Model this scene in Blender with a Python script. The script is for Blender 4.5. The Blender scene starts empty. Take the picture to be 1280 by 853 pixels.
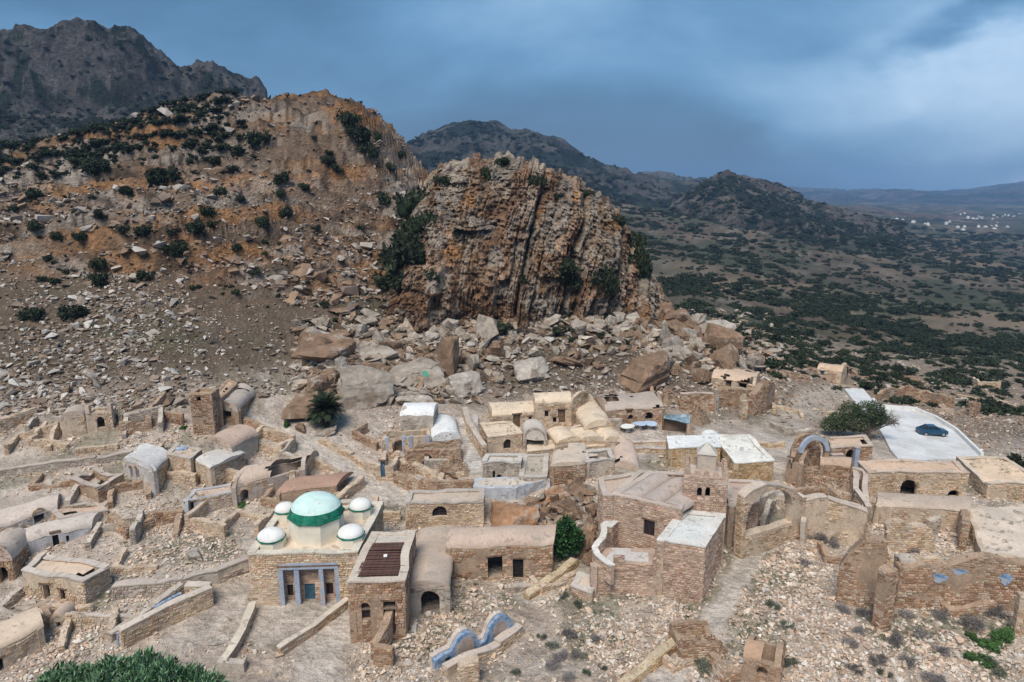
import bpy, bmesh, math, random
import numpy as np
from mathutils import Vector, Matrix

SC = bpy.context.scene
COL = SC.collection
random.seed(7)
RNG = np.random.default_rng(7)

# ------------------------------------------------------------------ camera
H = 34.0
PITCH = math.radians(11.8)
F = 865.0
cp, sp = math.cos(PITCH), math.sin(PITCH)
cam = bpy.data.objects.new('camera', bpy.data.cameras.new('camera'))
COL.objects.link(cam)
cam.location = (0, 0, H)
cam.rotation_euler = (math.radians(90) - PITCH, 0, 0)
cam.data.sensor_width = 36
cam.data.lens = 36 * F / 1280
cam.data.clip_start = 0.5
cam.data.clip_end = 30000
SC.camera = cam

# ------------------------------------------------------------------ light
SUN_EL, SUN_AZ = math.radians(56), math.radians(-22)      # sun behind the camera, to the left
w = bpy.data.worlds.new('World'); SC.world = w; w.use_nodes = True
wt = w.node_tree; wt.nodes.clear()
def wn(t, **k):
    n = wt.nodes.new(t)
    for a, b in k.items(): setattr(n, a, b)
    return n
wl = wt.links.new
w_out = wn('ShaderNodeOutputWorld'); w_bg = wn('ShaderNodeBackground')
sky = wn('ShaderNodeTexSky', sky_type='NISHITA', sun_disc=False)
sky.sun_elevation = SUN_EL; sky.sun_rotation = math.pi + SUN_AZ
tc = wn('ShaderNodeTexCoord')
mp = wn('ShaderNodeMapping'); mp.inputs['Scale'].default_value = (1.0, 1.0, 2.1); mp.inputs['Location'].default_value = (3.3, 0.4, 0.2)
wl(tc.outputs['Generated'], mp.inputs['Vector'])
n1 = wn('ShaderNodeTexNoise'); n1.inputs['Scale'].default_value = 1.5; n1.inputs['Detail'].default_value = 7; n1.inputs['Roughness'].default_value = .54
n1.inputs['Distortion'].default_value = .35
wl(mp.outputs[0], n1.inputs['Vector'])
# the cloud deck thins towards the east (right of the view), darker bank to the west
sx = wn('ShaderNodeSeparateXYZ'); wl(tc.outputs['Generated'], sx.inputs[0])
def wmath(op, a, b=None):
    n = wn('ShaderNodeMath', operation=op)
    for i, q in enumerate((a, b)):
        if q is None: continue
        if isinstance(q, (int, float)): n.inputs[i].default_value = q
        else: wl(q, n.inputs[i])
    return n.outputs[0]
nd = wn('ShaderNodeTexNoise'); nd.inputs['Scale'].default_value = 2.6; nd.inputs['Detail'].default_value = 6; nd.inputs['Roughness'].default_value = .52
wl(mp.outputs[0], nd.inputs['Vector'])
ofs = wn('ShaderNodeVectorMath', operation='SUBTRACT'); wl(nd.outputs['Color'], ofs.inputs[0]); ofs.inputs[1].default_value = (.5, .5, .5)
ofm = wn('ShaderNodeVectorMath', operation='MULTIPLY'); wl(ofs.outputs[0], ofm.inputs[0]); ofm.inputs[1].default_value = (.42, .42, .26)
dir_ = wn('ShaderNodeVectorMath', operation='ADD'); wl(tc.outputs['Generated'], dir_.inputs[0]); wl(ofm.outputs[0], dir_.inputs[1])
def cloud(u, v, rx, rz, amt):
    """soft bank of cloud (amt > 0 thin and bright, < 0 thick and dark) in the direction of picture point u, v"""
    cx_, cy_ = (u - 640) / F, (426.5 - v) / F
    q = Vector((cx_, cp + cy_ * sp, -sp + cy_ * cp)).normalized()
    a = wn('ShaderNodeVectorMath', operation='SUBTRACT'); wl(dir_.outputs[0], a.inputs[0]); a.inputs[1].default_value = q
    b = wn('ShaderNodeVectorMath', operation='MULTIPLY'); wl(a.outputs[0], b.inputs[0]); b.inputs[1].default_value = (1 / rx, 1 / rx, 1 / rz)
    l = wn('ShaderNodeVectorMath', operation='LENGTH'); wl(b.outputs[0], l.inputs[0])
    m_ = wn('ShaderNodeMapRange', interpolation_type='SMOOTHERSTEP'); wl(l.outputs['Value'], m_.inputs[0]); m_.inputs[1].default_value = 0; m_.inputs[2].default_value = 1; m_.inputs[3].default_value = amt; m_.inputs[4].default_value = 0
    return m_.outputs[0]
d2 = wmath('MULTIPLY_ADD', n1.outputs['Fac'], .95); wt.nodes[-1].inputs[2].default_value = -.04
for cl in ((1240, 125, .38, .15, .22), (800, 10, .48, .20, .17), (1030, 95, .30, .09, .12), (420, 60, .30, .08, .07), (1215, 40, .12, .045, -.26), (940, 190, .34, .07, -.08), (1180, 222, .35, .022, .16), (250, 60, .55, .12, -.05), (60, 30, .25, .10, .09), (560, 150, .35, .12, -.06)):
    d2 = wmath('ADD', d2, cloud(*cl))
rp = wn('ShaderNodeValToRGB'); wl(d2, rp.inputs[0])
cr = rp.color_ramp
cr.elements[0].position = .25; cr.elements[0].color = (.020, .058, .112, 1)
cr.elements[1].position = .80; cr.elements[1].color = (.36, .46, .58, 1)
e = cr.elements.new(.40); e.color = (.036, .100, .180, 1)
e = cr.elements.new(.52); e.color = (.074, .170, .290, 1)
e = cr.elements.new(.66); e.color = (.175, .29, .42, 1)
# a little of the clear sky shows through the deck
sk = wn('ShaderNodeMixRGB', blend_type='MIX'); sk.inputs[0].default_value = .06
gn_ = wn('ShaderNodeVectorMath', operation='SCALE'); gn_.inputs['Scale'].default_value = 5.0; wl(rp.outputs[0], gn_.inputs[0]); wl(gn_.outputs[0], sk.inputs[1]); wl(sky.outputs[0], sk.inputs[2])
wl(sk.outputs[0], w_bg.inputs['Color'])
w_bg.inputs['Strength'].default_value = 0.13
wl(w_bg.outputs[0], w_out.inputs['Surface'])

sun = bpy.data.objects.new('sun', bpy.data.lights.new('sun', 'SUN')); COL.objects.link(sun)
sun.data.energy = 1.5; sun.data.angle = math.radians(34); sun.data.color = (1.0, .92, .82)
# direction the light comes from
sd = Vector((math.sin(SUN_AZ) * math.cos(SUN_EL), -math.cos(SUN_AZ) * math.cos(SUN_EL), math.sin(SUN_EL)))
sun.rotation_euler = sd.to_track_quat('Z', 'Y').to_euler()
SC.view_settings.view_transform = 'Standard'; SC.view_settings.look = 'None'
SC.view_settings.exposure = 1.45; SC.view_settings.gamma = 1
SC.cycles.max_bounces = 4; SC.cycles.diffuse_bounces = 3; SC.cycles.glossy_bounces = 1
SC.cycles.transmission_bounces = 2; SC.cycles.volume_bounces = 0; SC.cycles.transparent_max_bounces = 6
SC.cycles.use_denoising = True

# ------------------------------------------------------------------ noise
def _h(ix, iy, iz, seed):
    n = (ix.astype(np.int64) * 374761393 + iy.astype(np.int64) * 668265263 + iz.astype(np.int64) * 2147483647 + seed * 974634777) & 0xffffffff
    n = ((n ^ (n >> 13)) * 1274126177) & 0xffffffff
    n = ((n ^ (n >> 16)) * 2246822519) & 0xffffffff
    return ((n ^ (n >> 15)) & 0xffffff) / float(0xffffff)
def vn(x, y, z=None, seed=0):
    x = np.asarray(x, float); y = np.asarray(y, float)
    z = np.zeros_like(x) if z is None else np.asarray(z, float)
    fx, fy, fz = np.floor(x), np.floor(y), np.floor(z)
    tx, ty, tz = x - fx, y - fy, z - fz
    tx = tx * tx * (3 - 2 * tx); ty = ty * ty * (3 - 2 * ty); tz = tz * tz * (3 - 2 * tz)
    r = 0
    for dx in (0, 1):
        wx = tx if dx else 1 - tx
        for dy in (0, 1):
            wy = ty if dy else 1 - ty
            for dz in (0, 1):
                wz = tz if dz else 1 - tz
                r = r + wx * wy * wz * _h(fx + dx, fy + dy, fz + dz, seed)
    return r * 2 - 1
def fbm(x, y, z=None, oct=4, seed=0, gain=.5, ridged=False):
    s = 0; a = 1; t = 0
    for o in range(oct):
        k = 2.03 ** o
        v = vn(np.asarray(x) * k + o * 7.1, np.asarray(y) * k - o * 3.3, None if z is None else np.asarray(z) * k + o * 1.7, seed + o)
        if ridged: v = 1 - 2 * np.abs(v)
        s = s + a * v; t += a; a *= gain
    return s / t
def sstep(a, b, x):
    t = np.clip((x - a) / (b - a), 0, 1); return t * t * (3 - 2 * t)
def lin(c):      # sRGB 0-255 -> linear
    c = np.asarray(c, float) / 255.
    return np.where(c <= .04045, c / 12.92, ((c + .055) / 1.055) ** 2.4)

# ------------------------------------------------------------------ mesh helpers
def mesh_np(name, V, Fq, mats=(), col=None, smooth=False, Ft=None):
    """mesh from arrays: V (n,3); Fq (m,4) quads; Ft (k,3) triangles; col per vertex (n,3)"""
    V = np.ascontiguousarray(V, np.float32)
    m = bpy.data.meshes.new(name)
    nq = 0 if Fq is None else len(Fq); nt = 0 if Ft is None else len(Ft)
    m.vertices.add(len(V)); m.vertices.foreach_set('co', V.ravel())
    loops = []
    if nq: loops.append(np.asarray(Fq, np.int32).ravel())
    if nt: loops.append(np.asarray(Ft, np.int32).ravel())
    lp = np.concatenate(loops)
    m.loops.add(len(lp)); m.loops.foreach_set('vertex_index', lp)
    m.polygons.add(nq + nt)
    ls = np.concatenate([np.arange(nq, dtype=np.int32) * 4, nq * 4 + np.arange(nt, dtype=np.int32) * 3])
    m.polygons.foreach_set('loop_start', ls)
    m.polygons.foreach_set('use_smooth', np.full(nq + nt, smooth, bool))
    if col is not None:
        a = m.attributes.new('col', 'FLOAT_COLOR', 'POINT')
        c = np.ones((len(V), 4), np.float32); c[:, :3] = col
        a.data.foreach_set('color', c.ravel())
    m.update(calc_edges=True); m.validate(verbose=False)
    for x in mats: m.materials.append(x)
    return m
def grid_faces(nr, nc):
    i = np.arange(nr - 1)[:, None] * nc + np.arange(nc - 1)[None, :]
    return np.stack([i, i + 1, i + nc + 1, i + nc], -1).reshape(-1, 4)
def link(name, me, parent=None, loc=None, label=None, cat=None, group=None, kind=None):
    o = bpy.data.objects.new(name, me); COL.objects.link(o)
    if parent is not None: o.parent = parent
    if loc is not None: o.location = loc
    if label: o['label'] = label
    if cat: o['category'] = cat
    if group: o['group'] = group
    if kind: o['kind'] = kind
    return o
def thing(name, label, cat, loc=(0, 0, 0), group=None):
    return link(name, None, None, loc, label, cat, group, 'thing')

# ------------------------------------------------------------------ materials
MATS = {}
def rock_mat(name, base=None, attr=False, nscale=1.2, dark=.55, light=1.25, fine=9, bump=.5, bdist=.15, rough=.9, spot=None, strata=None, hue=None, vor=0, fc=.32):
    """procedural stone/earth/plaster: base colour (or the 'col' attribute) broken by two noises, optional blotches and strata"""
    m = bpy.data.materials.new(name); m.use_nodes = True; nt = m.node_tree; N = nt.nodes; L = nt.links.new
    b = N['Principled BSDF']; b.inputs['Roughness'].default_value = rough
    b.inputs['Specular IOR Level'].default_value = .15
    tc = N.new('ShaderNodeTexCoord'); co = tc.outputs['Object']
    if attr:
        at = N.new('ShaderNodeAttribute'); at.attribute_name = 'col'; c0 = at.outputs['Color']
    else:
        rg = N.new('ShaderNodeRGB'); rg.outputs[0].default_value = (*base, 1); c0 = rg.outputs[0]
    def noise(s, d=4, r=.6, vec=None):
        n = N.new('ShaderNodeTexNoise'); n.inputs['Scale'].default_value = s; n.inputs['Detail'].default_value = d; n.inputs['Roughness'].default_value = r
        L(vec or co, n.inputs['Vector']); return n.outputs['Fac']
    def rng(f, a, bb, lo=.3, hi=.7):
        n = N.new('ShaderNodeMapRange'); L(f, n.inputs[0]); n.inputs[1].default_value = lo; n.inputs[2].default_value = hi
        n.inputs[3].default_value = a; n.inputs[4].default_value = bb; return n.outputs[0]
    def mul(c, f):
        n = N.new('ShaderNodeVectorMath'); n.operation = 'SCALE'; L(c, n.inputs[0]); L(f, n.inputs['Scale']); return n.outputs[0]
    def mix(f, a, c):
        n = N.new('ShaderNodeMixRGB'); L(f, n.inputs[0]); L(a, n.inputs[1])
        if isinstance(c, tuple): n.inputs[2].default_value = (*c, 1)
        else: L(c, n.inputs[2])
        return n.outputs[0]
    f1 = noise(nscale); f2 = noise(fine, 6, .7)
    c = mul(c0, rng(f1, dark, light)); c = mul(c, rng(f2, 1 - fc, 1 + fc))
    if hue:                       # drift of hue in broad patches
        c = mix(rng(noise(nscale * .35, 3), 0, .75, .45, .62), c, hue)
    if strata:
        mpn = N.new('ShaderNodeMapping'); mpn.inputs['Scale'].default_value = strata[0]; mpn.inputs['Rotation'].default_value = strata[2] if len(strata) > 2 else (0, 0, 0)
        L(co, mpn.inputs[0]); fs = noise(1, 5, .65, mpn.outputs[0])
        c = mix(rng(fs, 0, .8, .5, .62), c, strata[1]); 
    if spot:
        for (s, colr, lo, amt) in spot:
            c = mix(rng(noise(s, 5, .65), 0, amt, lo, lo + .06), c, colr)
    L(c, b.inputs['Base Color'])
    bp = N.new('ShaderNodeBump'); bp.inputs['Strength'].default_value = bump; bp.inputs['Distance'].default_value = bdist
    hsum = f2
    ad = N.new('ShaderNodeMath'); ad.operation = 'MULTIPLY_ADD'; L(f1, ad.inputs[0]); ad.inputs[1].default_value = 1.5; L(f2, ad.inputs[2]); hsum = ad.outputs[0]
    if vor:
        v = N.new('ShaderNodeTexVoronoi'); v.inputs['Scale'].default_value = vor; L(co, v.inputs['Vector'])
        a2 = N.new('ShaderNodeMath'); a2.operation = 'ADD'; L(hsum, a2.inputs[0]); L(v.outputs['Distance'], a2.inputs[1]); hsum = a2.outputs[0]
    if strata:
        a3 = N.new('ShaderNodeMath'); a3.operation = 'MULTIPLY_ADD'; L(fs, a3.inputs[0]); a3.inputs[1].default_value = 2.; L(hsum, a3.inputs[2]); hsum = a3.outputs[0]
    L(hsum, bp.inputs['Height']); L(bp.outputs[0], b.inputs['Normal'])
    MATS[name] = m
    return m
def plain_mat(name, base, rough=.6, metal=0, nscale=6, var=.2, bump=.1, spec=.3):
    m = rock_mat(name, base, nscale=nscale, dark=1 - var, light=1 + var, fc=var * .5, fine=nscale * 5, bump=bump, bdist=.02, rough=rough)
    b = m.node_tree.nodes['Principled BSDF']; b.inputs['Metallic'].default_value = metal; b.inputs['Specular IOR Level'].default_value = spec
    return m

# ------------------------------------------------------------------ terrain shape
def tan_v(v): return math.tan(PITCH + math.atan((v - 426.5) / F))
def a_of(u, D, z):
    """x/D of the line of sight of picture column u at depth D, height z"""
    t = (H - z) / D; th = math.atan(t) - PITCH
    cy = -math.tan(th)
    return (u - 640) / F / (cp + cy * sp)
RINGS = [
 (14, [(-200, -5), (640, -4), (1400, -4)]),
 (30, [(-200, -4), (640, -3), (1400, -3)]),
 (42, [(-200, -3), (320, -2.2), (640, -1.8), (900, -1.5), (1400, -1)]),
 (55, [(-200, -2.2), (0, -1.5), (300, -.8), (640, -1.2), (760, -.6), (900, -.2), (1100, .4), (1280, .2), (1500, 0)]),
 (65, [(-200, 1.2), (0, 1.0), (300, .2), (450, 0), (640, -.2), (720, .6), (850, .8), (1100, .6), (1280, .2), (1500, 0)]),
 (78, [(-200, 6), (0, 5), (200, 4.5), (350, 3), (500, 1.8), (640, 1.8), (800, 1.8), (1000, 1.2), (1150, .2), (1280, -.6), (1500, -1)]),
 (90, [(-200, 11), (0, 10), (200, 9), (350, 6.2), (500, 3.8), (640, 2.8), (800, 2.5), (1000, 1.2), (1150, -1), (1280, -1.8), (1500, -3)]),
 (104, [(-200, 18), (0, 17), (200, 15.5), (350, 11.5), (500, 7), (640, 4.6), (800, 3.6), (950, 1.8), (1100, -1.2), (1165, -2), (1280, -3), (1500, -5)]),
 (118, [(-200, 24), (0, 23), (200, 22), (350, 17.5), (500, 12), (640, 10), (800, 8.5), (880, 6), (1000, 1.8), (1100, -2), (1280, -5), (1500, -9)]),
 (135, [(-200, 30), (0, 30), (200, 30), (350, 26), (480, 19), (560, 15), (640, 14), (800, 12), (860, 9), (950, 3.5), (1050, -1), (1150, -4.5), (1280, -8), (1500, -14)]),
 (160, [(-200, 36), (0, 36.5), (100, 37.5), (200, 38.5), (350, 37.5), (440, 34), (520, 26), (580, 17), (640, 14), (800, 8), (900, 3.5), (1000, -2.5), (1150, -9), (1280, -12), (1500, -20)]),
 (190, [(-200, 42), (0, 43), (100, 47), (200, 52), (300, 55.5), (410, 58), (460, 54.5), (505, 44), (535, 32), (570, 18), (640, 5), (800, 0), (900, -3), (1000, -7.5), (1150, -12.5), (1280, -16), (1500, -26)]),
 (215, [(-200, 44), (0, 46), (100, 50), (200, 57), (265, 62), (310, 59.5), (350, 60), (410, 61), (470, 57), (520, 46), (555, 30), (600, 8), (640, 0), (800, -5), (900, -8), (1000, -12), (1150, -17), (1280, -20), (1500, -32)]),
 (250, [(-200, 44), (0, 46), (200, 55), (300, 57), (410, 57), (470, 51), (520, 38), (560, 15), (640, -5), (800, -9), (900, -11), (1000, -15), (1150, -21), (1280, -24), (1500, -38)]),
 (350, [(-200, 40), (300, 44), (470, 20), (560, -5), (800, -12), (900, -13), (1000, -20), (1150, -28), (1280, -32), (1500, -48)]),
 (600, [(-200, 50), (300, 50), (560, 0), (800, -4), (900, -10), (1000, -20), (1150, -36), (1280, -45), (1500, -60)]),
 (1000, [(-200, 60), (560, 60), (800, 16), (900, 6), (1000, -6), (1150, -38), (1280, -50), (1500, -60)]),
 (1800, [(-200, 60), (560, 60), (800, 30), (900, 18), (1000, 4), (1150, -34), (1280, -48), (1500, -55)]),
 (3500, [(-200, 0), (640, 0), (1000, -4), (1280, -40), (1500, -50)]),
 (6500, [(-200, 0), (1500, 0)]),
 (16000, [(-200, 0), (1500, 0)]),
]
_LD = np.log([r[0] for r in RINGS])
_A = np.linspace(-1.0, 1.15, 173)
_T = np.zeros((len(RINGS), len(_A)))
for i, (D, pts) in enumerate(RINGS):
    aa = [a_of(u, D, z) for u, z in pts]
    _T[i] = np.interp(_A, aa, [z for u, z in pts])
k = np.array([1, 3, 5, 3, 1.]); k /= k.sum()
for i in range(len(RINGS)):
    _T[i] = np.convolve(np.pad(_T[i], 2, 'edge'), k, 'valid')
# dense in depth with monotone cubic interpolation
_LDd = np.linspace(_LD[0], _LD[-1], 500)
def _pchip(x, y, xx):
    h = np.diff(x)[:, None]; d = np.diff(y, axis=0) / h
    m = np.zeros_like(y)
    same = (d[:-1] * d[1:]) > 0
    w1 = 2 * h[1:] + h[:-1]; w2 = h[1:] + 2 * h[:-1]
    with np.errstate(divide='ignore', invalid='ignore'):
        hm = (w1 + w2) / (w1 / d[:-1] + w2 / d[1:])
    m[1:-1] = np.where(same, hm, 0); m[0] = d[0]; m[-1] = d[-1]
    i = np.clip(np.searchsorted(x, xx) - 1, 0, len(x) - 2)
    t = ((xx - x[i]) / (x[i + 1] - x[i]))[:, None]; hh = (x[i + 1] - x[i])[:, None]
    return (2 * t**3 - 3 * t**2 + 1) * y[i] + (t**3 - 2 * t**2 + t) * hh * m[i] + (-2 * t**3 + 3 * t**2) * y[i + 1] + (t**3 - t**2) * hh * m[i + 1]
_TD = _pchip(_LD, _T, _LDd)
def hb(x, y):
    """smooth ground height"""
    x = np.asarray(x, float); y = np.maximum(np.asarray(y, float), 14.0)
    a = np.clip(x / y, _A[0], _A[-1] - 1e-6); l = np.clip(np.log(y), _LDd[0], _LDd[-1] - 1e-6)
    fa = (a - _A[0]) / (_A[1] - _A[0]); fl = (l - _LDd[0]) / (_LDd[1] - _LDd[0])
    ia = fa.astype(int); il = fl.astype(int); ta = fa - ia; tl = fl - il
    ia1 = np.minimum(ia + 1, len(_A) - 1); il1 = np.minimum(il + 1, len(_LDd) - 1)
    return (_TD[il, ia] * (1 - tl) * (1 - ta) + _TD[il1, ia] * tl * (1 - ta) + _TD[il, ia1] * (1 - tl) * ta + _TD[il1, ia1] * tl * ta)
def hb1(x, y): return float(hb(np.array([x]), np.array([y]))[0])
def ray(u, v):
    cx = (u - 640) / F; cy = (426.5 - v) / F
    return np.array([cx, cp + cy * sp, -sp + cy * cp])
_S = np.exp(np.linspace(math.log(20), math.log(9000), 2500))
def G(u, v):
    """ground point seen at picture position (u, v)"""
    r = ray(u, v); r = r / r[1]
    x = r[0] * _S; z = H + r[2] * _S
    d = z - hb(x, _S)
    i = np.argmax(d < 0)
    if d[i] >= 0: i = len(_S) - 1
    t = d[i - 1] / (d[i - 1] - d[i]) if i > 0 else 0
    s = _S[i - 1] + (_S[i] - _S[i - 1]) * t
    return Vector((r[0] * s, s, hb1(r[0] * s, s)))
def PZ(u, v, z):
    """point at height z seen at (u, v)"""
    r = ray(u, v); t = (z - H) / r[2]
    return Vector((r[0] * t, r[1] * t, z))
def PD(u, v, D):
    r = ray(u, v); t = D / r[1]
    return Vector((r[0] * t, D, H + r[2] * t))
def ZT(u, vtop, vbase):
    """height of a point standing above ground point (u, vbase) and seen at row vtop"""
    g = G(u, vbase); return H - g.y * tan_v(vtop)
def px_of(x, y, z):
    X, Y, Z = x, y, z - H
    d = Y * cp - Z * sp; up = Y * sp + Z * cp
    return 640 + F * X / d, 426.5 - F * up / d
def pxsize(p): return F / (p[1] * cp - (p[2] - H) * sp)     # pixels per metre there

def G2(u, v):
    """like G, but against the ground with its ledges"""
    g = G(u, v); r_ = ray(u, v); r_ = r_ / r_[1]; S = np.linspace(g.y * .72, g.y * 1.25, 260)
    d = H + r_[2] * S - ht(r_[0] * S, S); i = int(np.argmax(d < 0))
    if d[i] >= 0 or i == 0: return g
    s_ = S[i]; return Vector((r_[0] * s_, s_, ht1(r_[0] * s_, s_)))
# ------------------------------------------------------------------ materials of the land
m_ground = rock_mat('ground_earth', attr=True, nscale=.5, dark=.72, light=1.28, fine=4.5, bump=.9, bdist=.35, vor=1.6)
m_mount = rock_mat('mountain_rock', attr=True, nscale=.03, dark=.5, light=1.45, fine=.30, bump=1, bdist=5, fc=.55)
m_crag = rock_mat('crag_rock', attr=True, nscale=.35, dark=.6, light=1.35, fine=2.6, bump=1, bdist=.5,
                  strata=((.7, .7, .5), (.085, .055, .04)),
                  spot=[(.30, (.30, .16, .065), .57, .6), (.8, (.34, .31, .27), .57, .7), (1.3, (.03, .024, .02), .60, .9)])

# ------------------------------------------------------------------ paths on the ground
def seg_dist(x, y, pts):
    d = np.full(x.shape, 1e9)
    for (ax, ay), (bx, by) in zip(pts[:-1], pts[1:]):
        dx, dy = bx - ax, by - ay
        t = np.clip(((x - ax) * dx + (y - ay) * dy) / (dx * dx + dy * dy), 0, 1)
        d = np.minimum(d, np.hypot(x - ax - t * dx, y - ay - t * dy))
    return d
def gp(*uv): return [tuple(G(u, v)[:2]) for u, v in uv]
PATHS = [(gp((285, 520), (345, 543), (395, 562), (435, 588), (470, 605), (520, 622)), 2.2, .9),
         (gp((470, 612), (450, 640)), 2.0, .7),
         (gp((962, 672), (935, 700), (915, 735), (893, 775), (865, 810), (830, 850), (800, 880)), 1.1, 1),
         (gp((950, 560), (985, 528), (1020, 498), (1060, 488)), 3.0, .6),
         (gp((430, 760), (405, 800), (395, 853)), 2.0, .9),
         (gp((820, 690), (760, 720), (700, 720), (660, 745)), 1.5, .6),
         (gp((345, 770), (400, 765)), 3.4, .6),
         (gp((700, 552), (800, 560)), 3.4, .8),
         (gp((330, 470), (345, 520)), 1.2, .35),
         (gp((240, 790), (285, 745)), 2.0, .45),
         (gp((1050, 450), (1180, 480), (1290, 520)), 3, .35),
         (gp((1000, 420), (1120, 450), (1290, 490)), 4, .3)]

def detail(x, y, z0):
    """fine relief added to the smooth ground; also returns masks"""
    a = x / y
    fade = sstep(20, 35, y)
    v = 0.28 * fbm(x * .22, y * .22, oct=4, seed=3) + .10 * fbm(x * 1.3, y * 1.3, oct=3, seed=9)
    # rocky hill on the left: bedding planes, gently arched
    hill = sstep(12, 20, z0) * sstep(104, 126, y) * sstep(.02, -.07, a) * sstep(330, 250, y)
    wob = 2.2 * fbm(x * .035, y * .035, oct=3, seed=21)
    s = z0 + wob + .0022 * (x + 40) ** 2 * .5
    st = 3.1
    q = s / st; fr = q - np.floor(q)
    ter = st * (np.floor(q) + sstep(.38, .72, fr)) - s
    q2 = (s + 1.3) / .95; fr2 = q2 - np.floor(q2)
    ter2 = .95 * (np.floor(q2) + sstep(.4, .7, fr2)) - (s + 1.3)
    crest = sstep(196, 208, y)
    patch = sstep(-.30, .15, fbm(x * .03, y * .03, oct=3, seed=33) + .35 * sstep(25, 45, z0))
    rib = fbm(x * .10, y * .10, oct=4, seed=41, ridged=True)
    hv = hill * ((.3 + .7 * patch) * (2.8 * ter + 1.7 * ter2) * (1 - .3 * crest) + (1 - .3 * crest) * 1.2 * rib + (1 - .2 * crest) * 1.2 * fbm(x * .5, y * .5, oct=4, seed=44) + .35 * fbm(x * 1.7, y * 1.7, oct=2, seed=46, ridged=True))
    # open country to the right and behind
    far = sstep(150, 260, y) * (1 - hill)
    fv = far * 1.6 * fbm(x * .045, y * .045, oct=4, seed=58, ridged=True) + far * (np.clip(y, 0, 2500) * .0045) * (fbm(x * .006, y * .006, oct=5, seed=55) + .6 * fbm(x * .02, y * .02, oct=4, seed=57, ridged=True))
    mid = sstep(100, 125, y) * (1 - hill) * (1 - far)
    mv = mid * (.7 * fbm(x * .12, y * .12, oct=4, seed=61) + .35 * fbm(x * .5, y * .5, oct=3, seed=62, ridged=True))
    pd = np.zeros_like(x)
    for pts, wd, st_ in PATHS:
        pd = np.maximum(pd, st_ * sstep(wd * 1.25, wd * .7, seg_dist(x, y, pts) + .5 * vn(x * .7, y * .7, seed=5)))
    z = z0 + (v * fade * (1 - .7 * pd) + hv + fv + mv)
    return z, hill, patch, ter, far, mid, pd

def ht(x, y):
    z0 = hb(x, y); return detail(x, y, z0)[0]
def ht1(x, y): return float(ht(np.array([float(x)]), np.array([float(y)]))[0])

# ------------------------------------------------------------------ the ground, one sheet out to the horizon
ac = np.concatenate([np.linspace(-3.2, -.93, 22)[:-1], np.linspace(-.93, .93, 490), np.linspace(.93, 3.2, 22)[1:]])
dc = np.concatenate([np.linspace(-60, 26, 12)[:-1], np.exp(np.linspace(math.log(26), math.log(118), 290)), np.exp(np.linspace(math.log(118), math.log(270), 235))[1:],
                     np.exp(np.linspace(math.log(270), math.log(15000), 110))[1:]])
DD, AA = np.meshgrid(dc, ac, indexing='ij')
Y = DD; X = AA * np.maximum(DD, 26) 
Z0 = hb(X, Y)
Z, hill, patch, ter, far, mid, pd = detail(X, np.maximum(Y, 14), Z0)
# slope for colour of ledges
gz = np.abs(np.gradient(Z, axis=0) / np.maximum(np.gradient(Y, axis=0), 1e-3))
n_a = fbm(X * .05, Y * .05, oct=4, seed=71); n_b = fbm(X * .6, Y * .6, oct=3, seed=72); n_c = fbm(X * .013, Y * .013, oct=4, seed=73)
def C(r, g, b): return np.array([r, g, b])[None, None, :]
def mixc(c, d, f): return c * (1 - f[..., None]) + d * f[..., None]
c = C(.53, .445, .375) * np.ones(X.shape + (1,))                                   # rubble earth of the village
c = mixc(c, C(.37, .285, .215), sstep(-.1, .35, n_a) * .55)
c = mixc(c, C(.62, .55, .47), sstep(.0, .4, n_b) * .5)
c = mixc(c, C(.13, .135, .07), sstep(.12, .4, fbm(X * .16, Y * .16, oct=3, seed=74)) * .45)      # thin grass
talus = np.maximum(sstep(88, 112, Y), sstep(6, 11, Z0)) * (1 - far)
c = mixc(c, mixc(C(.145, .108, .078) * np.ones_like(c), C(.085, .085, .050) * np.ones_like(c), sstep(0, .5, n_a) * .55), talus)
# rock of the left hill: ochre beds, pale weathered blocks, dark seams
s_co = Z0 + 1.2 * fbm(X * .05, Y * .05, oct=3, seed=80)
bed = fbm(s_co * .9, X * .02, oct=4, seed=81)
gz2 = np.abs(np.gradient(Z - Z0, axis=0) / np.maximum(np.gradient(Y, axis=0), 1e-3)) 
rk = sstep(.35, 1.1, gz2 + .5 * sstep(.1, .5, fbm(X * .09, Y * .09, Z * .1, oct=4, seed=84)))
hr = C(.135, .088, .056) * np.ones_like(c)
hr = mixc(hr, C(.070, .060, .040), sstep(-.1, .4, n_a) * .6)
rock = C(.20, .145, .105) * np.ones_like(c)
rock = mixc(rock, C(.33, .175, .080), sstep(-.05, .3, fbm(s_co * .35, X * .03, oct=4, seed=81)) * .85)
rock = mixc(rock, C(.36, .32, .28), sstep(-.08, .22, fbm(X * .08, Y * .08, Z * .25, oct=5, seed=82)) * .85)
rock = mixc(rock, C(.045, .034, .028), sstep(.22, .42, fbm(X * .35, Z * .8, oct=4, seed=83)) * .85)
hr = mixc(hr, rock, rk)
hr = mixc(hr, C(.040, .030, .024), sstep(.30, .5, fbm(s_co * 2.4, X * .05, oct=3, seed=90)) * .75 * sstep(.1, .5, rk))
hr = mixc(hr, hr * .8, sstep(34, 46, Z0) * .6)
c = mixc(c, hr * np.array([1.02, .99, .96]), hill)
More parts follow.
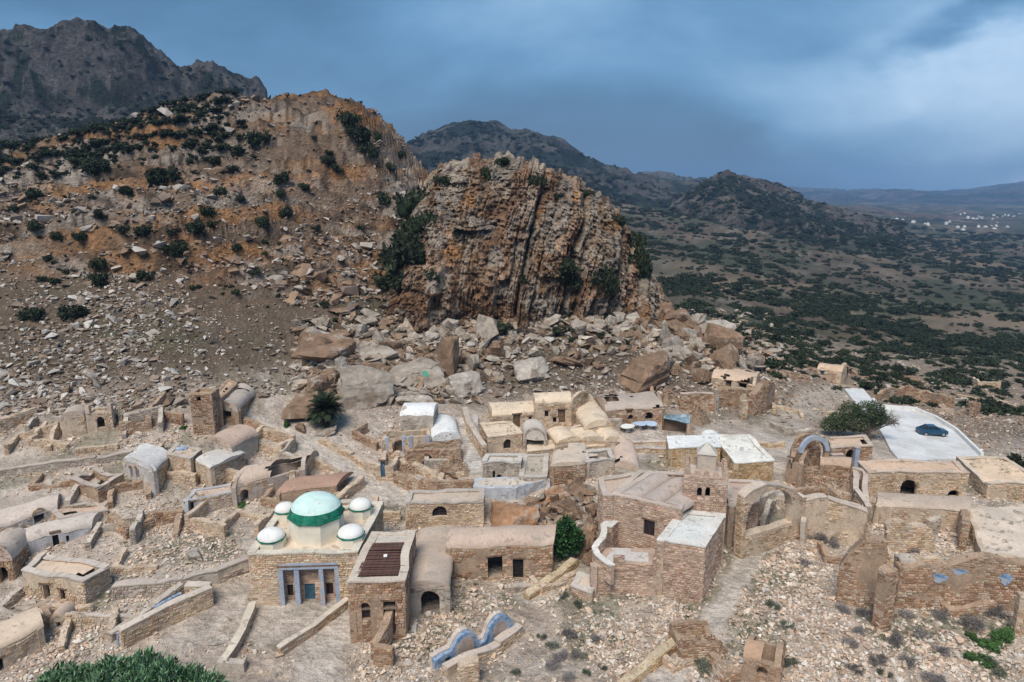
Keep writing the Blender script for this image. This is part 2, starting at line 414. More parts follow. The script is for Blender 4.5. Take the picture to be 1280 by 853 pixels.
# open country: reddish-brown earth and grassy patches
fr_ = C(.125, .090, .066) * np.ones_like(c)
fr_ = mixc(fr_, C(.21, .150, .110), sstep(.0, .35, fbm(X * .02, Y * .02, oct=5, seed=87)))
fr_ = mixc(fr_, C(.27, .195, .14), sstep(.12, .32, fbm(X * .004, Y * .013, oct=4, seed=188)) * .8)
fr_ = mixc(fr_, C(.24, .20, .165), sstep(.2, .35, fbm(X * .15, Y * .15, oct=4, seed=88)) * .7)
fr_ = mixc(fr_, C(.06, .070, .040), sstep(-.18, .25, fbm(X * .014, Y * .014, oct=6, seed=85, gain=.6)) * .8)
fr_ = mixc(fr_, C(.030, .042, .026), sstep(.05, .25, fbm(X * .012, Y * .02, oct=5, seed=86)) * sstep(500, 900, Y) * .9)
fr_ = fr_ * (1 - .14 * sstep(240, 420, Y))[..., None] * np.array([.96, 1.0, .98])
near_r = sstep(215, 150, Y) * sstep(25, 60, X)
fr_ = mixc(fr_, mixc(C(.30, .235, .18) * np.ones_like(c), C(.42, .36, .30) * np.ones_like(c), sstep(0, .4, fbm(X * .1, Y * .1, oct=4, seed=89))), near_r)
c = mixc(c, fr_, far)
c = mixc(c, C(.33, .26, .20), sstep(96, 112, Y) * (1 - far) * sstep(22, 42, X) * .75)
c = mixc(c, C(.58, .51, .44), pd * .9 * sstep(160,125,Y))
me = mesh_np('ground', np.stack([X, Y, Z], -1).reshape(-1, 3), grid_faces(*X.shape), [m_ground], np.clip(c, 0, 1).reshape(-1, 3), smooth=True)
ground = link('ground', me, kind='structure')

# ------------------------------------------------------------------ mountains
def ridge(name, crest, D0, depth, zbase, seed, rock, amp, p=1.25, nc=340, nr=85, cliff=0, colf=None, jag=1.0):
    us = np.linspace(crest[0][0], crest[-1][0], nc)
    vs = np.interp(us, [q[0] for q in crest], [q[1] for q in crest])
    Dc = np.array([D0(u) if callable(D0) else D0 for u in us], float)
    tv = np.tan(PITCH + np.arctan((vs - 426.5) / F)); zc = H - Dc * tv
    cy = (426.5 - vs) / F; ac_ = (us - 640) / F / (cp + cy * sp)
    t = np.concatenate([np.linspace(0, 1, nr), 1 + np.linspace(.03, .5, 20)])[:, None]
    Dm = Dc[None, :] - depth * (1 - t)
    Xm = ac_[None, :] * Dm; Ym = Dm
    prof = np.where(t <= 1, np.clip(t, 0, 1) ** p, 1 - 1.6 * (t - 1))
    if cliff: prof = np.where(t <= 1, (1 - cliff) * np.clip(t, 0, 1) ** p + cliff * sstep(.74, .93, t + .05 * vn(Xm * .01, Ym * .01, seed=seed)), prof)
    Xf = ac_[None, :] * Dm[:1]; zbv = np.minimum(hb(Xf, Dm[:1]), hb(ac_[None, :] * (Dm[:1] + .3 * depth), Dm[:1] + .3 * depth)) - 8
    Zm = zbv + (zc[None, :] - zbv) * prof
    k = 1 / (amp * 9)
    env = np.clip(t * 4, 0, 1)
    d = fbm(Xm * k, Ym * k * .6, oct=6, seed=seed, ridged=True, gain=.55) - .25
    d2 = fbm(Xm * k * 5, Ym * k * 5, Zm * k * 3, oct=3, seed=seed + 9, ridged=True)
    top = np.where(np.abs(t - 1) < .12, .35 + .65 * np.abs(t - 1) / .12, 1.)
    d3 = fbm(Xm * k * 17, Ym * k * 17, Zm * k * 12, oct=3, seed=seed + 19, ridged=True)
    Zm = Zm + env * top * amp * d + env * amp * .34 * jag * d2 + env * amp * .12 * jag * d3
    Ym = Ym - env * amp * .5 * jag * d2 * rock
    cc = colf(Xm, Ym, Zm, t)
    me = mesh_np(name, np.stack([Xm, Ym, Zm], -1).reshape(-1, 3), grid_faces(*Xm.shape), [m_mount], np.clip(cc, 0, 1).reshape(-1, 3), smooth=True)
    o = link(name, me, kind='structure'); HILLV[name] = (np.stack([Xm, Ym, Zm], -1)[:nr].reshape(-1, 3), np.repeat(t[:nr], nc, 1).ravel()); return o
HILLV = {}
def scrubby(rockc, soilc, greenc, f, dens=.1, gs=.02):
    def g(X, Y, Z, t):
        c = C(*soilc) * np.ones(X.shape + (1,))
        r = fbm(X * f, Y * f, Z * f, oct=5, seed=91, ridged=True)
        c = mixc(c, C(*rockc), sstep(.05, .35, r + .35 * (t - .6)))
        c = mixc(c, C(*(np.array(rockc) * .35)), sstep(.25, .5, fbm(X * f * 3, Y * f * 3, Z * f * 2, oct=3, seed=94)) * .7)
        gmask = sstep(dens, dens + .12, fbm(X * gs, Y * gs, oct=5, seed=92, gain=.7) - .25 * (t - .5))
        return mixc(c, C(*greenc), gmask)
    return g
ridge('mountain', [(-160, 75), (-80, 58), (0, 45), (30, 43), (70, 37), (100, 28), (118, 25), (135, 28), (155, 34), (180, 44), (192, 60), (208, 74), (226, 88), (245, 86), (268, 86), (290, 98), (312, 108), (324, 107), (334, 116), (336, 132), (350, 175), (370, 240)],
      lambda u: 640 + .35 * max(0, u), 300, 45, 101, .5, 15, p=1.1, cliff=.42, nc=420, nr=130,
      jag=1.5, colf=scrubby((.095, .087, .080), (.038, .036, .030), (.024, .032, .021), .045, .02, .06))
ridge('far_mountain', [(440, 250), (500, 195), (528, 178), (556, 163), (590, 153), (620, 157), (640, 167), (668, 169), (690, 172), (715, 186), (750, 200), (790, 216), (830, 226), (860, 231), (900, 238), (960, 250)],
      1500, 700, 40, 131, .5, 36, p=1.2, colf=scrubby((.085, .08, .072), (.062, .056, .044), (.022, .030, .024), .012, -.02, .02))
ridge('distant_mountain', [(760, 240), (800, 221), (835, 219), (858, 226), (888, 226), (915, 224), (960, 238), (1010, 255)],
      2500, 900, 20, 151, .5, 40, p=1.2, nc=200, nr=60, colf=scrubby((.10, .095, .085), (.075, .07, .05), (.028, .036, .028), .01, .0, .01))
ridge('conical_hill', [(770, 285), (810, 262), (850, 244), (880, 231), (905, 223), (930, 220), (952, 225), (978, 239), (1010, 256), (1060, 272), (1130, 285)],
      1150, 420, 10, 171, .5, 22, p=1.0, colf=scrubby((.12, .105, .09), (.075, .062, .048), (.022, .029, .020), .03, -.04, .05))
ridge('horizon_range', [(900, 245), (960, 235), (1000, 238), (1060, 241), (1100, 239), (1140, 237), (1175, 240), (1210, 237), (1250, 232), (1290, 229), (1400, 226), (1600, 235)],
      7000, 2500, 0, 211, .5, 60, p=.8, nc=300, nr=60, colf=scrubby((.10, .09, .08), (.09, .07, .055), (.03, .036, .03), .003, .0, .004))
ridge('low_ridge', [(930, 275), (1000, 262), (1060, 262), (1130, 268), (1200, 276), (1300, 286)],
      2300, 700, -30, 231, .5, 18, p=.9, nc=200, nr=50, colf=scrubby((.13, .10, .08), (.17, .12, .10), (.035, .042, .032), .012, .02, .01))

# ------------------------------------------------------------------ the crag above the village
def crag():
    # picture outline of the crest: column -> row, at depth 143
    out = [(470, 372), (488, 330), (500, 296), (512, 262), (524, 232), (538, 214), (548, 205), (575, 198), (612, 194), (640, 194), (668, 202), (700, 212), (735, 232), (762, 246), (775, 262), (790, 292), (803, 322), (822, 352), (842, 385), (862, 415)]
    nc, nt, nb = 380, 210, 30
    us = np.linspace(out[0][0], out[-1][0], nc)
    vs = np.interp(us, [o[0] for o in out], [o[1] for o in out])
    k = np.array([1, 2, 3, 2, 1.]); k /= k.sum(); vs[2:-2] = np.convolve(vs, k, 'valid')
    s = (us - us[0]) / (us[-1] - us[0])
    bow = (2 * s - 1)
    Dt = 146 + 9 * bow ** 2                     # crest line, curving away at both ends
    tv = np.tan(PITCH + np.arctan((vs - 426.5) / F)); zt = H - Dt * tv
    cy = (426.5 - vs) / F; xt = (us - 640) / F / (cp + cy * sp) * Dt
    # foot line
    vf = np.interp(us, [470, 520, 600, 700, 780, 862], [395, 408, 412, 402, 400, 418])
    foot = np.array([G(u, v) for u, v in zip(us[::6], vf[::6])])
    ix_ = np.arange(nc); ft_ = np.arange(0, nc, 6); fx = np.interp(ix_, ft_, foot[:, 0]); fy = np.interp(ix_, ft_, foot[:, 1]); fz = np.interp(ix_, ft_, foot[:, 2])
    t = np.linspace(0, 1, nt)[:, None]
    zz = fz - 2 + (zt - fz + 2) * t
    pr = .10 * t + .90 * t ** 3.2                 # near-vertical face, rounding back at the top
    pr = .55 * pr + .45 * sstep(.0, 1.0, t)* t
    XX = fx + (xt - fx) * pr; YY = fy + (Dt - fy) * pr
    # upright beds: slabs standing on edge, leaning to the right
    lean = XX * 1.0 - zz * (.16 + .25 * bow)
    wob = 1.6 * fbm(lean * .07, zz * .05, oct=2, seed=301) + .5 * fbm(lean * .5, zz * .5, oct=3, seed=302)
    L_ = lean + wob + 2.6 * fbm(lean * .22, lean * 0 + 4.4, oct=3, seed=303)
    def ribs(w, seed, hh):
        q = L_ / w; i = np.floor(q); f = q - i
        hgt = _h(i, np.floor(zz / hh + 5 * _h(i, i * 0, i * 0, seed + 1)), i * 0, seed) 
        edge = sstep(0, .14, f) * sstep(1, .86, f)
        return hgt * edge
    rel = 4.2 * ribs(6.5, 311, 19) + 2.6 * ribs(2.7, 312, 8) + 1.5 * ribs(1.25, 313, 3.4) + .6 * ribs(.55, 314, 1.5) + 3.4 * fbm(XX * .10, YY * .10, zz * .07, oct=5, seed=315, gain=.55) + 1.3 * fbm(XX * 1.2, YY * 1.2, zz * .8, oct=3, seed=316, ridged=True)
    env = sstep(0, .08, t) * (1 - .75 * sstep(.9, 1, t))
    rel = rel - 4.0
    YY = YY - rel * env * .9; XX = XX + rel * env * .25 * bow
    zz = zz + (1 - sstep(0, .1, 1 - t)) * (1.3 * ribs(1.6, 320, 90) - .7 + .6 * vn(us * .2, us * 0 + 3.1, seed=8)) + .25 * fbm(XX, YY, zz, oct=2, seed=330)
    # back slope
    tb = np.linspace(.05, 1, nb)[:, None]
    Yb = YY[-1] + 26 * tb; Xb = XX[-1] * (1 + .02 * tb); Zb = zz[-1] + (hb(XX[-1] * 1.02, YY[-1] + 26) - 2 - zz[-1]) * tb ** 1.3 + 1.2 * fbm(Xb * .3, Yb * .3, oct=3, seed=340) * sstep(0, .3, tb)
    XA, YA, ZA = np.vstack([XX, Xb]), np.vstack([YY, Yb]), np.vstack([zz, Zb])
    LA = np.vstack([L_, np.repeat(L_[-1:], nb, 0)])
    c = C(.20, .125, .082) * np.ones(XA.shape + (1,))
    bedc = fbm(LA * .3, ZA * .2, oct=5, seed=350)
    c = mixc(c, C(.34, .25, .19), sstep(-.05, .3, bedc) * .75)
    c = mixc(c, C(.10, .065, .045), sstep(.18, .45, fbm(LA * .6, ZA * .3, oct=4, seed=351)) * .7)
    c = mixc(c, C(.33, .18, .07), sstep(.15, .4, fbm(XA * .12, YA * .12, ZA * .09, oct=4, seed=352)) * .65)
    c = mixc(c, C(.34, .32, .29), sstep(.02, .35, fbm(LA * .4, ZA * .12, oct=4, seed=353)) * .7)
    ZR = np.vstack([zz, np.repeat(zz[-1:], nb, 0)])
    def blk(w, hh, seed): i = np.floor(LA / w); return _h(i, np.floor(ZR / hh + 5 * _h(i, i * 0, i * 0, seed + 1)), i * 0, seed)
    c = c * (.82 + .55 * blk(2.7, 8, 312) + .35 * blk(1.25, 3.4, 313))[..., None] * np.array([1.06, 1.0, .90])
    c = mixc(c, C(.36, .33, .29), sstep(.72, .8, blk(1.25, 3.4, 360)) * .6)
    me = mesh_np('crag', np.stack([XA, YA, ZA], -1).reshape(-1, 3), grid_faces(*XA.shape), [m_crag], np.clip(c, 0, 1).reshape(-1, 3))
    o = link('rock_crag', me, kind='structure')
    return XX, YY, zz, us
CRX, CRY, CRZ, CRU = crag()
# ------------------------------------------------------------------ masonry
m_stone = rock_mat('wall_stone', attr=True, nscale=.35, dark=.72, light=1.22, fine=14, bump=.6, bdist=.03, fc=.22, spot=[(.45, (.60, .52, .43), .58, .55), (.6, (.20, .135, .09), .60, .45)])
m_mortar = rock_mat('lime_mortar', attr=True, nscale=.6, dark=.72, light=1.2, fine=7, bump=.6, bdist=.05,
                    spot=[(.5, (.22, .15, .10), .56, .5)])
m_roof = rock_mat('lime_plaster_roof', attr=True, nscale=.45, dark=.80, light=1.12, fine=4, bump=.5, bdist=.06, fc=.14,
                  spot=[(.9, (.20, .17, .15), .58, .55), (2.6, (.28, .25, .20), .60, .5), (.25, (.34, .30, .25), .54, .4)])
m_white = rock_mat('white_limewash', (.78, .77, .74), nscale=.9, dark=.86, light=1.04, fine=5, fc=.07, bump=.3, bdist=.03, rough=.9, spot=[(1.1, (.55, .51, .46), .58, .5), (3.2, (.45, .42, .37), .63, .5)])
m_dark = plain_mat('dark_opening', (.018, .015, .014), .9, nscale=3, var=.3)
m_blue = rock_mat('faded_blue_paint', (.17, .29, .46), nscale=1.1, dark=.6, light=1.4, fine=9, bump=.5, bdist=.04, spot=[(1.1, (.50, .43, .38), .50, .85), (3, (.34, .40, .48), .48, .8)])
m_paleblue = rock_mat('pale_blue_wash', (.34, .40, .50), nscale=.9, dark=.8, light=1.15, fine=8, bump=.3, bdist=.03, spot=[(1.2, (.48, .40, .34), .55, .8)])
m_wood = rock_mat('weathered_wood', (.20, .13, .085), nscale=3, fine=20, bump=.3, bdist=.02)
m_bluedoor = plain_mat('blue_door_paint', (.05, .12, .18), .6, nscale=4)
m_glass = plain_mat('dark_glass', (.02, .025, .035), .15, nscale=2, spec=.5)
m_iron = plain_mat('rusty_iron', (.10, .05, .04), .7, nscale=5, var=.35)
m_green = rock_mat('green_glazed_paint', (.014, .15, .095), nscale=1.2, dark=.6, light=1.5, fine=7, fc=.25, bump=.2, bdist=.02, rough=.7, spot=[(1.3, (.10, .26, .19), .58, .7)])
m_cream = plain_mat('cream_limewash', (.74, .68, .56), .8, nscale=.9, var=.12, bump=.3)

PAL = {
 'tan':  [(.54, .39, .26), (.48, .34, .225), (.60, .46, .33), (.40, .28, .18), (.57, .46, .35)],
 'pink': [(.50, .35, .26), (.45, .31, .225), (.56, .41, .315), (.38, .255, .185), (.54, .405, .315)],
 'ochre': [(.50, .34, .18), (.44, .29, .15), (.55, .41, .26), (.38, .25, .14)],
 'grey': [(.36, .30, .25), (.42, .36, .31), (.30, .24, .19), (.44, .35, .28)],
 'rust': [(.40, .25, .16), (.33, .20, .125), (.47, .32, .22), (.27, .16, .10), (.47, .37, .28)],
}
MORT = {'tan': (.55, .44, .335), 'pink': (.48, .365, .285), 'ochre': (.52, .42, .29), 'grey': (.50, .44, .37), 'rust': (.38, .275, .195)}

_gi, _gj = np.meshgrid(np.arange(512), np.arange(512), indexing='ij')
_NT = fbm(_gi * .125, _gj * .125, oct=4, seed=8).tolist()
def sn(x, y):
    """cheap smooth noise for one point (table look-up)"""
    x = (x * 8) % 511; y = (y * 8) % 511; i, j = int(x), int(y); fx, fy = x - i, y - j
    a, b = _NT[i], _NT[min(i + 1, 511)]; j1 = min(j + 1, 511)
    return (a[j] * (1 - fx) + b[j] * fx) * (1 - fy) + (a[j1] * (1 - fx) + b[j1] * fx) * fy
WARP = [1.0]
def warp(V):
    """old walls are never straight: one continuous field bends everything a little"""
    k = WARP[0]
    if not k: return V
    x, y, z = V[:, 0], V[:, 1], V[:, 2]
    d = np.stack([.16 * vn(x * .33, y * .33, z * .3, 501) + .05 * vn(x * 1.1, y * 1.1, z * .9, 504),
                  .16 * vn(x * .33, y * .33, z * .3, 502) + .05 * vn(x * 1.1, y * 1.1, z * .9, 505),
                  .15 * vn(x * .35, y * .35, z * .0, 503) + .06 * vn(x * 1.2, y * 1.2, z * 0, 506)], 1)
    return V + d * k
class MB:
    """collects boxes / stones / quads into one mesh with a colour per vertex"""
    def __init__(s): s.V = []; s.Q = []; s.T = []; s.C = []; s.n = 0
    def add(s, V, Q=(), T=(), c=(.5, .5, .5)):
        V = np.asarray(V, float)
        s.V.append(V); s.C.append(np.broadcast_to(np.asarray(c, float), V.shape))
        if len(Q): s.Q.append(np.asarray(Q, int) + s.n)
        if len(T): s.T.append(np.asarray(T, int) + s.n)
        s.n += len(V)
    def build(s, name, mat, parent=None, kind=None, smooth=False, label=None, origin=None, **kw):
        if not s.n: return None
        V = warp(np.vstack(s.V)); Cc = np.vstack(s.C)
        if parent is not None: V = V - np.array(parent.location)
        elif origin is not None: V = V - np.array(origin)
        me = mesh_np(name, V, np.vstack(s.Q) if s.Q else None, [mat] if not isinstance(mat, (list, tuple)) else mat, Cc, smooth, np.vstack(s.T) if s.T else None)
        o = link(name, me, parent, label=label, kind=kind, **kw)
        if parent is None and origin is not None: o.location = origin
        return o
BOXQ = [(0, 3, 2, 1), (4, 5, 6, 7), (0, 1, 5, 4), (1, 2, 6, 5), (2, 3, 7, 6), (3, 0, 4, 7)]
def hexa(mb, b, t, c):      # four bottom corners, four top corners (counter-clockwise seen from above)
    mb.add(np.vstack([b, t]), BOXQ, c=c)
def obox(mb, o, dx, dy, z0, z1, c=(.5, .5, .5)):     # box from corner o along vectors dx, dy (2-D)
    o = np.array(o[:2], float); dx = np.array(dx[:2], float); dy = np.array(dy[:2], float)
    p = [o, o + dx, o + dx + dy, o + dy]
    hexa(mb, [(*q, z0) for q in p], [(*q, z1) for q in p], c)

def jit(c, r, amt=.16):
    k = 1 + r.uniform(-amt, amt); return np.clip(np.array(c) * k * (1 + r.uniform(-.05, .05, 3)), 0, 1)

class Hole:
    def __init__(s, s0, s1, z0, z1, arch=False): s.s0, s.s1, s.z0, s.z1, s.arch = s0, s1, z0, z1, arch
    def top(s, x):
        if not s.arch: return s.z1
        r = (s.s1 - s.s0) / 2; c = (s.s0 + s.s1) / 2; q = max(0, 1 - ((x - c) / r) ** 2)
        rise = min(r, (s.z1 - s.z0) * .6)
        return s.z1 - rise + rise * math.sqrt(q)

def wall(core, stones, A, B, zb, topf, th, holes=(), pal='tan', faces=(1, 0), r=None, cover=1.0, course=.2, slen=.34, seed=1, mort=None):
    """rubble masonry wall standing on A-B (outer face line, outside on the right of A->B); topf(s) = top height"""
    A = np.array(A[:2], float); B = np.array(B[:2], float); L = np.linalg.norm(B - A); d = (B - A) / L; n = np.array([d[1], -d[0]])
    mc = np.array(mort or MORT[pal])
    r = r or np.random.default_rng(seed)
    ss = set(np.linspace(0, L, max(2, int(L / .5) + 1)).tolist())
    for h in holes:
        for q in np.linspace(h.s0, h.s1, 9 if h.arch else 2): ss.add(float(q))
    ss = sorted(x for x in ss if 0 <= x <= L)
    s2 = [ss[0]]
    for x in ss[1:]:
        if x - s2[-1] > 1e-3: s2.append(x)
    ss = s2
    def prof(x, z): p = A + d * x; return p
    for a, b in zip(ss[:-1], ss[1:]):
        m = (a + b) / 2; ta, tb = topf(a + 1e-4), topf(b - 1e-4)
        iv = [(zb, zb, ta, tb)]
        for h in holes:
            if h.s0 - 1e-4 <= m <= h.s1 + 1e-4:
                new = []
                for (l0, l1, t0, t1) in iv:
                    h0, h1 = h.top(a), h.top(b)
                    if h.z0 > l0 + .02: new.append((l0, l1, min(h.z0, t0), min(h.z0, t1)))
                    if t0 > h0 + .02 and t1 > h1 + .02: new.append((max(h0, l0), max(h1, l1), t0, t1))
                iv = new
        for (l0, l1, t0, t1) in iv:
            if t0 - l0 < .02 and t1 - l1 < .02: continue
            pa, pb = A + d * a, A + d * b; qa, qb = pa - n * th, pb - n * th
            hexa(core, [(*pa, l0), (*pb, l1), (*qb, l1), (*qa, l0)], [(*pa, t0), (*pb, t1), (*qb, t1), (*qa, t0)], mc)
    if stones is None: return
    P = PAL[pal]
    if min(A[1], B[1]) > 84: course *= 1.3; slen *= 1.3
    for side in (0, 1):
        if not faces[side]: continue
        off = 0 if side == 0 else -th; sg = 1 if side == 0 else -1
        z = zb
        tmax = max(topf(x) for x in ss); ph = r.uniform(0, 99)
        while z < tmax:
            ch = course * r.uniform(.75, 1.3); x = -r.uniform(0, .3) * slen
            while x < L:
                w_ = slen * r.uniform(.55, 1.6); a, b = max(x, 0), min(x + w_, L); x += w_
                if b - a < .09: continue
                z0, z1 = z + .012, z + ch - .012
                tt = min(topf(a + 1e-3), topf(b - 1e-3), topf((a + b) / 2))
                if z1 > tt - .0:
                    if tt - z0 < .1: continue
                    z1 = tt
                if cover < 1 and sn((a + ph) * .45, z * .7 + ph) * 1.1 + .5 > cover + r.uniform(-.12, .12): continue
                bad = False
                for h in holes:
                    hz = h.top(min(max((a + b) / 2, h.s0), h.s1))
                    if z1 > h.z0 + .02 and z0 < hz - .02 and b > h.s0 and a < h.s1:
                        if a < h.s0 - .08: b = h.s0
                        elif b > h.s1 + .08: a = h.s1
                        else: bad = True; break
                if bad or b - a < .08: continue
                pr = r.uniform(.02, .075); g = min(.035, (b - a) * .2, (z1 - z0) * .2); j = r.uniform(-.012, .012, 8)
                a += .01; b -= .01
                R = []
                for (sx_, zx, o_) in ((a, z0, -.03), (b, z0, -.03), (b, z1, -.03), (a, z1, -.03), (a + g + j[0], z0 + g + j[1], pr + j[2]), (b - g + j[3], z0 + g + j[4], pr + j[5]), (b - g + j[6], z1 - g + j[7], pr), (a + g - j[0], z1 - g - j[3], pr + j[1])):
                    p = A + d * sx_ + n * (off + sg * o_); R.append((p[0], p[1], zx))
                c = jit(P[r.integers(len(P))], r)
                q = [(4, 5, 6, 7), (0, 1, 5, 4), (1, 2, 6, 5), (2, 3, 7, 6), (3, 0, 4, 7)]
                if sg < 0: q = [t[::-1] for t in q]
                stones.add(R, q, c=c)
            z += ch

def topstones(stones, A, B, topf, th, pal, r, dens=1.6, size=.3):
    """loose stones lying along a broken wall top"""
    A = np.array(A[:2], float); B = np.array(B[:2], float); L = np.linalg.norm(B - A); d = (B - A) / L; n = np.array([d[1], -d[0]])
    P = PAL[pal]
    for i in range(int(L * dens * max(1, th / .35))):
        s_ = r.uniform(0, L); o_ = r.uniform(0, th); w_ = size * r.uniform(.5, 1.3); h_ = size * r.uniform(.3, .8)
        p = A + d * s_ - n * o_; z = topf(s_) - .06
        rockbit(stones, (p[0], p[1], z + h_ * .3), (w_, w_ * r.uniform(.6, 1), h_), r, jit(P[r.integers(len(P))], r))
# small angular stones, used singly in walls and in heaps
def _hull(seed, n=11):
    rr = np.random.default_rng(seed); bm = bmesh.new()
    for _ in range(n):
        v = rr.normal(size=3); v /= np.linalg.norm(v); v *= rr.uniform(.8, 1.1); bm.verts.new(v * .5)
    bmesh.ops.convex_hull(bm, input=bm.verts); bmesh.ops.triangulate(bm, faces=bm.faces)
    used = [v for v in bm.verts if v.link_faces]; idx = {v: i for i, v in enumerate(used)}
    V = np.array([v.co[:] for v in used]); T = np.array([[idx[v] for v in f.verts] for f in bm.faces]); bm.free()
    return V, T
HULLS = [_hull(100 + i, 7 + i % 3) for i in range(14)]
def rotz(a): c, s = math.cos(a), math.sin(a); return np.array([[c, -s, 0], [s, c, 0], [0, 0, 1.]])
def rotm(r, tilt=.5):
    e = (r.uniform(-tilt, tilt), r.uniform(-tilt, tilt), r.uniform(0, 6.28))
    return np.array(Matrix.Rotation(e[2], 3, 'Z') @ Matrix.Rotation(e[0], 3, 'X') @ Matrix.Rotation(e[1], 3, 'Y'))
def rockbit(mb, c, size, r, colr):
    V, T = HULLS[r.integers(len(HULLS))]
    mb.add((V * np.array(size)) @ rotm(r).T + np.array(c), T=T, c=colr)

APR = []; ROOFS = []; NOBREAK = ('right_edge_house', 'long_stone_house', 'arch_window_house', 'long_vaulted_house', 'hump_roof_house', 'white_plaza_roof', 'domed_mausoleum', 'blue_patch_house', 'hall_side_roof', 'vaulted_house')
FOOT = []           # footprints, kept clear of scattered stones
def lumps(x, y, z, a=.06, f=.8): return a * fbm(x * f, y * f, z * f, oct=3, seed=77)

def cam_faces(A, B, z):
    d = np.array(B[:2]) - np.array(A[:2]); n = np.array([d[1], -d[0]]) / np.linalg.norm(d); m = (np.array(A[:2]) + np.array(B[:2])) / 2
    return float(np.dot(n, -m / np.linalg.norm(m))) > -.12

def plane_hit(A, B, u, v):
    """(s, z) where the line of sight of (u, v) meets the vertical plane through A-B"""
    A = np.array(A[:2]); B = np.array(B[:2]); L = np.linalg.norm(B - A); d = (B - A) / L; n = np.array([d[1], -d[0]])
    rr = ray(u, v); t = np.dot(A, n) / np.dot(rr[:2], n); p = rr * t
    return float(np.dot(p[:2] - A, d)), H + p[2]

def opening(par, A, B, h, fill, n_in=.22, th=.45):
    """door leaf or window set into an opening"""
    A = np.array(A[:2]); B = np.array(B[:2]); L = np.linalg.norm(B - A); d = (B - A) / L; n = np.array([d[1], -d[0]])
    w_ = h.s1 - h.s0; base = A + d * h.s0 - n * n_in
    mb = MB(); zt = h.z1
    if fill in ('door', 'bluedoor', 'wooddoor', 'darkdoor'):
        k = max(2, int(w_ / .28))
        for i in range(k):
            obox(mb, base + d * (w_ * i / k + .008), d * (w_ / k - .016), -n * (.05 + .012 * (i % 2)), h.z0, zt)
        for f in (.2, .8):
            obox(mb, base + d * .03 + n * .04, d * (w_ - .06), -n * .045, h.z0 + (zt - h.z0) * f - .06, h.z0 + (zt - h.z0) * f + .06)
        o = mb.build('door', {'door': m_wood, 'bluedoor': m_bluedoor, 'wooddoor': m_wood, 'darkdoor': m_dark}[fill], par)
        hm = MB(); obox(hm, base + d * (w_ * .8) + n * .03, d * .05, n * .07, h.z0 + .95, h.z0 + 1.07)
        hd = hm.build('handle', m_iron, None); hd.parent = o; hd.matrix_parent_inverse = Matrix.Identity(4)
        hd.data.transform(Matrix.Translation(-Vector(par.location)))
    elif fill == 'window':
        t_ = .06
        for (x, ww, z0, z1) in ((0, t_, h.z0, zt), (w_ - t_, t_, h.z0, zt), (t_, w_ - 2 * t_, h.z0, h.z0 + t_), (t_, w_ - 2 * t_, zt - t_, zt), (w_ / 2 - .02, .04, h.z0 + t_, zt - t_)):
            obox(mb, base + d * x, d * ww, -n * .06, z0, z1)
        nb = max(2, int((zt - h.z0) / .2))
        for i in range(1, nb):
            z = h.z0 + t_ + (zt - h.z0 - 2 * t_) * i / nb; obox(mb, base + d * t_ - n * .008, d * (w_ / 2 - .02 - t_), -n * .03, z, z + .025); obox(mb, base + d * (w_ / 2 + .02) - n * .008, d * (w_ / 2 - .02 - t_), -n * .03, z, z + .025)
        o = mb.build('window', m_iron, par)
        g = MB(); obox(g, base + d * .02 - n * .07, d * (w_ - .04), -n * .02, h.z0 + .02, zt - .02)
        gg = g.build('pane', m_glass, None); gg.parent = o; gg.data.transform(Matrix.Translation(-Vector(par.location)))

def breach(V, Q, k, seed):
    """leave out the parts of a roof that have fallen in"""
    if not k: return Q
    c = V[Q].mean(1); keep = fbm(c[:, 0] * .35 + seed, c[:, 1] * .35, oct=3, seed=41) + .12 * vn(c[:, 0] * 2, c[:, 1] * 2, seed=4) < .42 - k
    return Q[keep] if keep.sum() > 4 else Q
def surround(root, A, B, h, r, pal):
    """stones round an arch, or a beam and a sill round a square opening"""
    A = np.array(A[:2]); B = np.array(B[:2]); d = (B - A) / np.linalg.norm(B - A); n = np.array([d[1], -d[0]]); m = MB(); w_ = h.s1 - h.s0
    if h.arch:
        rr = w_ / 2; rise = min(rr, (h.z1 - h.z0) * .6); cx = (h.s0 + h.s1) / 2; zc = h.z1 - rise; k = 9; t_ = min(.26, w_ * .2)
        for i in range(k):
            a0, a1 = math.pi * (i + .05) / k, math.pi * (i + .95) / k; o = .075 + r.uniform(0, .03); q = []
            for off in (-.1, o):
                for (a_, e_) in ((a0, 0), (a1, 0), (a1, t_), (a0, t_)):
                    p = A + d * (cx - (rr + e_) * math.cos(a_)) + n * off; q.append((p[0], p[1], zc + (rise + e_) * math.sin(a_)))
            m.add(q, [(0, 1, 2, 3), (4, 7, 6, 5), (0, 4, 5, 1), (1, 5, 6, 2), (2, 6, 7, 3), (3, 7, 4, 0)], c=jit(PAL[pal][r.integers(5) % len(PAL[pal])], r))
        m.build('arch_surround', m_stone, root)
    elif w_ > .4:
        obox(m, A + d * (h.s0 - .2) + n * .07, d * (w_ + .4), -n * .3, h.z1 - .003, h.z1 + .15, (.3, .22, .15)); m.build('lintel', m_wood, root)
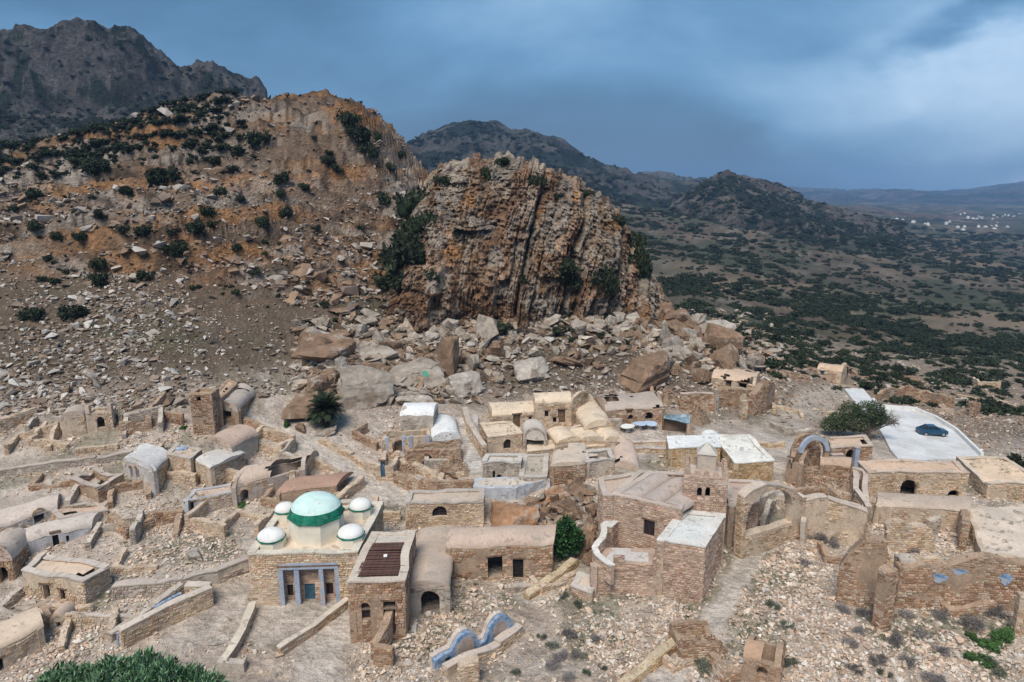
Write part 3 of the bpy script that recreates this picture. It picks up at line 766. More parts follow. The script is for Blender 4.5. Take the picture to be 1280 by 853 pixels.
def vault_mesh(mb, O, ex, ey, L, W, z, rise, c, end=.05, lump=.11, nseg=14, thick=.0, flatten=1.0, seed=0, broken=0):
    """barrel of length L along ex, span W along ey, from corner O; closed underneath"""
    nl = max(3, int(L / .6)); nl = max(4, int(L / .45)); I, J = np.meshgrid(np.linspace(-end, L + end, nl), np.linspace(0, 1, nseg), indexing='ij')
    ang = math.pi * J; yy = W / 2 - np.cos(ang) * W / 2 * 1.0; hz = rise * np.sin(ang) ** flatten
    O = np.array(O[:2])
    X = O[0] + ex[0] * I + ey[0] * yy; Y_ = O[1] + ex[1] * I + ey[1] * yy; Zz = z + hz * (1 + .12 * fbm(X * .45, Y_ * .45, oct=3, seed=78) * (lump > .1))
    k = lumps(X, Y_, Zz, lump) ; Zz = Zz + k + .03; 
    V = np.stack([X, Y_, Zz], -1).reshape(-1, 3); Q = grid_faces(*X.shape)
    flip = np.cross([*ex[:2]], [*ey[:2]]) < 0
    Q = Q[:, ::-1] if flip else Q
    Q = breach(V, Q, broken, seed); mb.add(V, Q, c=c)
    # end faces + underside
    for e_ in (0, nl - 1):
        row = V.reshape(nl, nseg, 3)[e_]; ctr = (row[0] + row[-1]) / 2 - np.array([0, 0, .05])
        vv = np.vstack([row, ctr]); T = [(i, i + 1, nseg) for i in range(nseg - 1)]
        if (e_ == 0) == bool(flip): T = [t[::-1] for t in T]
        mb.add(vv, T=T, c=np.array(c) * .97)

def building(name, label, cat, FL, FR, vb, dep=None, BL=None, BR=None, ubase=None, z=None, roof='flat', par=.35, rise=1.0, n=1, axis='d',
             holes=None, pal='tan', cover=1.0, th=.45, ragged=0, roofc=(.52, .43, .35), cap=None, fc=None, course=.2, slen=.34, group=None, seed=None, mort=None, both=False, sides=(0, 1, 2, 3), stones_on=True, capw=.10, hollow=True):
    """FL, FR: picture positions of the two front top corners (same height); vb: picture row where the front-left corner meets the ground"""
    seed = seed or (int(FL[0] * 7 + FL[1] * 13) % 9973); r = np.random.default_rng(seed)
    if pal in ('tan', 'rust', 'grey') and cover == 1.0: cover = .58 + .4 * r.random()
    if pal != 'pink': course *= r.uniform(.85, 1.25); slen *= r.uniform(.85, 1.2)
    if roof == 'flat' and cap and pal in ('tan', 'rust', 'grey') and not ragged: ragged = .22
    zt = z if z is not None else ZT(FL[0] if ubase is None else ubase, FL[1], vb)
    a = np.array(PZ(*FL, zt)); b = np.array(PZ(*FR, zt)); d = (b - a)[:2]; L = np.linalg.norm(d); d = d / L; n_in = np.array([-d[1], d[0]])
    if BL is not None:
        c_ = np.array(PZ(*BL, zt)); dv = (c_ - a)[:2]
    else: dv = n_in * dep
    p0, p1, p3 = a[:2], b[:2], a[:2] + dv
    p2 = p1 + dv if BR is None else np.array(PZ(*BR, zt))[:2]
    P = [p0, p1, p2, p3]; ctr = sum(P) / 4
    FOOT.append(np.array(P))
    zg = [ht1(*p) for p in P]; zb = min(zg) - .8
    root = thing(name, label, cat, (ctr[0], ctr[1], min(zg)), group)
    core, st = MB(), MB()
    depth = np.linalg.norm(dv)
    def rag(s_, L_, k):
        if not ragged: return 0
        v_ = sn(s_ * .45 + k * 17.3 + seed, seed * .37) * 1.3
        return ragged * min(0, v_ - .05) * 1.8
    info = []
    for k in range(4):
        A_, B_ = P[k], P[(k + 1) % 4]; Lk = np.linalg.norm(B_ - A_)
        isend = roof == 'vault' and ((axis == 'd' and k in (0, 2)) or (axis == 'w' and k in (1, 3)))
        if isend:
            def topf(s_, Lk=Lk, k=k):
                f = (s_ / Lk * n) % 1.0; return zt + rise * math.sqrt(max(0, 1 - (2 * f - 1) ** 2)) - .02
        elif roof == 'vault': topf = lambda s_: zt - .01
        else: topf = lambda s_, Lk=Lk, k=k: zt + rag(s_, Lk, k)
        hs = []
        for hd in (holes or {}).get(k, []):
            (u0, v0, u1, v1) = hd[:4]; s0, z1 = plane_hit(A_, B_, u0, v0); s1, z0 = plane_hit(A_, B_, u1, v1)
            s0, s1 = min(s0, s1), max(s0, s1)
            s0 = max(s0, .15); s1 = min(s1, Lk - .15)
            if s1 - s0 < .15 or z1 - z0 < .15: continue
            h = Hole(s0, s1, z0, z1, 'arch' in hd[4]); hs.append(h)
            f = hd[5] if len(hd) > 5 else None
            if f: opening(root, A_, B_, h, f)
            surround(root, A_, B_, h, r, pal)
        APR.append((A_, B_, .4 if pal == 'pink' else 1.0))
        info.append((A_, B_, Lk, topf, hs))
        if k not in sides: continue
        fcs = (cam_faces(A_, B_, zt), (both or roof in ('none',)) and cam_faces(B_, A_, zt))
        wall(core, st if stones_on else None, A_, B_, zb, topf, th, hs, pal, fcs, r, cover, course, slen, seed, mort)
        if ragged > .3 or roof == 'none': topstones(st, A_, B_, topf, th, pal, r)
    core.build('wall', m_mortar, root)
    st.build('stone_facing', m_stone, root, kind='stuff')
    # roof
    ro = MB(); ex, ey = d, dv / depth
    broken = 0
    if sum(roofc) < 1.66: roofc = tuple(np.array(roofc) * (1.13, 1.04, .95))
    if sum(roofc) < 1.66 and pal != 'pink' and name not in NOBREAK: broken = r.choice([.0, .12, .25, .38], p=[.35, .25, .25, .15])
    if roof == 'flat':
        ROOFS.append((P, zt - par, pal))
        nx, ny = max(3, int(L / .5)), max(3, int(depth / .5))
        I, J = np.meshgrid(np.linspace(.02, .98, nx), np.linspace(.02, .98, ny), indexing='ij')
        q = [p[:, None, None] for p in P]
        XY = (q[0] * (1 - I) * (1 - J) + q[1] * I * (1 - J) + q[2] * I * J + q[3] * (1 - I) * J)
        Zr = zt - par + .12 * fbm(XY[0] * .4, XY[1] * .4, oct=3, seed=seed)
        V_ = np.stack([XY[0], XY[1], Zr], -1).reshape(-1, 3); ro.add(V_, breach(V_, grid_faces(nx, ny)[:, ::-1], broken, seed), c=roofc)
        ro.build('roof', m_roof, root, smooth=True)
    elif roof == 'vault':
        if axis == 'd':
            for i in range(n): vault_mesh(ro, p0 + ex * L * i / n, ey, ex, depth, L / n, zt, rise, roofc, seed=seed, broken=broken)
        else:
            for i in range(n): vault_mesh(ro, p0 + ey * depth * i / n, ex, ey, L, depth / n, zt, rise, roofc, seed=seed, broken=broken)
        ro.build('roof', m_roof, root, smooth=True)
    if cap:
        cm = MB()
        for k in range(4):
            if k not in sides: continue
            A_, B_, Lk, topf, hs = info[k]; dd = (B_ - A_) / Lk; nn = np.array([dd[1], -dd[0]]); m_ = max(2, int(Lk / .9))
            for i in range(m_):
                s0, s1 = Lk * i / m_, Lk * (i + 1) / m_; w0 = capw * r.uniform(.7, 1.2)
                pa, pb = A_ + dd * s0 + nn * .07, A_ + dd * s1 + nn * .07; qa, qb = pa - nn * (th + .1 + w0 * .3), pb - nn * (th + .1 + w0 * .3)
                z0, z1 = topf(s0 + .01), topf(s1 - .01); h0, h1 = .07 + r.uniform(0, .05), .07 + r.uniform(0, .05)
                hexa(cm, [(*pa, z0 - .03 + .004*k), (*pb, z1 - .03 + .004*k), (*qb, z1 - .03+ .004*k), (*qa, z0 - .03+ .004*k)], [(*pa, z0 + h0), (*pb, z1 + h1), (*qb, z1 + h1), (*qa, z0 + h0)], cap)
        cm.build('coping', m_roof, root)
    root['_z'] = zt
    return root, P, zt

def freewall(label, pts, h=None, th=.62, pal='tan', ragged=.5, holes=None, tops=None, cover=1, cap=None, group=None, course=.2, slen=.34, seed=None, name='stone_wall', faces=(1, 1), zt=None):
    """stone wall along ground points given as picture positions of its foot [(u, v, height in m)]"""
    seed = seed or int(pts[0][0] * 11 + pts[0][1] * 5) % 9973; r = np.random.default_rng(seed)
    if cover == 1: cover = .9
    W = [(np.array(p[0]), p[1]) if isinstance(p[0], (tuple, np.ndarray)) else (np.array(G(p[0], p[1]))[:2], p[2] if len(p) > 2 else h) for p in pts]
    g0 = W[0][0]; root = thing(name, label, 'wall', (g0[0], g0[1], ht1(*g0)), group)
    core, st, cm = MB(), MB(), MB()
    for i, ((a, ha), (b, hb_)) in enumerate(zip(W[:-1], W[1:])):
        L = np.linalg.norm(b - a); za, zb_ = ht1(*a), ht1(*b)
        def topf(s_, L=L, i=i):
            f = min(max(s_ / L, 0), 1)
            return (za + ha) * (1 - f) + (zb_ + hb_) * f + (ragged * min(.15, 1.5 * sn(s_ * .5 + i * 9 + seed, seed * .3)) if ragged else 0)
        hs = []
        for hd in (holes or {}).get(i, []):
            (u0, v0, u1, v1) = hd[:4]; s0, z1 = plane_hit(a, b, u0, v0); s1, z0 = plane_hit(a, b, u1, v1)
            hs.append(Hole(max(.1, min(s0, s1)), min(L - .1, max(s0, s1)), z0, z1, 'arch' in hd[4]))
            if len(hd) > 5 and hd[5]: opening(root, a, b, hs[-1], hd[5])
        wall(core, st, a, b, min(za, zb_) - .6, topf, th, hs, pal, faces, r, cover, course, slen, seed)
        if ragged: topstones(st, a, b, topf, th, pal, r)
        dd = (b - a) / L; nn = np.array([dd[1], -dd[0]])
        if i == 0: wall(MB(), st, a - nn * th, a, min(za, zb_) - .6, lambda s_: topf(0.01), .1, (), pal, (1, 0), r, 1, course, slen, seed)
        if i == len(W) - 2: wall(MB(), st, b, b - nn * th, min(za, zb_) - .6, lambda s_: topf(L - .01), .1, (), pal, (1, 0), r, 1, course, slen, seed)
        APR.append((a, b, 1.3)); APR.append((b, a, 1.0))
        dd = (b - a) / L; nn = np.array([dd[1], -dd[0]])
        FOOT.append(np.array([a + nn * .2, b + nn * .2, b - nn * (th + .2), a - nn * (th + .2)]))
        if cap:
            m_ = max(2, int(L / .8))
            for q in range(m_):
                s0, s1 = L * q / m_, L * (q + 1) / m_
                pa, pb = a + dd * s0 + nn * .06, a + dd * s1 + nn * .06; qa, qb = pa - nn * (th + .12), pb - nn * (th + .12)
                hexa(cm, [(*pa, topf(s0) - .02), (*pb, topf(s1) - .02), (*qb, topf(s1) - .02), (*qa, topf(s0) - .02)], [(*pa, topf(s0) + .09), (*pb, topf(s1) + .09), (*qb, topf(s1) + .09), (*qa, topf(s0) + .09)], cap)
    core.build('masonry', m_mortar, root); st.build('stone_facing', m_stone, root, kind='stuff'); cm.build('coping', m_roof, root)
    return root

def ruin(u, v, Lx, Ly, ang, h, shape, label, pal='tan', seed=1, arch=False, th=.5):
    """remains of a room: ragged walls on some sides of a rectangle set on the ground at (u, v)"""
    g = np.array(G(u, v))[:2]; a = math.radians(ang); e = np.array([math.cos(a), math.sin(a)]); f = np.array([-math.sin(a), math.cos(a)]); r = np.random.default_rng(seed)
    c = [g - e * Lx / 2, g + e * Lx / 2, g + e * Lx / 2 + f * Ly, g - e * Lx / 2 + f * Ly]
    H_ = [h * r.uniform(.35, 1.1) for _ in range(6)]
    seq = {'L': [3, 0, 1], 'U': [1, 2, 3, 0], 'back': [1, 2, 3], 'box': [0, 1, 2, 3, 0], 'line': [0, 1], 'corner': [1, 2]}[shape]
    pts = [(c[k], H_[k if shape == 'box' else i]) for i, k in enumerate(seq)]
    return freewall(label, pts, pal=pal, ragged=h * .45, th=th, seed=seed, name='ruined_walls' if len(seq) > 2 else 'ruined_wall', cover=.85)
# ------------------------------------------------------------------ the village
BEIGE = (.72, .58, .43); PALE = (.62, .56, .49); GREYP = (.44, .38, .33); PINKP = (.52, .41, .34); WHT = (.80, .80, .78)
def dv2(a): return np.array(a[:2])

# ---- domed mausoleum
m_mint = rock_mat('pale_mint_cap', (.56, .74, .69), nscale=.7, dark=.8, light=1.15, fine=6, fc=.10, bump=.25, bdist=.02, rough=.75, spot=[(1.0, (.66, .72, .68), .52, .7), (2.5, (.25, .42, .35), .62, .5)])  # pale mint tone for the big dome above its green band
def mausoleum():
    root, P, zt = building('domed_mausoleum', 'stone mausoleum with large green and white central dome and four small corner domes', 'mausoleum',
        (310, 693), (447, 690), 757, BL=(345, 641), BR=(478, 628), roof='flat', par=.28, pal='tan', cap=(.66, .60, .50), roofc=(.60, .53, .45), th=.5, capw=.3, cover=.99,
        holes={0: [(349, 709, 425, 762, 'rect')]}, seed=11)
    # recessed portico
    A, B = P[0], P[1]; L = np.linalg.norm(B - A); d = (B - A) / L; n = np.array([d[1], -d[0]])
    s0, zt_ = plane_hit(A, B, 349, 706); s1, zb_ = plane_hit(A, B, 425, 758); zg = zb_ - .1
    back = MB(); st = MB(); off = .75
    A2, B2 = A + d * (s0 - .3) - n * off, A + d * (s1 + .3) - n * off
    hs = []
    for (u0, v0, u1, v1, f) in ((358, 731, 367, 745, 'window'), (380, 730, 395, 756, 'bluedoor'), (407, 729, 417, 743, 'window')):
        a_, z1 = plane_hit(A2, B2, u0, v0); b_, z0 = plane_hit(A2, B2, u1, v1); h = Hole(a_, b_, z0, z1); hs.append(h); opening(root, A2, B2, h, f, n_in=.12)
    wall(back, st, A2, B2, zg - 1, lambda s: zt_ + .1, .3, hs, 'pink', (1, 0), cover=.9, seed=5, course=.2, slen=.8)
    for q in (s0 - .05, s1 + .05):
        obox(back, A + d * (q - .1) - n * .45, d * .2, -n * .4, zg - 1, zt_, (.5, .38, .3))
    back.build('portico_wall', m_mortar, root); st.build('portico_stones', m_stone, root, kind='stuff')
    for (u0, u1) in ((349, 355), (369, 375), (400, 405.5), (419.5, 425)):
        m = MB(); a_ = plane_hit(A, B, u0, 740)[0]; b_ = plane_hit(A, B, u1, 740)[0]
        obox(m, A + d * a_ + n * .04, d * (b_ - a_), -n * .42, zg - .6, zt_ - .45, (.4, .45, .55)); 
        obox(m, A + d * (a_ - .05) + n * .07, d * (b_ - a_ + .1), -n * .48, zg - .6, zg + .25, (.4, .45, .55)); m.build('column', m_paleblue, root)
    m = MB(); obox(m, A + d * (s0 - .05) + n * .06, d * (s1 - s0 + .1), -n * .5, zt_ - .45, zt_ + .1); m.build('lintel', m_paleblue, root)
    m = MB(); obox(m, A + d * (s0 + .1) - n * .05, d * (s1 - s0 - .2), -n * .7, zt_ - .5, zt_ - .46)
    m.build('portico_ceiling', m_mortar, root)
    m = MB(); obox(m, A + d * (s0 - .6) + n * .5, d * (s1 - s0 + 1.2), -n * 1.8, zg - .5, zg + .12, (.5, .43, .37)); m.build('doorstep', m_mortar, root)
    # domes
    zr = zt - .28
    def dome(u, v, r, hd, hc, ns=8, big=False, dz=0):
        c = PZ(u, v, zr)
        # drum (octagon) on the roof, tile skirt, cap
        m = MB(); rot = math.pi / 8
        def ring(rr, z, k=ns): return [(c.x + rr * math.cos(rot + 2 * math.pi * i / k), c.y + rr * math.sin(rot + 2 * math.pi * i / k), z) for i in range(k)]
        def loft(m, rings, col=(.7, .64, .53)):
            k = len(rings[0]); V = np.array([p for R in rings for p in R]); Q = [(a * k + i, a * k + (i + 1) % k, (a + 1) * k + (i + 1) % k, (a + 1) * k + i) for a in range(len(rings) - 1) for i in range(k)]
            m.add(V, Q, c=col)
        loft(m, [ring(r * 1.03, zr - .3), ring(r * 1.0, zr + hd * .5), ring(r * .985, zr + hd)]); 
        m.build('drum', m_cream, root)
        g = MB(); rr = r * 1.05
        loft(g, [ring(r * .9, zr + hd - .02), ring(rr, zr + hd), ring(rr, zr + hd + .13), ring(r * .86, zr + hd + .22)])
        g.build('green_eave', m_green, root)
        k = 32; D_ = MB(); rings = []; gb = []
        rot = 0
        nst = 12
        for j in range(nst + 1):
            t = j / nst * math.pi / 2; rad = r * .97 * math.cos(t); z_ = zr + hd + .15 + hc * math.sin(t); rings.append(ring(max(rad, .01), z_, k))
        cut = 3 if big else 0
        if big:
            gm = MB(); loft(gm, rings[:cut + 1]); go = gm.build('green_band', m_green, root, smooth=True)
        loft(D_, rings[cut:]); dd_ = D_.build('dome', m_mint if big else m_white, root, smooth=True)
        f = MB(); 
        f.add([(c.x + .05 * math.cos(a), c.y + .05 * math.sin(a), zr + hd + .15 + hc - .03) for a in (0, 2.1, 4.2)] + [(c.x, c.y, zr + hd + .15 + hc + (.35 if big else .18))], T=[(0, 1, 3), (1, 2, 3), (2, 0, 3)], c=(.7, .7, .7))
        f.build('finial', m_white, root)
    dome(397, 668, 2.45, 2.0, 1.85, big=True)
    dome(340, 682, 1.22, .75, .66); dome(439, 678, 1.18, .75, .68); dome(357, 648, 1.0, .8, .66); dome(451, 645, 1.1, .9, .72)
    return root
WARP[0] = .3
mausoleum()
WARP[0] = 1.0

# ---- tower house with a roof of poles
def pole_tower():
    root, P, zt = building('beam_roof_tower', 'square stone tower house with its roof opening covered by dark wooden poles', 'tower house',
        (434, 728), (505, 726), 803, BL=(464, 666), BR=(519, 665), roof='none', pal='rust', cap=(.60, .51, .42), th=.55, capw=.15, cover=.98,
        holes={0: [(451, 753, 463, 774, 'arch', 'window'), (478, 751, 495, 795, 'rect')]}, seed=23)
    A, B, C2, D = P
    # plaster strip at the back, sunken floor, poles
    m = MB(); f = .30
    def lp(a, b, t): return a + (b - a) * t
    bl, br = lp(D, A, .25), lp(C2, B, .25); 
    hexa(m, [(*bl, zt - .4), (*br, zt - .4), (*C2, zt - .4), (*D, zt - .4)], [(*bl, zt - .06), (*br, zt - .06), (*C2, zt - .10), (*D, zt - .10)], (.58, .52, .45)); m.build('roof_strip', m_roof, root)
    m = MB(); hexa(m, [(*A, zt - 2.5), (*B, zt - 2.5), (*C2, zt - 2.5), (*D, zt - 2.5)], [(*A, zt - 2.4), (*B, zt - 2.4), (*C2, zt - 2.4), (*D, zt - 2.4)], (.2, .15, .12)); m.build('upper_floor', m_mortar, root)
    r = np.random.default_rng(3); n = 24
    me0 = None; dx = (B - A) / np.linalg.norm(B - A)
    for i in range(n):
        t = .12 + .62 * i / (n - 1)
        a = lp(A, D, t) + dx * .45; b = lp(B, C2, t) - dx * .25
        L = np.linalg.norm(b - a)
        if me0 is None:
            mb = MB(); k = 7
            rings = [[(L * s, .065 * (1 + .12 * math.sin(5 * s)) * math.cos(6.283 * q / k), .065 * math.sin(6.283 * q / k)) for q in range(k)] for s in (0, .33, .66, 1)]
            V = np.array([p for R in rings for p in R]); Q = [(g * k + q, g * k + (q + 1) % k, (g + 1) * k + (q + 1) % k, (g + 1) * k + q) for g in range(3) for q in range(k)]
            mb.add(V, Q); me0 = mesh_np('pole', V, np.array(Q), [m_iron])
        o = link('pole', me0, root); o.location = Vector((a[0], a[1], zt + .03 + r.uniform(-.05, .04))) - root.location
        o.rotation_euler = (0, r.uniform(-.012, .012), math.atan2(b[1] - a[1], b[0] - a[0]) + r.uniform(-.02, .02))
    c_ = lp(lp(A, B, .5), lp(D, C2, .5), .42); m = MB(); obox(m, c_, (.32, .05), (-.04, .3), zt + .1, zt + .16, (.7, .7, .7)); m.build('white_box', m_white, root)
pole_tower()

building('vaulted_house', 'narrow vaulted stone house with dark arched doorway, right of the pole-roofed tower', 'stone house', (509, 736), (563, 735), 770, BL=(522, 668), BR=(553, 668),
    roof='vault', axis='d', rise=.75, pal='grey', cover=.55, roofc=(.46, .40, .35), holes={0: [(526, 738, 551, 778, 'arch')]})
m_ = building('courtyard_block', 'low lime-plastered block behind the vaulted house beside the tower', 'outbuilding', (522, 683), (552, 683), 700, BL=(524, 667), roof='flat', par=.05, pal='grey', cover=.4, roofc=(.55, .50, .45))
building('long_vaulted_house', 'long stone house with rounded plaster roof and blue-framed doorway', 'stone house', (556, 686), (690, 682), 727, BL=(568, 664), BR=(690, 660),
    roof='vault', axis='w', rise=.9, pal='rust', cover=.85, roofc=(.48, .40, .35), holes={0: [(609, 696, 628, 722, 'rect'), (641, 700, 654, 724, 'rect', 'darkdoor')]})
def frame_at(root_label, u0, v0, u1, v1, A, B, mat, wd=.22):
    pass

building('arch_window_house', 'flat stone house front with one half-round arched window', 'stone house', (506, 629), (603, 625), 661, BL=(512, 615), roof='flat', par=.12, pal='tan', roofc=(.50, .44, .38),
    holes={0: [(540, 633, 558, 645, 'arch', 'window')]}, cap=(.5, .44, .38))
freewall('stone wall climbing along the dirt path to the blue door', [(396, 553, .6), (440, 575, .9), (475, 600, 1.7)], pal='tan', cap=None, faces=(1, 1))
building('blue_door_ruin', 'roofless stone enclosure beside the path with a narrow blue door', 'ruin', (470, 583), (492, 583), 600, dep=5, roof='none', pal='tan', ragged=.8, holes={0: [(476, 577, 483, 597, 'rect', 'bluedoor')]})
freewall('retaining wall of rough stone above the path junction', [(492, 604, 1.5), (525, 622, 1.8), (592, 620, 1.9)], pal='rust')
freewall('low broken wall on the terrace between path and stairs', [(498, 584, 1.0), (545, 600, .8), (580, 596, .9)], pal='tan')
building('rubble_room', 'crumbled room with small arch below the white vaults', 'ruin', (507, 564), (576, 560), 584, dep=2.6, roof='none', pal='rust', ragged=.7, holes={0: [(527, 568, 540, 583, 'arch')]})
building('white_vault_house', 'small stone house with bright white barrel roof, beside the stairs', 'stone house', (539, 552), (577, 549), 563, BL=(534, 528), BR=(570, 526), roof='vault', axis='d', rise=1.25, pal='rust', roofc=WHT)
building('white_roof_house', 'grey box house with crumpled white roof left of the white barrel roof', 'stone house', (500, 521), (541, 521), 548, BL=(508, 508), roof='vault', axis='w', rise=.9, pal='grey', cover=.4, roofc=WHT)
building('grey_box_house', 'plain grey-rendered cube under the crumpled white roof', 'outbuilding', (503, 533), (536, 530), 547, BL=(504, 521), roof='flat', par=.05, pal='grey', cover=.3, roofc=(.47, .42, .39))
def blue_porch():
    root, P, zt = building('blue_porch_ruin', 'ruined porch with pale blue pillars in front of the grey cube', 'ruin', (478, 548), (538, 545), 566, dep=3.2, roof='none', pal='tan', cover=.5, ragged=.6, holes={0: [(494, 550, 507, 566, 'arch')]})
    A, B = P[0], P[1]; L = np.linalg.norm(B - A); d = (B - A) / L; n = np.array([d[1], -d[0]])
    for s in (.08, .42, .56, .9):
        m = MB(); obox(m, A + d * (L * s) + n * .1, d * .45, -n * .4, zt - 2.4, zt + .05); m.build('pillar', m_paleblue, root)
blue_porch()
# heaps of earth and stone
def heap(label, u, v, w_, h_, seed, pal='rust', n=260, cat='rubble heap', name='rubble_heap'):
    g = G(u, v); r = np.random.default_rng(seed); mb = MB(); 
    nr, na = 7, 18; V = []; 
    for i in range(nr):
        t = i / (nr - 1)
        for j in range(na):
            a = j / na * 6.283; rr = w_ * (1 - t) * (1 + .25 * math.sin(a * 3 + seed)); x, y = rr * math.cos(a), rr * math.sin(a) * .8
            V.append((x, y, h_ * t ** .7 * (1 + .1 * math.sin(a * 2)) - .3))
    V = np.array(V); V[:, 2] += .15 * fbm(V[:, 0] + g.x, V[:, 1], oct=3, seed=seed)
    Q = [(i * na + j, i * na + (j + 1) % na, (i + 1) * na + (j + 1) % na, (i + 1) * na + j) for i in range(nr - 1) for j in range(na)]
    mb.add(V, Q, c=np.array(MORT[pal]) * .8)
    root = thing(name, label, cat, (g.x, g.y, ht1(g.x, g.y)))
    mb.V = [v + np.array(root.location) for v in mb.V]; mb.build('earth', m_mortar, root, smooth=True)
    st = MB(); P_ = PAL[pal]
    for _ in range(n):
        a = r.uniform(0, 6.283); t = r.uniform(0, 1) ** .6; rr = w_ * (1 - t) * 1.15 + .1; s = r.uniform(.12, .38)
        rockbit(st, (g.x + rr * math.cos(a), g.y + rr * math.sin(a) * .8, root.location.z + h_ * t ** .7 - .25 + .05), (s, s * .8, s * .6), r, jit(P_[r.integers(len(P_))], r))
    st.build('stones', m_stone, root, kind='stuff')
heap('brown heap of earth and stones at the foot of the stairs', 567, 590, 1.9, 2.3, 3)
heap('small rubble arch heap left of the stair-foot mound', 512, 588, 1.5, 1.3, 4)

# ---- stairs
def stairs():
    a, b = G(596, 594), G(584, 524); n = 26
    root = thing('staircase', 'broad pale stone stairs climbing between the white vaults and the beige houses', 'stairs', (a.x, a.y, ht1(a.x, a.y)))
    dx = np.array([b.x - a.x, b.y - a.y]); L = np.linalg.norm(dx); d = dx / L; s = np.array([d[1], -d[0]])
    z0, z1 = ht1(a.x, a.y), ht1(b.x, b.y) + .1; tread = L / n; rise = (z1 - z0) / n
    wd = 2.7; r = np.random.default_rng(9)
    for i in range(n):
        o = np.array([a.x, a.y]) + d * tread * i - s * wd / 2
        m = MB(); p = [o, o + s * wd, o + s * wd + d * (tread * 1.05), o + d * (tread * 1.05)]; zz = z0 + rise * (i + 1) + .12
        hexa(m, [(*q, zz - 1.0) for q in p], [(*q, zz + r.uniform(-.015, .015)) for q in p], (.50 + r.uniform(-.07, .05),) * 3 * np.array([1, .93, .86])); m.build('step', m_mortar, root)
stairs()
freewall('long low wall lining the right side of the stairs', [(609, 575, 1.9), (590, 545, 1.9), (583, 524, 1.5)], pal='tan', ragged=.1, cap=(.55, .46, .38))

# ---- the beige restored houses
house = building
house('beige_cube_house', 'small beige-roofed stone house with arched window, right of the stairs', 'stone house', (611, 547), (652, 542), 567, BL=(601, 530), roof='flat', par=.1, cap=BEIGE, roofc=BEIGE, pal='tan', holes={0: [(629, 550, 638, 561, 'arch', 'window')], 3: [(607, 550, 610, 566, 'rect', 'darkdoor')]}, capw=.4)
house('open_arch_vault', 'open arched vault with pale rim between the beige houses', 'vault', (653, 549), (684, 549), 563, BL=(652, 539), roof='vault', axis='d', rise=1.75, roofc=PALE, pal='grey', holes={0: [(657, 536, 680, 566, 'arch')]})
house('rear_left_house', 'beige wavy-roofed house with white-framed door at the back of the courtyard', 'stone house', (616, 519), (672, 516), 536, BL=(609, 507), roof='vault', axis='w', rise=.8, roofc=BEIGE, pal='tan', holes={0: [(642, 517, 651, 534, 'rect', 'wooddoor'), (661, 521, 665, 526, 'rect', 'window')]})
house('upper_house', 'tallest beige-roofed house of the courtyard with wooden door and two windows', 'stone house', (668, 505), (714, 503), 536, BL=(666, 496), BR=(738, 492), roof='vault', axis='w', rise=.9, roofc=BEIGE, pal='tan', cap=None, holes={0: [(698, 512, 707, 528, 'rect', 'wooddoor'), (681, 514, 686, 521, 'rect', 'window'), (691, 522, 696, 528, 'rect')]})
house('long_beige_roof', 'long rounded beige roof running down the right side of the courtyard', 'stone house', (731, 536), (766, 531), 556, BL=(712, 505), BR=(738, 492), roof='vault', axis='d', rise=.8, roofc=BEIGE, pal='tan')
house('triple_vault_house', 'three small beige vaults in a row at the front of the courtyard houses', 'stone house', (697, 553), (785, 551), 566, BL=(684, 541), BR=(765, 532), roof='vault', axis='d', n=3, rise=.65, roofc=BEIGE, pal='tan')
house('beige_terrace', 'low flat beige terrace roof in front of the open arch', 'terrace', (660, 563), (757, 557), 572, BL=(658, 551), BR=(745, 550), roof='flat', par=.05, roofc=BEIGE, cap=BEIGE, pal='tan')
house('stone_shed', 'square stone shed with flat pale roof and two dark openings below the stairs', 'stone house', (604, 578), (652, 577), 602, BL=(607, 569), roof='flat', par=.2, pal='grey', roofc=PALE, cap=(.6, .55, .5), cover=.6, holes={0: [(617, 590, 620, 603, 'rect'), (622, 594, 628, 602, 'arch')]})
house('mossy_roof_house', 'long low house with mossy grey plaster roof beside the square shed', 'stone house', (650, 597), (684, 596), 612, BL=(655, 568), roof='flat', par=.12, pal='grey', roofc=(.42, .40, .35), cap=(.56, .5, .44))
house('curved_roof_house', 'brown stone house with curved plaster roof above the fallen boulders', 'stone house', (688, 583), (731, 581), 607, BL=(693, 561), BR=(727, 560), roof='vault', axis='d', rise=.5, pal='rust', roofc=(.56, .50, .44))
house('grey_yard_house', 'grey stone room with flat roof left of the sloping ramp', 'stone house', (732, 578), (768, 574), 600, BL=(729, 564), roof='flat', par=.3, pal='grey', roofc=(.5, .45, .4), cap=(.55, .5, .45))
house('pale_blue_wall_house', 'low whitewashed bluish wall block above the orange boulder', 'outbuilding', (592, 609), (645, 611), 624, BL=(594, 598), BR=(688, 598), roof='flat', par=.05, pal='grey', cover=.12, mort=(.50, .52, .56), roofc=(.55, .52, .48))
house('plaster_ramp', 'smooth lime-plastered sloping mound right of the grey room', 'plaster mound', (768, 584), (800, 590), 598, BL=(765, 553), BR=(790, 556), roof='vault', axis='d', rise=1.0, pal='grey', cover=.3, roofc=(.56, .47, .41))
house('grey_ruin_house', 'grey half-ruined house with rough barrel roof behind the blue tables', 'ruin', (757, 515), (828, 511), 533, BL=(744, 497), BR=(822, 494), roof='vault', axis='w', rise=1.0, pal='rust', cover=.8, roofc=(.42, .38, .35), holes={0: [(783, 513, 790, 517, 'rect'), (784, 519, 791, 525, 'arch'), (806, 516, 816, 524, 'arch')]})
freewall('broken grey wall end beside the awning shelter', [(757, 535, 1.0), (774, 540, 1.6)], pal='grey')

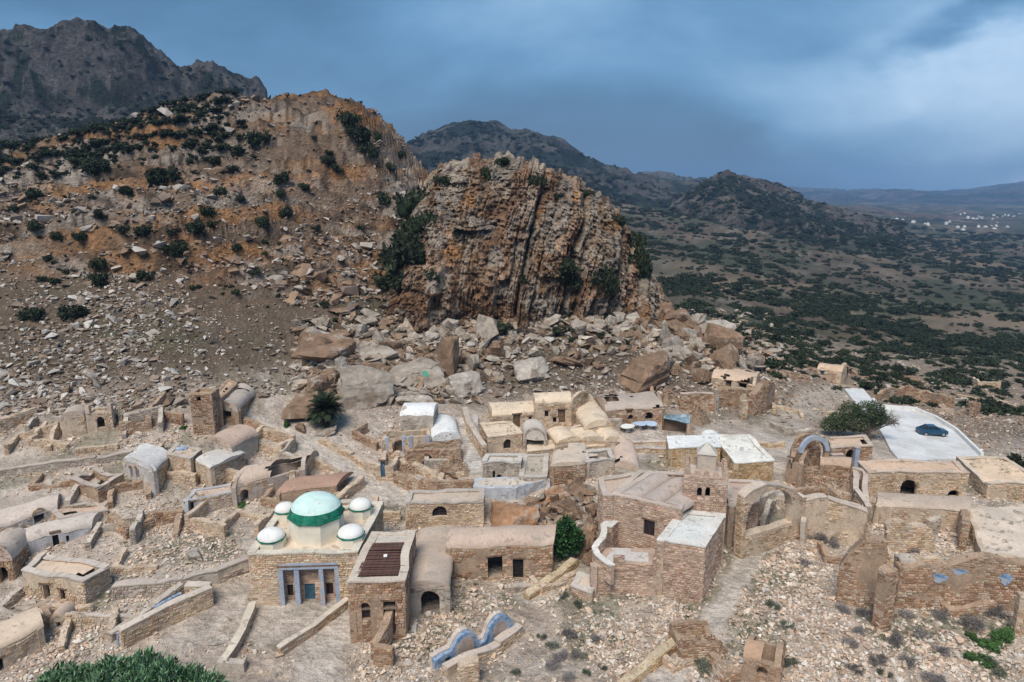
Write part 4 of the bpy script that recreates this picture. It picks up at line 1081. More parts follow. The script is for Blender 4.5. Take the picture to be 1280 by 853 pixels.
def table(u, v, label, top):
    g = G(u, v); z = ht1(g.x, g.y); root = thing('table', label, 'table', (g.x, g.y, z), 'round tables outside the grey house')
    m = MB(); k = 20
    R = lambda rr, zz: [(g.x + rr * math.cos(6.283 * i / k), g.y + rr * math.sin(6.283 * i / k), z + zz) for i in range(k)]
    rings = [R(.02, .70), R(.95, .70), R(.98, .73), R(.95, .77), R(.02, .79)]
    V = np.array([p for q in rings for p in q]); Q = [(a * k + i, a * k + (i + 1) % k, (a + 1) * k + (i + 1) % k, (a + 1) * k + i) for a in range(4) for i in range(k)]
    m.add(V, Q); m.build('tabletop', top, root)
    m = MB(); rings = [R(.42, -.1), R(.36, .02), R(.30, .4), R(.36, .70)]
    V = np.array([p for q in rings for p in q]); Q = [(a * k + i, a * k + (i + 1) % k, (a + 1) * k + (i + 1) % k, (a + 1) * k + i) for a in range(3) for i in range(k)]
    m.add(V, Q); m.build('pedestal', m_mortar, root)
m_tab = plain_mat('pale_blue_tabletop', (.45, .55, .68), .5)
table(799, 538, 'pale blue round table, left of the pair outside the grey ruin', m_tab)
table(812, 537, 'pale blue round table nearer the awning shelter', m_tab)
table(784, 541, 'small whitish round table beside the grey house wall', m_white)
def shelter():
    g = G(845, 544); z = ht1(g.x, g.y)
    root = thing('awning_shelter', 'open shelter with sagging blue-grey sheet roof on stone and wood posts', 'shelter', (g.x, g.y, z))
    zt = ZT(845, 527, 544); q = [PZ(829, 524, zt), PZ(861, 530, zt - .15), PZ(862, 517, zt + .5), PZ(829, 518, zt + .6)]
    q[0].z = zt + .1; q[1].z = zt - .15; q[2].z = zt + .3; q[3].z = zt + .35
    n = 14; I, J = np.meshgrid(np.linspace(0, 1, n), np.linspace(0, 1, n), indexing='ij'); Q4 = [np.array(v)[:, None, None] for v in q]
    S = Q4[0] * (1 - I) * (1 - J) + Q4[1] * I * (1 - J) + Q4[2] * I * J + Q4[3] * (1 - I) * J
    S[2] += .07 * np.sin(J * 26) - .35 * np.sin(math.pi * I) * np.sin(math.pi * J)
    V = np.stack(list(S), -1).reshape(-1, 3); V2 = V - np.array([0, 0, .04])
    m = MB(); m.add(np.vstack([V, V2]), np.vstack([grid_faces(n, n), grid_faces(n, n)[:, ::-1] + n * n])); m.build('awning', rock_mat('awning_sheet', (.22, .31, .37), nscale=1.5, fine=8, bump=.3, bdist=.03, spot=[(1.5, (.45, .47, .48), .55, .8)]), root)
    for (c, wd, mt) in ((q[0], .14, m_wood), (q[3], .14, m_wood), (q[1], .6, m_mortar), (q[2], .6, m_mortar)):
        m = MB(); gz = ht1(c.x, c.y); obox(m, (c.x - wd / 2, c.y - wd / 2 + .1), (wd, 0), (0, wd), gz - .4, c.z - .06, (.5, .36, .26)); m.build('post', mt, root)
    m = MB(); c = (q[2] + q[3]) / 2; obox(m, (q[3].x + .2, q[3].y + .35), (q[2].x - q[3].x - .5, 0), (0, .3), ht1(c.x, c.y) - .3, c.z - .2, (.2, .14, .1)); m.build('back_wall', m_mortar, root)
shelter()
for k_, (p, lb) in enumerate([([(784, 556, .45), (836, 556, .45)], 'upper low kerb wall of the paved terrace behind the mosque'), ([(786, 566, .5), (836, 566, .5)], 'lower low kerb wall of the paved terrace behind the mosque')]):
    freewall(lb, p, pal='tan', ragged=.0, th=.35, cap=(.6, .5, .42))

# ---- ochre house with white L-shaped roof
house('ochre_house_wing', 'ochre stone wing with white flat roof left of the minaret top', 'stone house', (837, 561), (900, 559), 584, BL=(834, 546), BR=(898, 545), roof='flat', par=.06, pal='ochre', roofc=WHT, cap=WHT, capw=.25)
house('ochre_house', 'ochre stone house with broad cream-white roof behind the minaret', 'stone house', (918, 579), (968, 576), 604, BL=(893, 545), BR=(937, 545), roof='flat', par=.04, pal='ochre', roofc=(.80, .77, .70), cap=(.80, .77, .70), capw=.25, cover=.8)
house('roof_hump', 'small white rounded vault standing on the ochre house roof', 'vault', (877, 550), (901, 550), 560, BL=(875, 545), roof='vault', axis='d', rise=.7, pal='ochre', roofc=WHT)

# ---- ruins at the foot of the crag, right
house('boulder_vault_house', 'rounded plaster-roofed ruin with square dark windows at the foot of the crag', 'ruin', (890, 472), (944, 482), 482, BL=(899, 459), BR=(950, 466), roof='vault', axis='w', rise=.7, pal='tan', roofc=(.56, .45, .36), holes={0: [(907, 475, 914, 484, 'rect'), (923, 478, 933, 486, 'rect')]})
freewall('brown stone wall with a pale pillar end below the crag ruin', [(851, 513, 2.6), (895, 516, 2.8)], pal='rust', ragged=.2, cap=(.55, .45, .38))
freewall('stone courtyard wall with small arch left of the broken corner', [(896, 509, 2.8), (944, 509, 2.8)], pal='rust', ragged=.3, holes={0: [(925, 493, 938, 500, 'arch')]})
freewall('high broken corner of rust-coloured stone beside the dirt road', [(941, 520, 4.0), (957, 516, 5.0), (967, 505, 3.4)], pal='rust', ragged=1.6, th=1.0)
freewall('free-standing stone pillar in the paved yard', [(927, 526, 3.0), (934, 526, 3.0)], pal='tan', th=.8, ragged=.2)
freewall('pale pillar joining two brown yard walls', [(893, 517, 3.7), (897, 517, 3.7)], pal='grey', th=.6, ragged=.1)
heap('rust-coloured round stack of stones right of the awning shelter', 872, 528, 1.7, 2.9, 7)
heap('dark rounded mound behind the awning shelter', 836, 503, 1.5, 2.2, 8)
house('far_blue_ruin', 'small distant ruin with bright blue painted wall beside the road', 'ruin', (1022, 462), (1052, 466), 472, dep=4, roof='vault', axis='w', rise=.8, pal='tan', roofc=(.55, .43, .33), holes={0: [(1026, 464, 1030, 470, 'rect', 'bluedoor')]})
freewall('broken end wall right of the distant blue ruin', [(1050, 480, 2.6), (1057, 476, 3.0)], pal='tan', ragged=.8)
freewall('long brown ruined wall on the slope above the parked car', [(1100, 500, 2.0), (1130, 497, 2.2), (1155, 503, 2.4), (1188, 514, 2.6)], pal='rust', ragged=.7)
freewall('thin low wall running right along the upper slope', [(1196, 497, .6), (1248, 505, .6)], pal='tan', ragged=.2)
freewall('small leaning wall stub on the slope right of the road', [(1216, 521, 2.6), (1224, 517, 2.2)], pal='rust', ragged=.6)
freewall('crumbled wall piece beside the upper bend of the road', [(1103, 490, 1.4), (1112, 499, 1.6)], pal='grey', ragged=.8)

# ---- blue arch ruin and long stone house on the right
def arch_ruin():
    house('blue_rim_ruin', 'tall roofless ruin with a blue-rimmed arched niche', 'ruin', (984, 575), (1003, 582), 603, BL=(990, 560), BR=(1010, 560), roof='none', ragged=.6, pal='rust', holes={0: [(986, 572, 990, 588, 'rect')]}, both=True)
    g = G(1014, 590); root = thing('arched_niche', 'half-dome niche wall with faded blue rim standing in the ruin', 'ruin', (g.x, g.y, ht1(g.x, g.y)))
    a, b = np.array(G(997, 592))[:2], np.array(G(1034, 592))[:2]; L = np.linalg.norm(b - a); d = (b - a) / L; n = np.array([d[1], -d[0]]); zg = ht1(*a)
    zc = ZT(1014, 546, 592); r = L / 2; zs = zc - r
    top = lambda s: zs + math.sqrt(max(0, r * r - (s - r) ** 2)) if 0 < s < 2 * r else zs
    core, st = MB(), MB(); hs = [Hole(.5, L - .5, zg + .6, zc - .55, True)]
    wall(core, st, a, b, zg - .6, top, .5, hs, 'rust', (0, 0), seed=4); wall(core, st, a - n * 1.6, b - n * 1.6, zg - .6, lambda s: top(s) - .2, .5, [], 'rust', (1, 0), seed=6)
    core.build('wall', m_mortar, root); st.build('stone_facing', m_stone, root, kind='stuff')
    rim = MB(); k = 20; V = []
    for i in range(k + 1):
        t = math.pi * i / k
        for rr, oo in ((r + .02, .06), (r - .5, .06), (r - .5, -.4), (r + .02, -.4)):
            p = a + d * (r - rr * math.cos(t)) + n * oo; V.append((p[0], p[1], zs + rr * math.sin(t) + .02))
    Q = [(i * 4 + j, i * 4 + (j + 1) % 4, (i + 1) * 4 + (j + 1) % 4, (i + 1) * 4 + j) for i in range(k) for j in range(4)]
    rim.add(V, Q); rim.build('arch_rim', m_paleblue, root)
    vm = MB(); vault_mesh(vm, a - n * 1.6, d, -n * -1, L, 1.6, zs, .01, (.4, .3, .25)); 
arch_ruin()
house('flat_roof_annex', 'flat-roofed stone room with blue-painted doorway right of the arched niche', 'stone house', (1040, 560), (1091, 557), 580, BL=(1036, 547), BR=(1082, 545), roof='flat', par=.1, pal='rust', roofc=(.56, .45, .36), cap=(.56, .45, .36), holes={0: [(1057, 562, 1066, 580, 'arch')]})
house('sunken_vault', 'low rounded vault of brown plaster in front of the blue doorway', 'vault', (1026, 582), (1062, 584), 596, BL=(1030, 573), roof='vault', axis='w', rise=.6, pal='rust', roofc=(.45, .35, .28))
def blue_jamb():
    for (u, v, w_, h_, lb) in ((1069, 588, .55, 2.9, 'pale blue doorway pier beside the flat-roofed annex'), (1046, 586, 1.3, 1.9, 'short pier with blue paint patch near the arched niche')):
        g = G(u, v); z = ht1(g.x, g.y); root = thing('painted_pier', lb, 'pier', (g.x, g.y, z)); m = MB(); obox(m, (g.x - w_ / 2, g.y), (w_, 0), (0, .5), z - .3, z + h_); m.build('pier_body', m_paleblue, root)
        m = MB(); obox(m, (g.x - w_ / 2 - .05, g.y - .05), (w_ + .1, 0), (0, .6), z + h_ - .003, z + h_ + .12, (.5, .4, .33)); m.build('pier_cap', m_mortar, root)
blue_jamb()
heap('tumbled stones inside the blue-rimmed ruin', 1020, 606, 3.0, 1.2, 12, n=420)
heap('pile of fallen wall stones in front of the long house', 1060, 608, 2.2, 1.5, 14, n=260)
house('long_stone_house', 'long low stone house with dark arched door below the white road', 'stone house', (1083, 589), (1210, 592), 620, BL=(1072, 575), BR=(1197, 577), roof='flat', par=.08, pal='tan', cover=.85, roofc=(.60, .47, .37), cap=(.60, .47, .37), holes={0: [(1127, 599, 1145, 622, 'arch'), (1185, 613, 1198, 622, 'arch')]}, capw=.2)
house('right_edge_house', 'big flat-roofed stone house with weeds on its roof at the right edge', 'stone house', (1236, 605), (1310, 604), 624, BL=(1195, 571), BR=(1256, 571), roof='flat', par=.15, pal='tan', roofc=(.66, .54, .42), cap=(.66, .54, .42), capw=.3)
house('hump_roof_house', 'stone house with grey humped roof in front of the long house', 'stone house', (1094, 633), (1212, 640), 656, BL=(1098, 617), BR=(1211, 624), roof='vault', axis='w', rise=.5, pal='tan', roofc=(.46, .40, .35), cover=.8)
house('long_low_yard', 'ruined pale-topped wall block left of the humped roof house', 'ruin', (1066, 612), (1083, 634), 640, BL=(1066, 583), BR=(1083, 588), roof='none', ragged=.5, pal='rust', cap=(.6, .5, .42))
house('white_plaza_roof', 'large whitish flat roof slab of rubble and plaster at the right edge', 'stone house', (1228, 694), (1330, 706), 712, BL=(1206, 634), BR=(1300, 630), roof='flat', par=.02, pal='tan', roofc=(.60, .54, .48))
freewall('ragged wall stub with arch rising left of the white plaza roof', [(1080, 690, 3.0), (1112, 692, 3.4), (1167, 690, 2.2)], pal='tan', ragged=1.2, holes={0: [(1087, 656, 1108, 680, 'arch')]})
freewall('broken jagged wall end pointing up beside the plaza roof', [(1160, 668, 1.6), (1174, 668, 2.4)], pal='grey', ragged=1.6)
freewall('stone wall edging the left side of the plaza roof', [(1207, 690, 2.8), (1203, 650, 2.4)], pal='rust', ragged=.6)

# ---- arcade ruin above the alley
def arcade():
    a, b = np.array(G(926, 700))[:2], np.array(G(1004, 673))[:2]; L = np.linalg.norm(b - a); d = (b - a) / L; n = np.array([d[1], -d[0]]); r = np.random.default_rng(88)
    root = thing('arcade_ruin', 'ruined wall rising into one wide broken arch beside the alley', 'ruin', (a[0], a[1], ht1(*a)))
    pr = [plane_hit(a, b, *q) for q in ((921, 640), (926, 630), (934, 618), (946, 609), (960, 605), (978, 607), (992, 613), (1004, 622))]
    ps, pz = [q[0] for q in pr], [q[1] for q in pr]
    top = lambda s: float(np.interp(s, ps, pz)) + .12 * sn(s * 1.3, 3.3)
    s0, z1 = plane_hit(a, b, 936, 613); s1, z0 = plane_hit(a, b, 990, 655); z1 = min(z1, top((s0 + s1) / 2) - .5)
    core, st = MB(), MB(); hs = [Hole(s0, s1, z0 + .2, z1, True)]
    wall(core, st, a, b, ht1(*b) - 1.5, top, .9, hs, 'tan', (1, 1), r, .72, seed=88); topstones(st, a, b, top, .9, 'tan', r, 1.0)
    wall(MB(), st, a - n * .9, a, ht1(*a) - .6, lambda s: top(.01), .1, (), 'tan', (1, 0), r, 1, seed=3)
    cm = MB(); m_ = 16
    for q in range(m_):
        x0, x1 = L * q / m_, L * (q + 1) / m_; pa, pb = a + d * x0 + n * .05, a + d * x1 + n * .05; qa, qb = pa - n * 1.0, pb - n * 1.0
        hexa(cm, [(*pa, top(x0) - .04), (*pb, top(x1) - .04), (*qb, top(x1) - .04), (*qa, top(x0) - .04)], [(*pa, top(x0) + .09), (*pb, top(x1) + .09), (*qb, top(x1) + .09), (*qa, top(x0) + .09)], (.56, .47, .39))
    core.build('masonry', m_mortar, root); st.build('stone_facing', m_stone, root, kind='stuff'); cm.build('coping', m_roof, root); APR.append((a, b, 1.2)); FOOT.append(np.array([a + n * .2, b + n * .2, b - n * 1.1, a - n * 1.1]))
arcade()
freewall('pale plastered ruin wall with small arched niche right of the wide broken arch', [(1004, 674, 4.1), (1030, 674, 4.6), (1078, 684, 3.5)], pal='tan', cover=.5, ragged=.4, th=.8, cap=(.56, .47, .39), holes={1: [(1038, 613, 1062, 630, 'arch')]})
freewall('inner wall with white plaster behind the arcade ruin', [(928, 655, 2.2), (965, 640, 2.4)], pal='grey', cover=.3, ragged=.5)
house('alley_back_room', 'roofless stone room behind the arcade ruin opening', 'ruin', (952, 640), (1008, 652), 668, dep=6, roof='none', ragged=.8, pal='grey', cover=.5, sides=(1, 2, 3), both=True)
freewall('tall leaning slab of ruined stone wall in the right foreground', [(1046, 752, 3.6), (1072, 758, 5.8), (1101, 757, 5.6)], pal='rust', ragged=1.6, th=1.1, cover=.99)
freewall('narrow upright pier of stone in front of the tall slab wall', [(1102, 791, 5.2), (1114, 786, 5.4)], pal='rust', ragged=.6, th=.9)
freewall('long front ruin wall with three blue paint patches, right foreground', [(1118, 757, 3.6), (1180, 760, 4.2), (1225, 762, 4.9), (1310, 768, 4.0)], pal='rust', ragged=.6, th=.8, cap=None, cover=.97)
freewall('pale plastered pier at the left end of the front ruin wall', [(1119, 752, 3.9), (1138, 753, 3.9)], pal='grey', cover=.2, ragged=.4, th=1.1)
freewall('stone corner wall cut by the right edge of the view', [(1267, 794, 3.4), (1300, 800, 3.6)], pal='tan', ragged=.4)
house('small_dome_ruin', 'small collapsed oven-shaped ruin beside the lower alley', 'ruin', (852, 802), (900, 797), 828, dep=2.6, roof='none', ragged=1.3, pal='rust', both=True, cover=.98)
heap('red stone heap filling the collapsed oven ruin', 884, 812, 1.5, 1.5, 21, n=200)
house('small_square_ruin', 'small broken stone hut with dark arch in the right foreground rubble', 'ruin', (930, 822), (976, 836), 852, dep=2.8, roof='vault', axis='w', rise=.8, pal='rust', roofc=(.42, .30, .22), holes={0: [(948, 832, 960, 848, 'arch')]}, cover=.98)
def patches():
    # flakes of blue limewash left on the front ruin wall: thin plaster still standing proud of the stones
    W = [np.array(G(*q))[:2] for q in ((1118, 757), (1180, 760), (1225, 762), (1310, 768))]; r = np.random.default_rng(5)
    for (u, v, w_, h_, lb, sg) in ((1176, 722, 1.3, .8, 'left', 0), (1201, 714, 1.1, .5, 'middle', 1), (1257, 723, .95, 1.0, 'right', 2)):
        a, b = W[sg], W[sg + 1]; L = np.linalg.norm(b - a); d = (b - a) / L; n = np.array([d[1], -d[0]])
        s, z = plane_hit(a, b, u, v); c = a + d * s + n * .09; k = 22; V = []
        for o_ in (0, -.1):
            for i in range(k):
                t = 6.283 * i / k; q = 1 + .14 * math.sin(3 * t + u) + .08 * math.sin(7 * t)
                p = c + d * (w_ * .5 * q * math.cos(t)) + n * o_; V.append((p[0], p[1], z + h_ * .5 * q * math.sin(t)))
        Q = [(i, (i + 1) % k, k + (i + 1) % k, k + i) for i in range(k)]; V.append((*c, z)); T = [(i, (i + 1) % k, 2 * k) for i in range(k)]
        root = thing('blue_plaster_flake', '%s patch of blue plaster clinging to the front ruin wall' % lb, 'plaster patch', (c[0], c[1], z))
        m = MB(); m.add(V, Q, T); m.build('plaster', m_blue, root)
patches()

# ---- blue arches, bottom centre
def blue_arches():
    a, b = np.array(G(545, 842))[:2], np.array(G(644, 792))[:2]; L = np.linalg.norm(b - a); d = (b - a) / L; n = np.array([d[1], -d[0]])
    g = (a + b) / 2; root = thing('blue_arch_ruin', 'ruined wall with two round arches painted bright blue', 'ruin', (g[0], g[1], ht1(*g)))
    def prof(s):
        f = s / L; zg = ht1(*(a + d * s)) if False else (za + (zb - za) * f)
        h = .9 + .25 * math.sin(f * 9)
        for c, r in ((.36, .16), (.80, .18)):
            q = 1 - ((f - c) / r) ** 2
            if q > 0: h = max(h, .7 + 1.5 * math.sqrt(q))
        return zg + h
    za, zb = ht1(*a), ht1(*b)
    core, st = MB(), MB()
    hs = [Hole(L * .27, L * .45, za + .1 + (zb - za) * .36, za + (zb - za) * .36 + 1.75, True), Hole(L * .12, L * .19, za - .1, za + .8), Hole(L * .71, L * .9, za + (zb - za) * .8 + .1, za + (zb - za) * .8 + 1.7, True)]
    wall(core, None, a, b, min(za, zb) - .6, prof, .35, [hs[1]], 'tan'); core.build('painted_front', m_blue, root)
    c2 = MB(); wall(c2, st, a - n * .36, b - n * .36, min(za, zb) - .6, lambda s: prof(s) + .12, .4, [hs[1]], 'tan', (0, 1), mort=(.56, .48, .42)); c2.build('wall', m_mortar, root)
    for h in (hs[0], hs[2]):
        m = MB(); k = 12; A0 = a + n * .03; c = (h.s0 + h.s1) / 2; r = (h.s1 - h.s0) / 2; zs = h.z1 - r; V = [(*(A0 + d * h.s0), h.z0 - .4), (*(A0 + d * h.s1), h.z0 - .4)] + [(*(A0 + d * (c + r * math.cos(math.pi * i / k))), zs + r * math.sin(math.pi * i / k)) for i in range(k + 1)]
        ctr = len(V); V.append((*(A0 + d * c), zs)); V = np.array(V); T = [(0, 1, ctr), (1, 2, ctr), (ctr - 1, 0, ctr)] + [(2 + i, 3 + i, ctr) for i in range(k)]
        V2 = V - np.array([*(n * .2), 0]); m.add(np.vstack([V, V2]), T=T + [(i, (i + 1), len(V) + i) for i in range(1, ctr - 1)] + [((i + 1), len(V) + i + 1, len(V) + i) for i in range(1, ctr - 1)], c=(.44, .34, .29)); m.build('arch_infill', m_mortar, root)
    st.build('stone_facing', m_stone, root, kind='stuff')
blue_arches()
freewall('broken pale pillar at the lower end of the blue arches', [(574, 862, 1.5), (598, 858, 1.7)], pal='tan', ragged=.4, th=.8)
freewall('low plastered wall running up behind the blue arches', [(560, 850, .7), (625, 815, .8), (655, 792, .6)], pal='tan', cover=.5, ragged=.3, cap=(.6, .5, .42))

# ---- foreground enclosure walls
freewall('straight low cream wall left of the mausoleum forecourt', [(283, 838, .8), (305, 800, .8), (320, 764, .8)], pal='tan', ragged=.1, th=.45, cap=(.66, .58, .47))
freewall('long low cream wall right of the mausoleum forecourt', [(352, 822, .7), (393, 792, .7), (436, 758, .7)], pal='tan', ragged=.05, th=.4, cap=(.62, .54, .45))
freewall('short plastered return wall at the forecourt corner', [(272, 842, 1.0), (306, 840, .9)], pal='grey', cover=.4, ragged=.2)
freewall('rubble wall stepping down beside the tower foot', [(470, 826, 1.6), (487, 812, 2.2), (497, 790, 3.0)], pal='rust', ragged=.4)
freewall('broken wall base in front of the pole tower', [(468, 832, 1.6), (492, 834, 1.4)], pal='rust', ragged=.5)
freewall('rough diagonal stone wall from boulders down to the blue arches', [(660, 752, .6), (700, 728, .8), (722, 708, .8)], pal='ochre', ragged=.3, th=.8)
freewall('rubble edge wall left of the lower alley', [(780, 868, .8), (820, 836, .9), (858, 800, .6)], pal='ochre', ragged=.3, th=.7)
freewall('curving retaining wall left of the mausoleum', [(141, 748, 1.3), (230, 741, 1.3), (275, 731, 1.4), (311, 716, 1.4)], pal='grey', cover=.75, ragged=.1, cap=(.5, .43, .37))
freewall('thin plastered wall behind the blue-painted trench ruin', [(82, 776, .6), (168, 781, .6)], pal='grey', cover=.3, ragged=.05, th=.4, cap=(.56, .48, .41))
freewall('right long wall of the narrow blue-painted ruin', [(155, 815, 1.7), (215, 783, 1.8), (267, 757, 1.7)], pal='tan', cover=.8, ragged=.15, cap=(.62, .53, .45))
freewall('left long wall of the narrow blue-painted ruin', [(140, 806, .9), (190, 775, 1.0), (232, 748, 1.4)], pal='grey', cover=.4, ragged=.2)
def blue_cells():
    for (u0, v0, u1, v1, h, lb) in ((150, 812, 165, 803, 1.3, 'lower'), (197, 779, 229, 759, 1.3, 'upper')):
        a, b = np.array(G(u0, v0))[:2], np.array(G(u1, v1))[:2]; g = (a + b) / 2; z = ht1(*g); root = thing('blue_plaster_wall', '%s blue-plastered wall inside the narrow ruin' % lb, 'wall', (g[0], g[1], z))
        m = MB(); wall(m, None, a, b, z - .5, lambda s: z + h, .3, [], 'tan'); m.build('plaster', m_blue, root); FOOT.append(np.array([a, b, b + .5, a + .5]))
blue_cells()
freewall('short cross wall closing the upper end of the narrow ruin', [(232, 752, 1.4), (262, 752, 1.4)], pal='tan', ragged=.1, cap=(.6, .52, .45))

# ---- left quarter
house('two_door_house', 'brown stone house with two dark doors and pale flat roof, lower left', 'stone house', (28, 713), (104, 726), 742, BL=(52, 691), BR=(136, 706), roof='flat', par=.25, pal='tan', roofc=(.62, .52, .43), cap=(.60, .52, .45), holes={0: [(53, 730, 65, 752, 'rect'), (74, 737, 83, 752, 'rect', 'darkdoor')]}, capw=.25)
house('left_vault', 'long whitewashed vault with square doorway above the two-door house', 'stone house', (2, 686), (114, 660), 704, BL=(22, 668), BR=(112, 648), roof='vault', axis='w', rise=.9, pal='tan', cover=.3, mort=(.50, .49, .50), roofc=(.56, .53, .51), holes={0: [(65, 668, 76, 684, 'rect', 'darkdoor'), (83, 670, 88, 680, 'rect')]})
house('upper_left_vault', 'smaller whitewashed vault with arched window at the left edge', 'stone house', (-12, 664), (72, 638), 682, BL=(-4, 645), roof='vault', axis='w', rise=.9, pal='tan', cover=.25, mort=(.52, .49, .47), roofc=(.58, .53, .50), holes={0: [(3, 661, 13, 671, 'arch'), (42, 641, 58, 652, 'arch')]})
house('pink_terrace_house', 'pinkish flat roof terrace at the top of the left cluster', 'stone house', (75, 650), (134, 637), 662, BL=(52, 626), BR=(112, 612), roof='flat', par=.08, pal='tan', roofc=(.55, .43, .36), cap=(.55, .45, .38))
house('far_left_roof', 'long pale roof strip behind the left vaults', 'stone house', (-10, 650), (60, 628), 656, BL=(0, 634), roof='flat', par=.05, pal='tan', roofc=(.52, .44, .37), cap=(.52, .44, .37))
house('edge_arch_house', 'dark arched house end cut by the left edge', 'stone house', (-30, 705), (16, 700), 732, dep=4, roof='vault', axis='d', rise=1.6, pal='rust', roofc=(.5, .45, .42), holes={0: [(-2, 708, 13, 735, 'arch')]})
house('corner_vault_house', 'cream barrel-roofed ruin in the bottom left corner', 'stone house', (-20, 818), (56, 786), 845, BL=(-28, 796), BR=(30, 772), roof='vault', axis='w', rise=.9, pal='tan', cover=.5, roofc=(.62, .53, .44), holes={0: [(-2, 822, 9, 838, 'rect')]})
house('corner_block', 'square stone block with small arch beside the corner barrel roof', 'outbuilding', (47, 775), (66, 768), 790, dep=2.5, roof='flat', par=.1, pal='rust', roofc=(.55, .46, .38))
house('corner_arch', 'low arched stone passage right of the square block', 'vault', (64, 779), (84, 777), 786, dep=2, roof='vault', axis='d', rise=.8, pal='grey', roofc=(.5, .42, .36), holes={0: [(66, 773, 82, 788, 'arch')]})
house('white_column_house', 'whitish domed house with two narrow arches and pale columns on the left slope', 'stone house', (153, 575), (191, 590), 592, BL=(176, 557), BR=(213, 569), roof='vault', axis='d', rise=.7, pal='tan', cover=.4, mort=(.52, .48, .45), roofc=(.64, .62, .60), holes={0: [(161, 582, 166, 598, 'arch'), (168, 583, 174, 600, 'arch')]})
def roof_pool():
    root, P, zt = house('blue_patch_house', 'stone house with round blue patch on its pale roof', 'stone house', (205, 568), (236, 574), 588, BL=(222, 554), BR=(251, 562), roof='flat', par=.08, pal='tan', roofc=(.55, .47, .40), cap=(.55, .47, .40))
    c = PZ(226, 561, zt - .02); m = MB(); k = 18
    rings = [[(c.x + rr * math.cos(6.283 * i / k) * (1 + .15 * math.sin(3 * i)), c.y + rr * math.sin(6.283 * i / k), zt + zz) for i in range(k)] for rr, zz in ((.75, -.15), (.7, .05), (.4, .16), (.02, .2))]
    V = np.array([p for q in rings for p in q]); m.add(V, [(a * k + i, a * k + (i + 1) % k, (a + 1) * k + (i + 1) % k, (a + 1) * k + i) for a in range(3) for i in range(k)]); m.build('blue_dome', m_blue, root)
roof_pool()
house('slab_roof_house', 'long stone house with crumpled pale roof slabs on the left slope', 'stone house', (243, 577), (263, 586), 600, BL=(288, 559), BR=(306, 566), roof='vault', axis='w', rise=.4, pal='tan', roofc=(.60, .56, .52))
house('mound_vault', 'rounded earthen vault with dark doorway above the slab-roofed house', 'vault', (256, 552), (290, 560), 572, BL=(290, 538), BR=(322, 545), roof='vault', axis='d', rise=1.0, pal='grey', cover=.4, roofc=(.47, .38, .33), holes={1: [(288, 553, 294, 566, 'rect')]})
house('rocky_vault_row', 'long lumpy vaulted ruin with two dark arched doorways', 'ruin', (290, 608), (382, 588), 634, BL=(312, 588), BR=(388, 573), roof='vault', axis='w', rise=1.1, pal='tan', cover=.35, mort=(.48, .40, .34), roofc=(.52, .44, .38), holes={0: [(300, 612, 312, 632, 'arch'), (361, 592, 372, 612, 'arch')]})
house('pale_wall_house', 'stone house with pale bluish wall left of the lumpy vaults', 'stone house', (228, 627), (290, 614), 650, BL=(242, 612), roof='flat', par=.1, pal='tan', cover=.5, mort=(.48, .47, .48), roofc=(.52, .44, .38), holes={0: [(231, 629, 244, 652, 'rect')]})
house('red_mound_house', 'half-buried reddish vault between the path and the lumpy ruin', 'vault', (345, 618), (420, 608), 634, BL=(372, 600), BR=(432, 592), roof='vault', axis='w', rise=.5, pal='rust', cover=.5, roofc=(.38, .26, .21), ragged=0)
freewall('stone wall lining the path bend above the mausoleum', [(424, 632, 1.0), (457, 607, 1.2)], pal='tan', ragged=.3)
freewall('low wall behind the mausoleum domes', [(425, 640, 1.0), (478, 642, 1.0)], pal='tan', ragged=.1, cap=(.5, .44, .38))
house('stone_tower', 'tall narrow brown stone tower on the upper left slope', 'tower', (236, 492), (263, 492), 542, dep=2.6, roof='flat', par=.4, pal='rust', roofc=(.45, .35, .27), ragged=0, holes={0: [(245, 496, 251, 502, 'rect')]})
house('tower_annex', 'long sloping brown house joined to the narrow tower', 'stone house', (263, 494), (273, 500), 520, BL=(286, 473), BR=(297, 478), roof='flat', par=.1, pal='rust', roofc=(.48, .37, .28))
house('grey_slope_vault', 'grey plastered vault with open arch right of the narrow tower', 'vault', (270, 511), (298, 515), 524, BL=(294, 489), BR=(317, 493), roof='vault', axis='d', rise=1.2, pal='rust', roofc=(.42, .39, .37), holes={0: [(273, 502, 290, 524, 'arch')]})
house('little_dome_house', 'little stone house with rounded roof standing alone on the left slope', 'stone house', (76, 524), (105, 521), 549, dep=3, roof='vault', axis='d', rise=.8, pal='tan', roofc=(.48, .43, .39))
def post_house():
    root, P, zt = house('twin_post_house', 'ruined stone room with two upright corner posts and dark arch', 'ruin', (106, 517), (139, 514), 543, dep=2.6, roof='flat', par=.3, pal='tan', roofc=(.48, .40, .34), holes={0: [(119, 521, 131, 534, 'arch')]})
    for k in (0, 1):
        m = MB(); p = P[k]; obox(m, (p[0] - (.0 if k == 0 else .5), p[1]), (.5, 0), (0, .5), zt - .02, zt + 1.0, (.5, .4, .32)); m.build('corner_post', m_mortar, root)
post_house()
house('leaning_room', 'collapsed rough room right of the twin-post ruin', 'ruin', (150, 528), (188, 522), 548, dep=5, roof='none', ragged=1.4, pal='rust', both=True)
house('small_pen', 'small low stone pen above the palm on the left', 'ruin', (86, 597), (122, 607), 612, dep=3, roof='none', ragged=.4, pal='rust', cap=(.5, .42, .36), both=True)
freewall('terrace wall of stacked stone crossing the left slope', [(-10, 596, .8), (60, 588, .8), (120, 582, .7), (165, 573, .7)], pal='grey', ragged=.3, cap=(.5, .42, .35))
freewall('short stone terrace wall at the left edge, upper slope', [(-10, 548, 1.6), (20, 532, 1.4), (46, 517, .8)], pal='tan', ragged=.3)
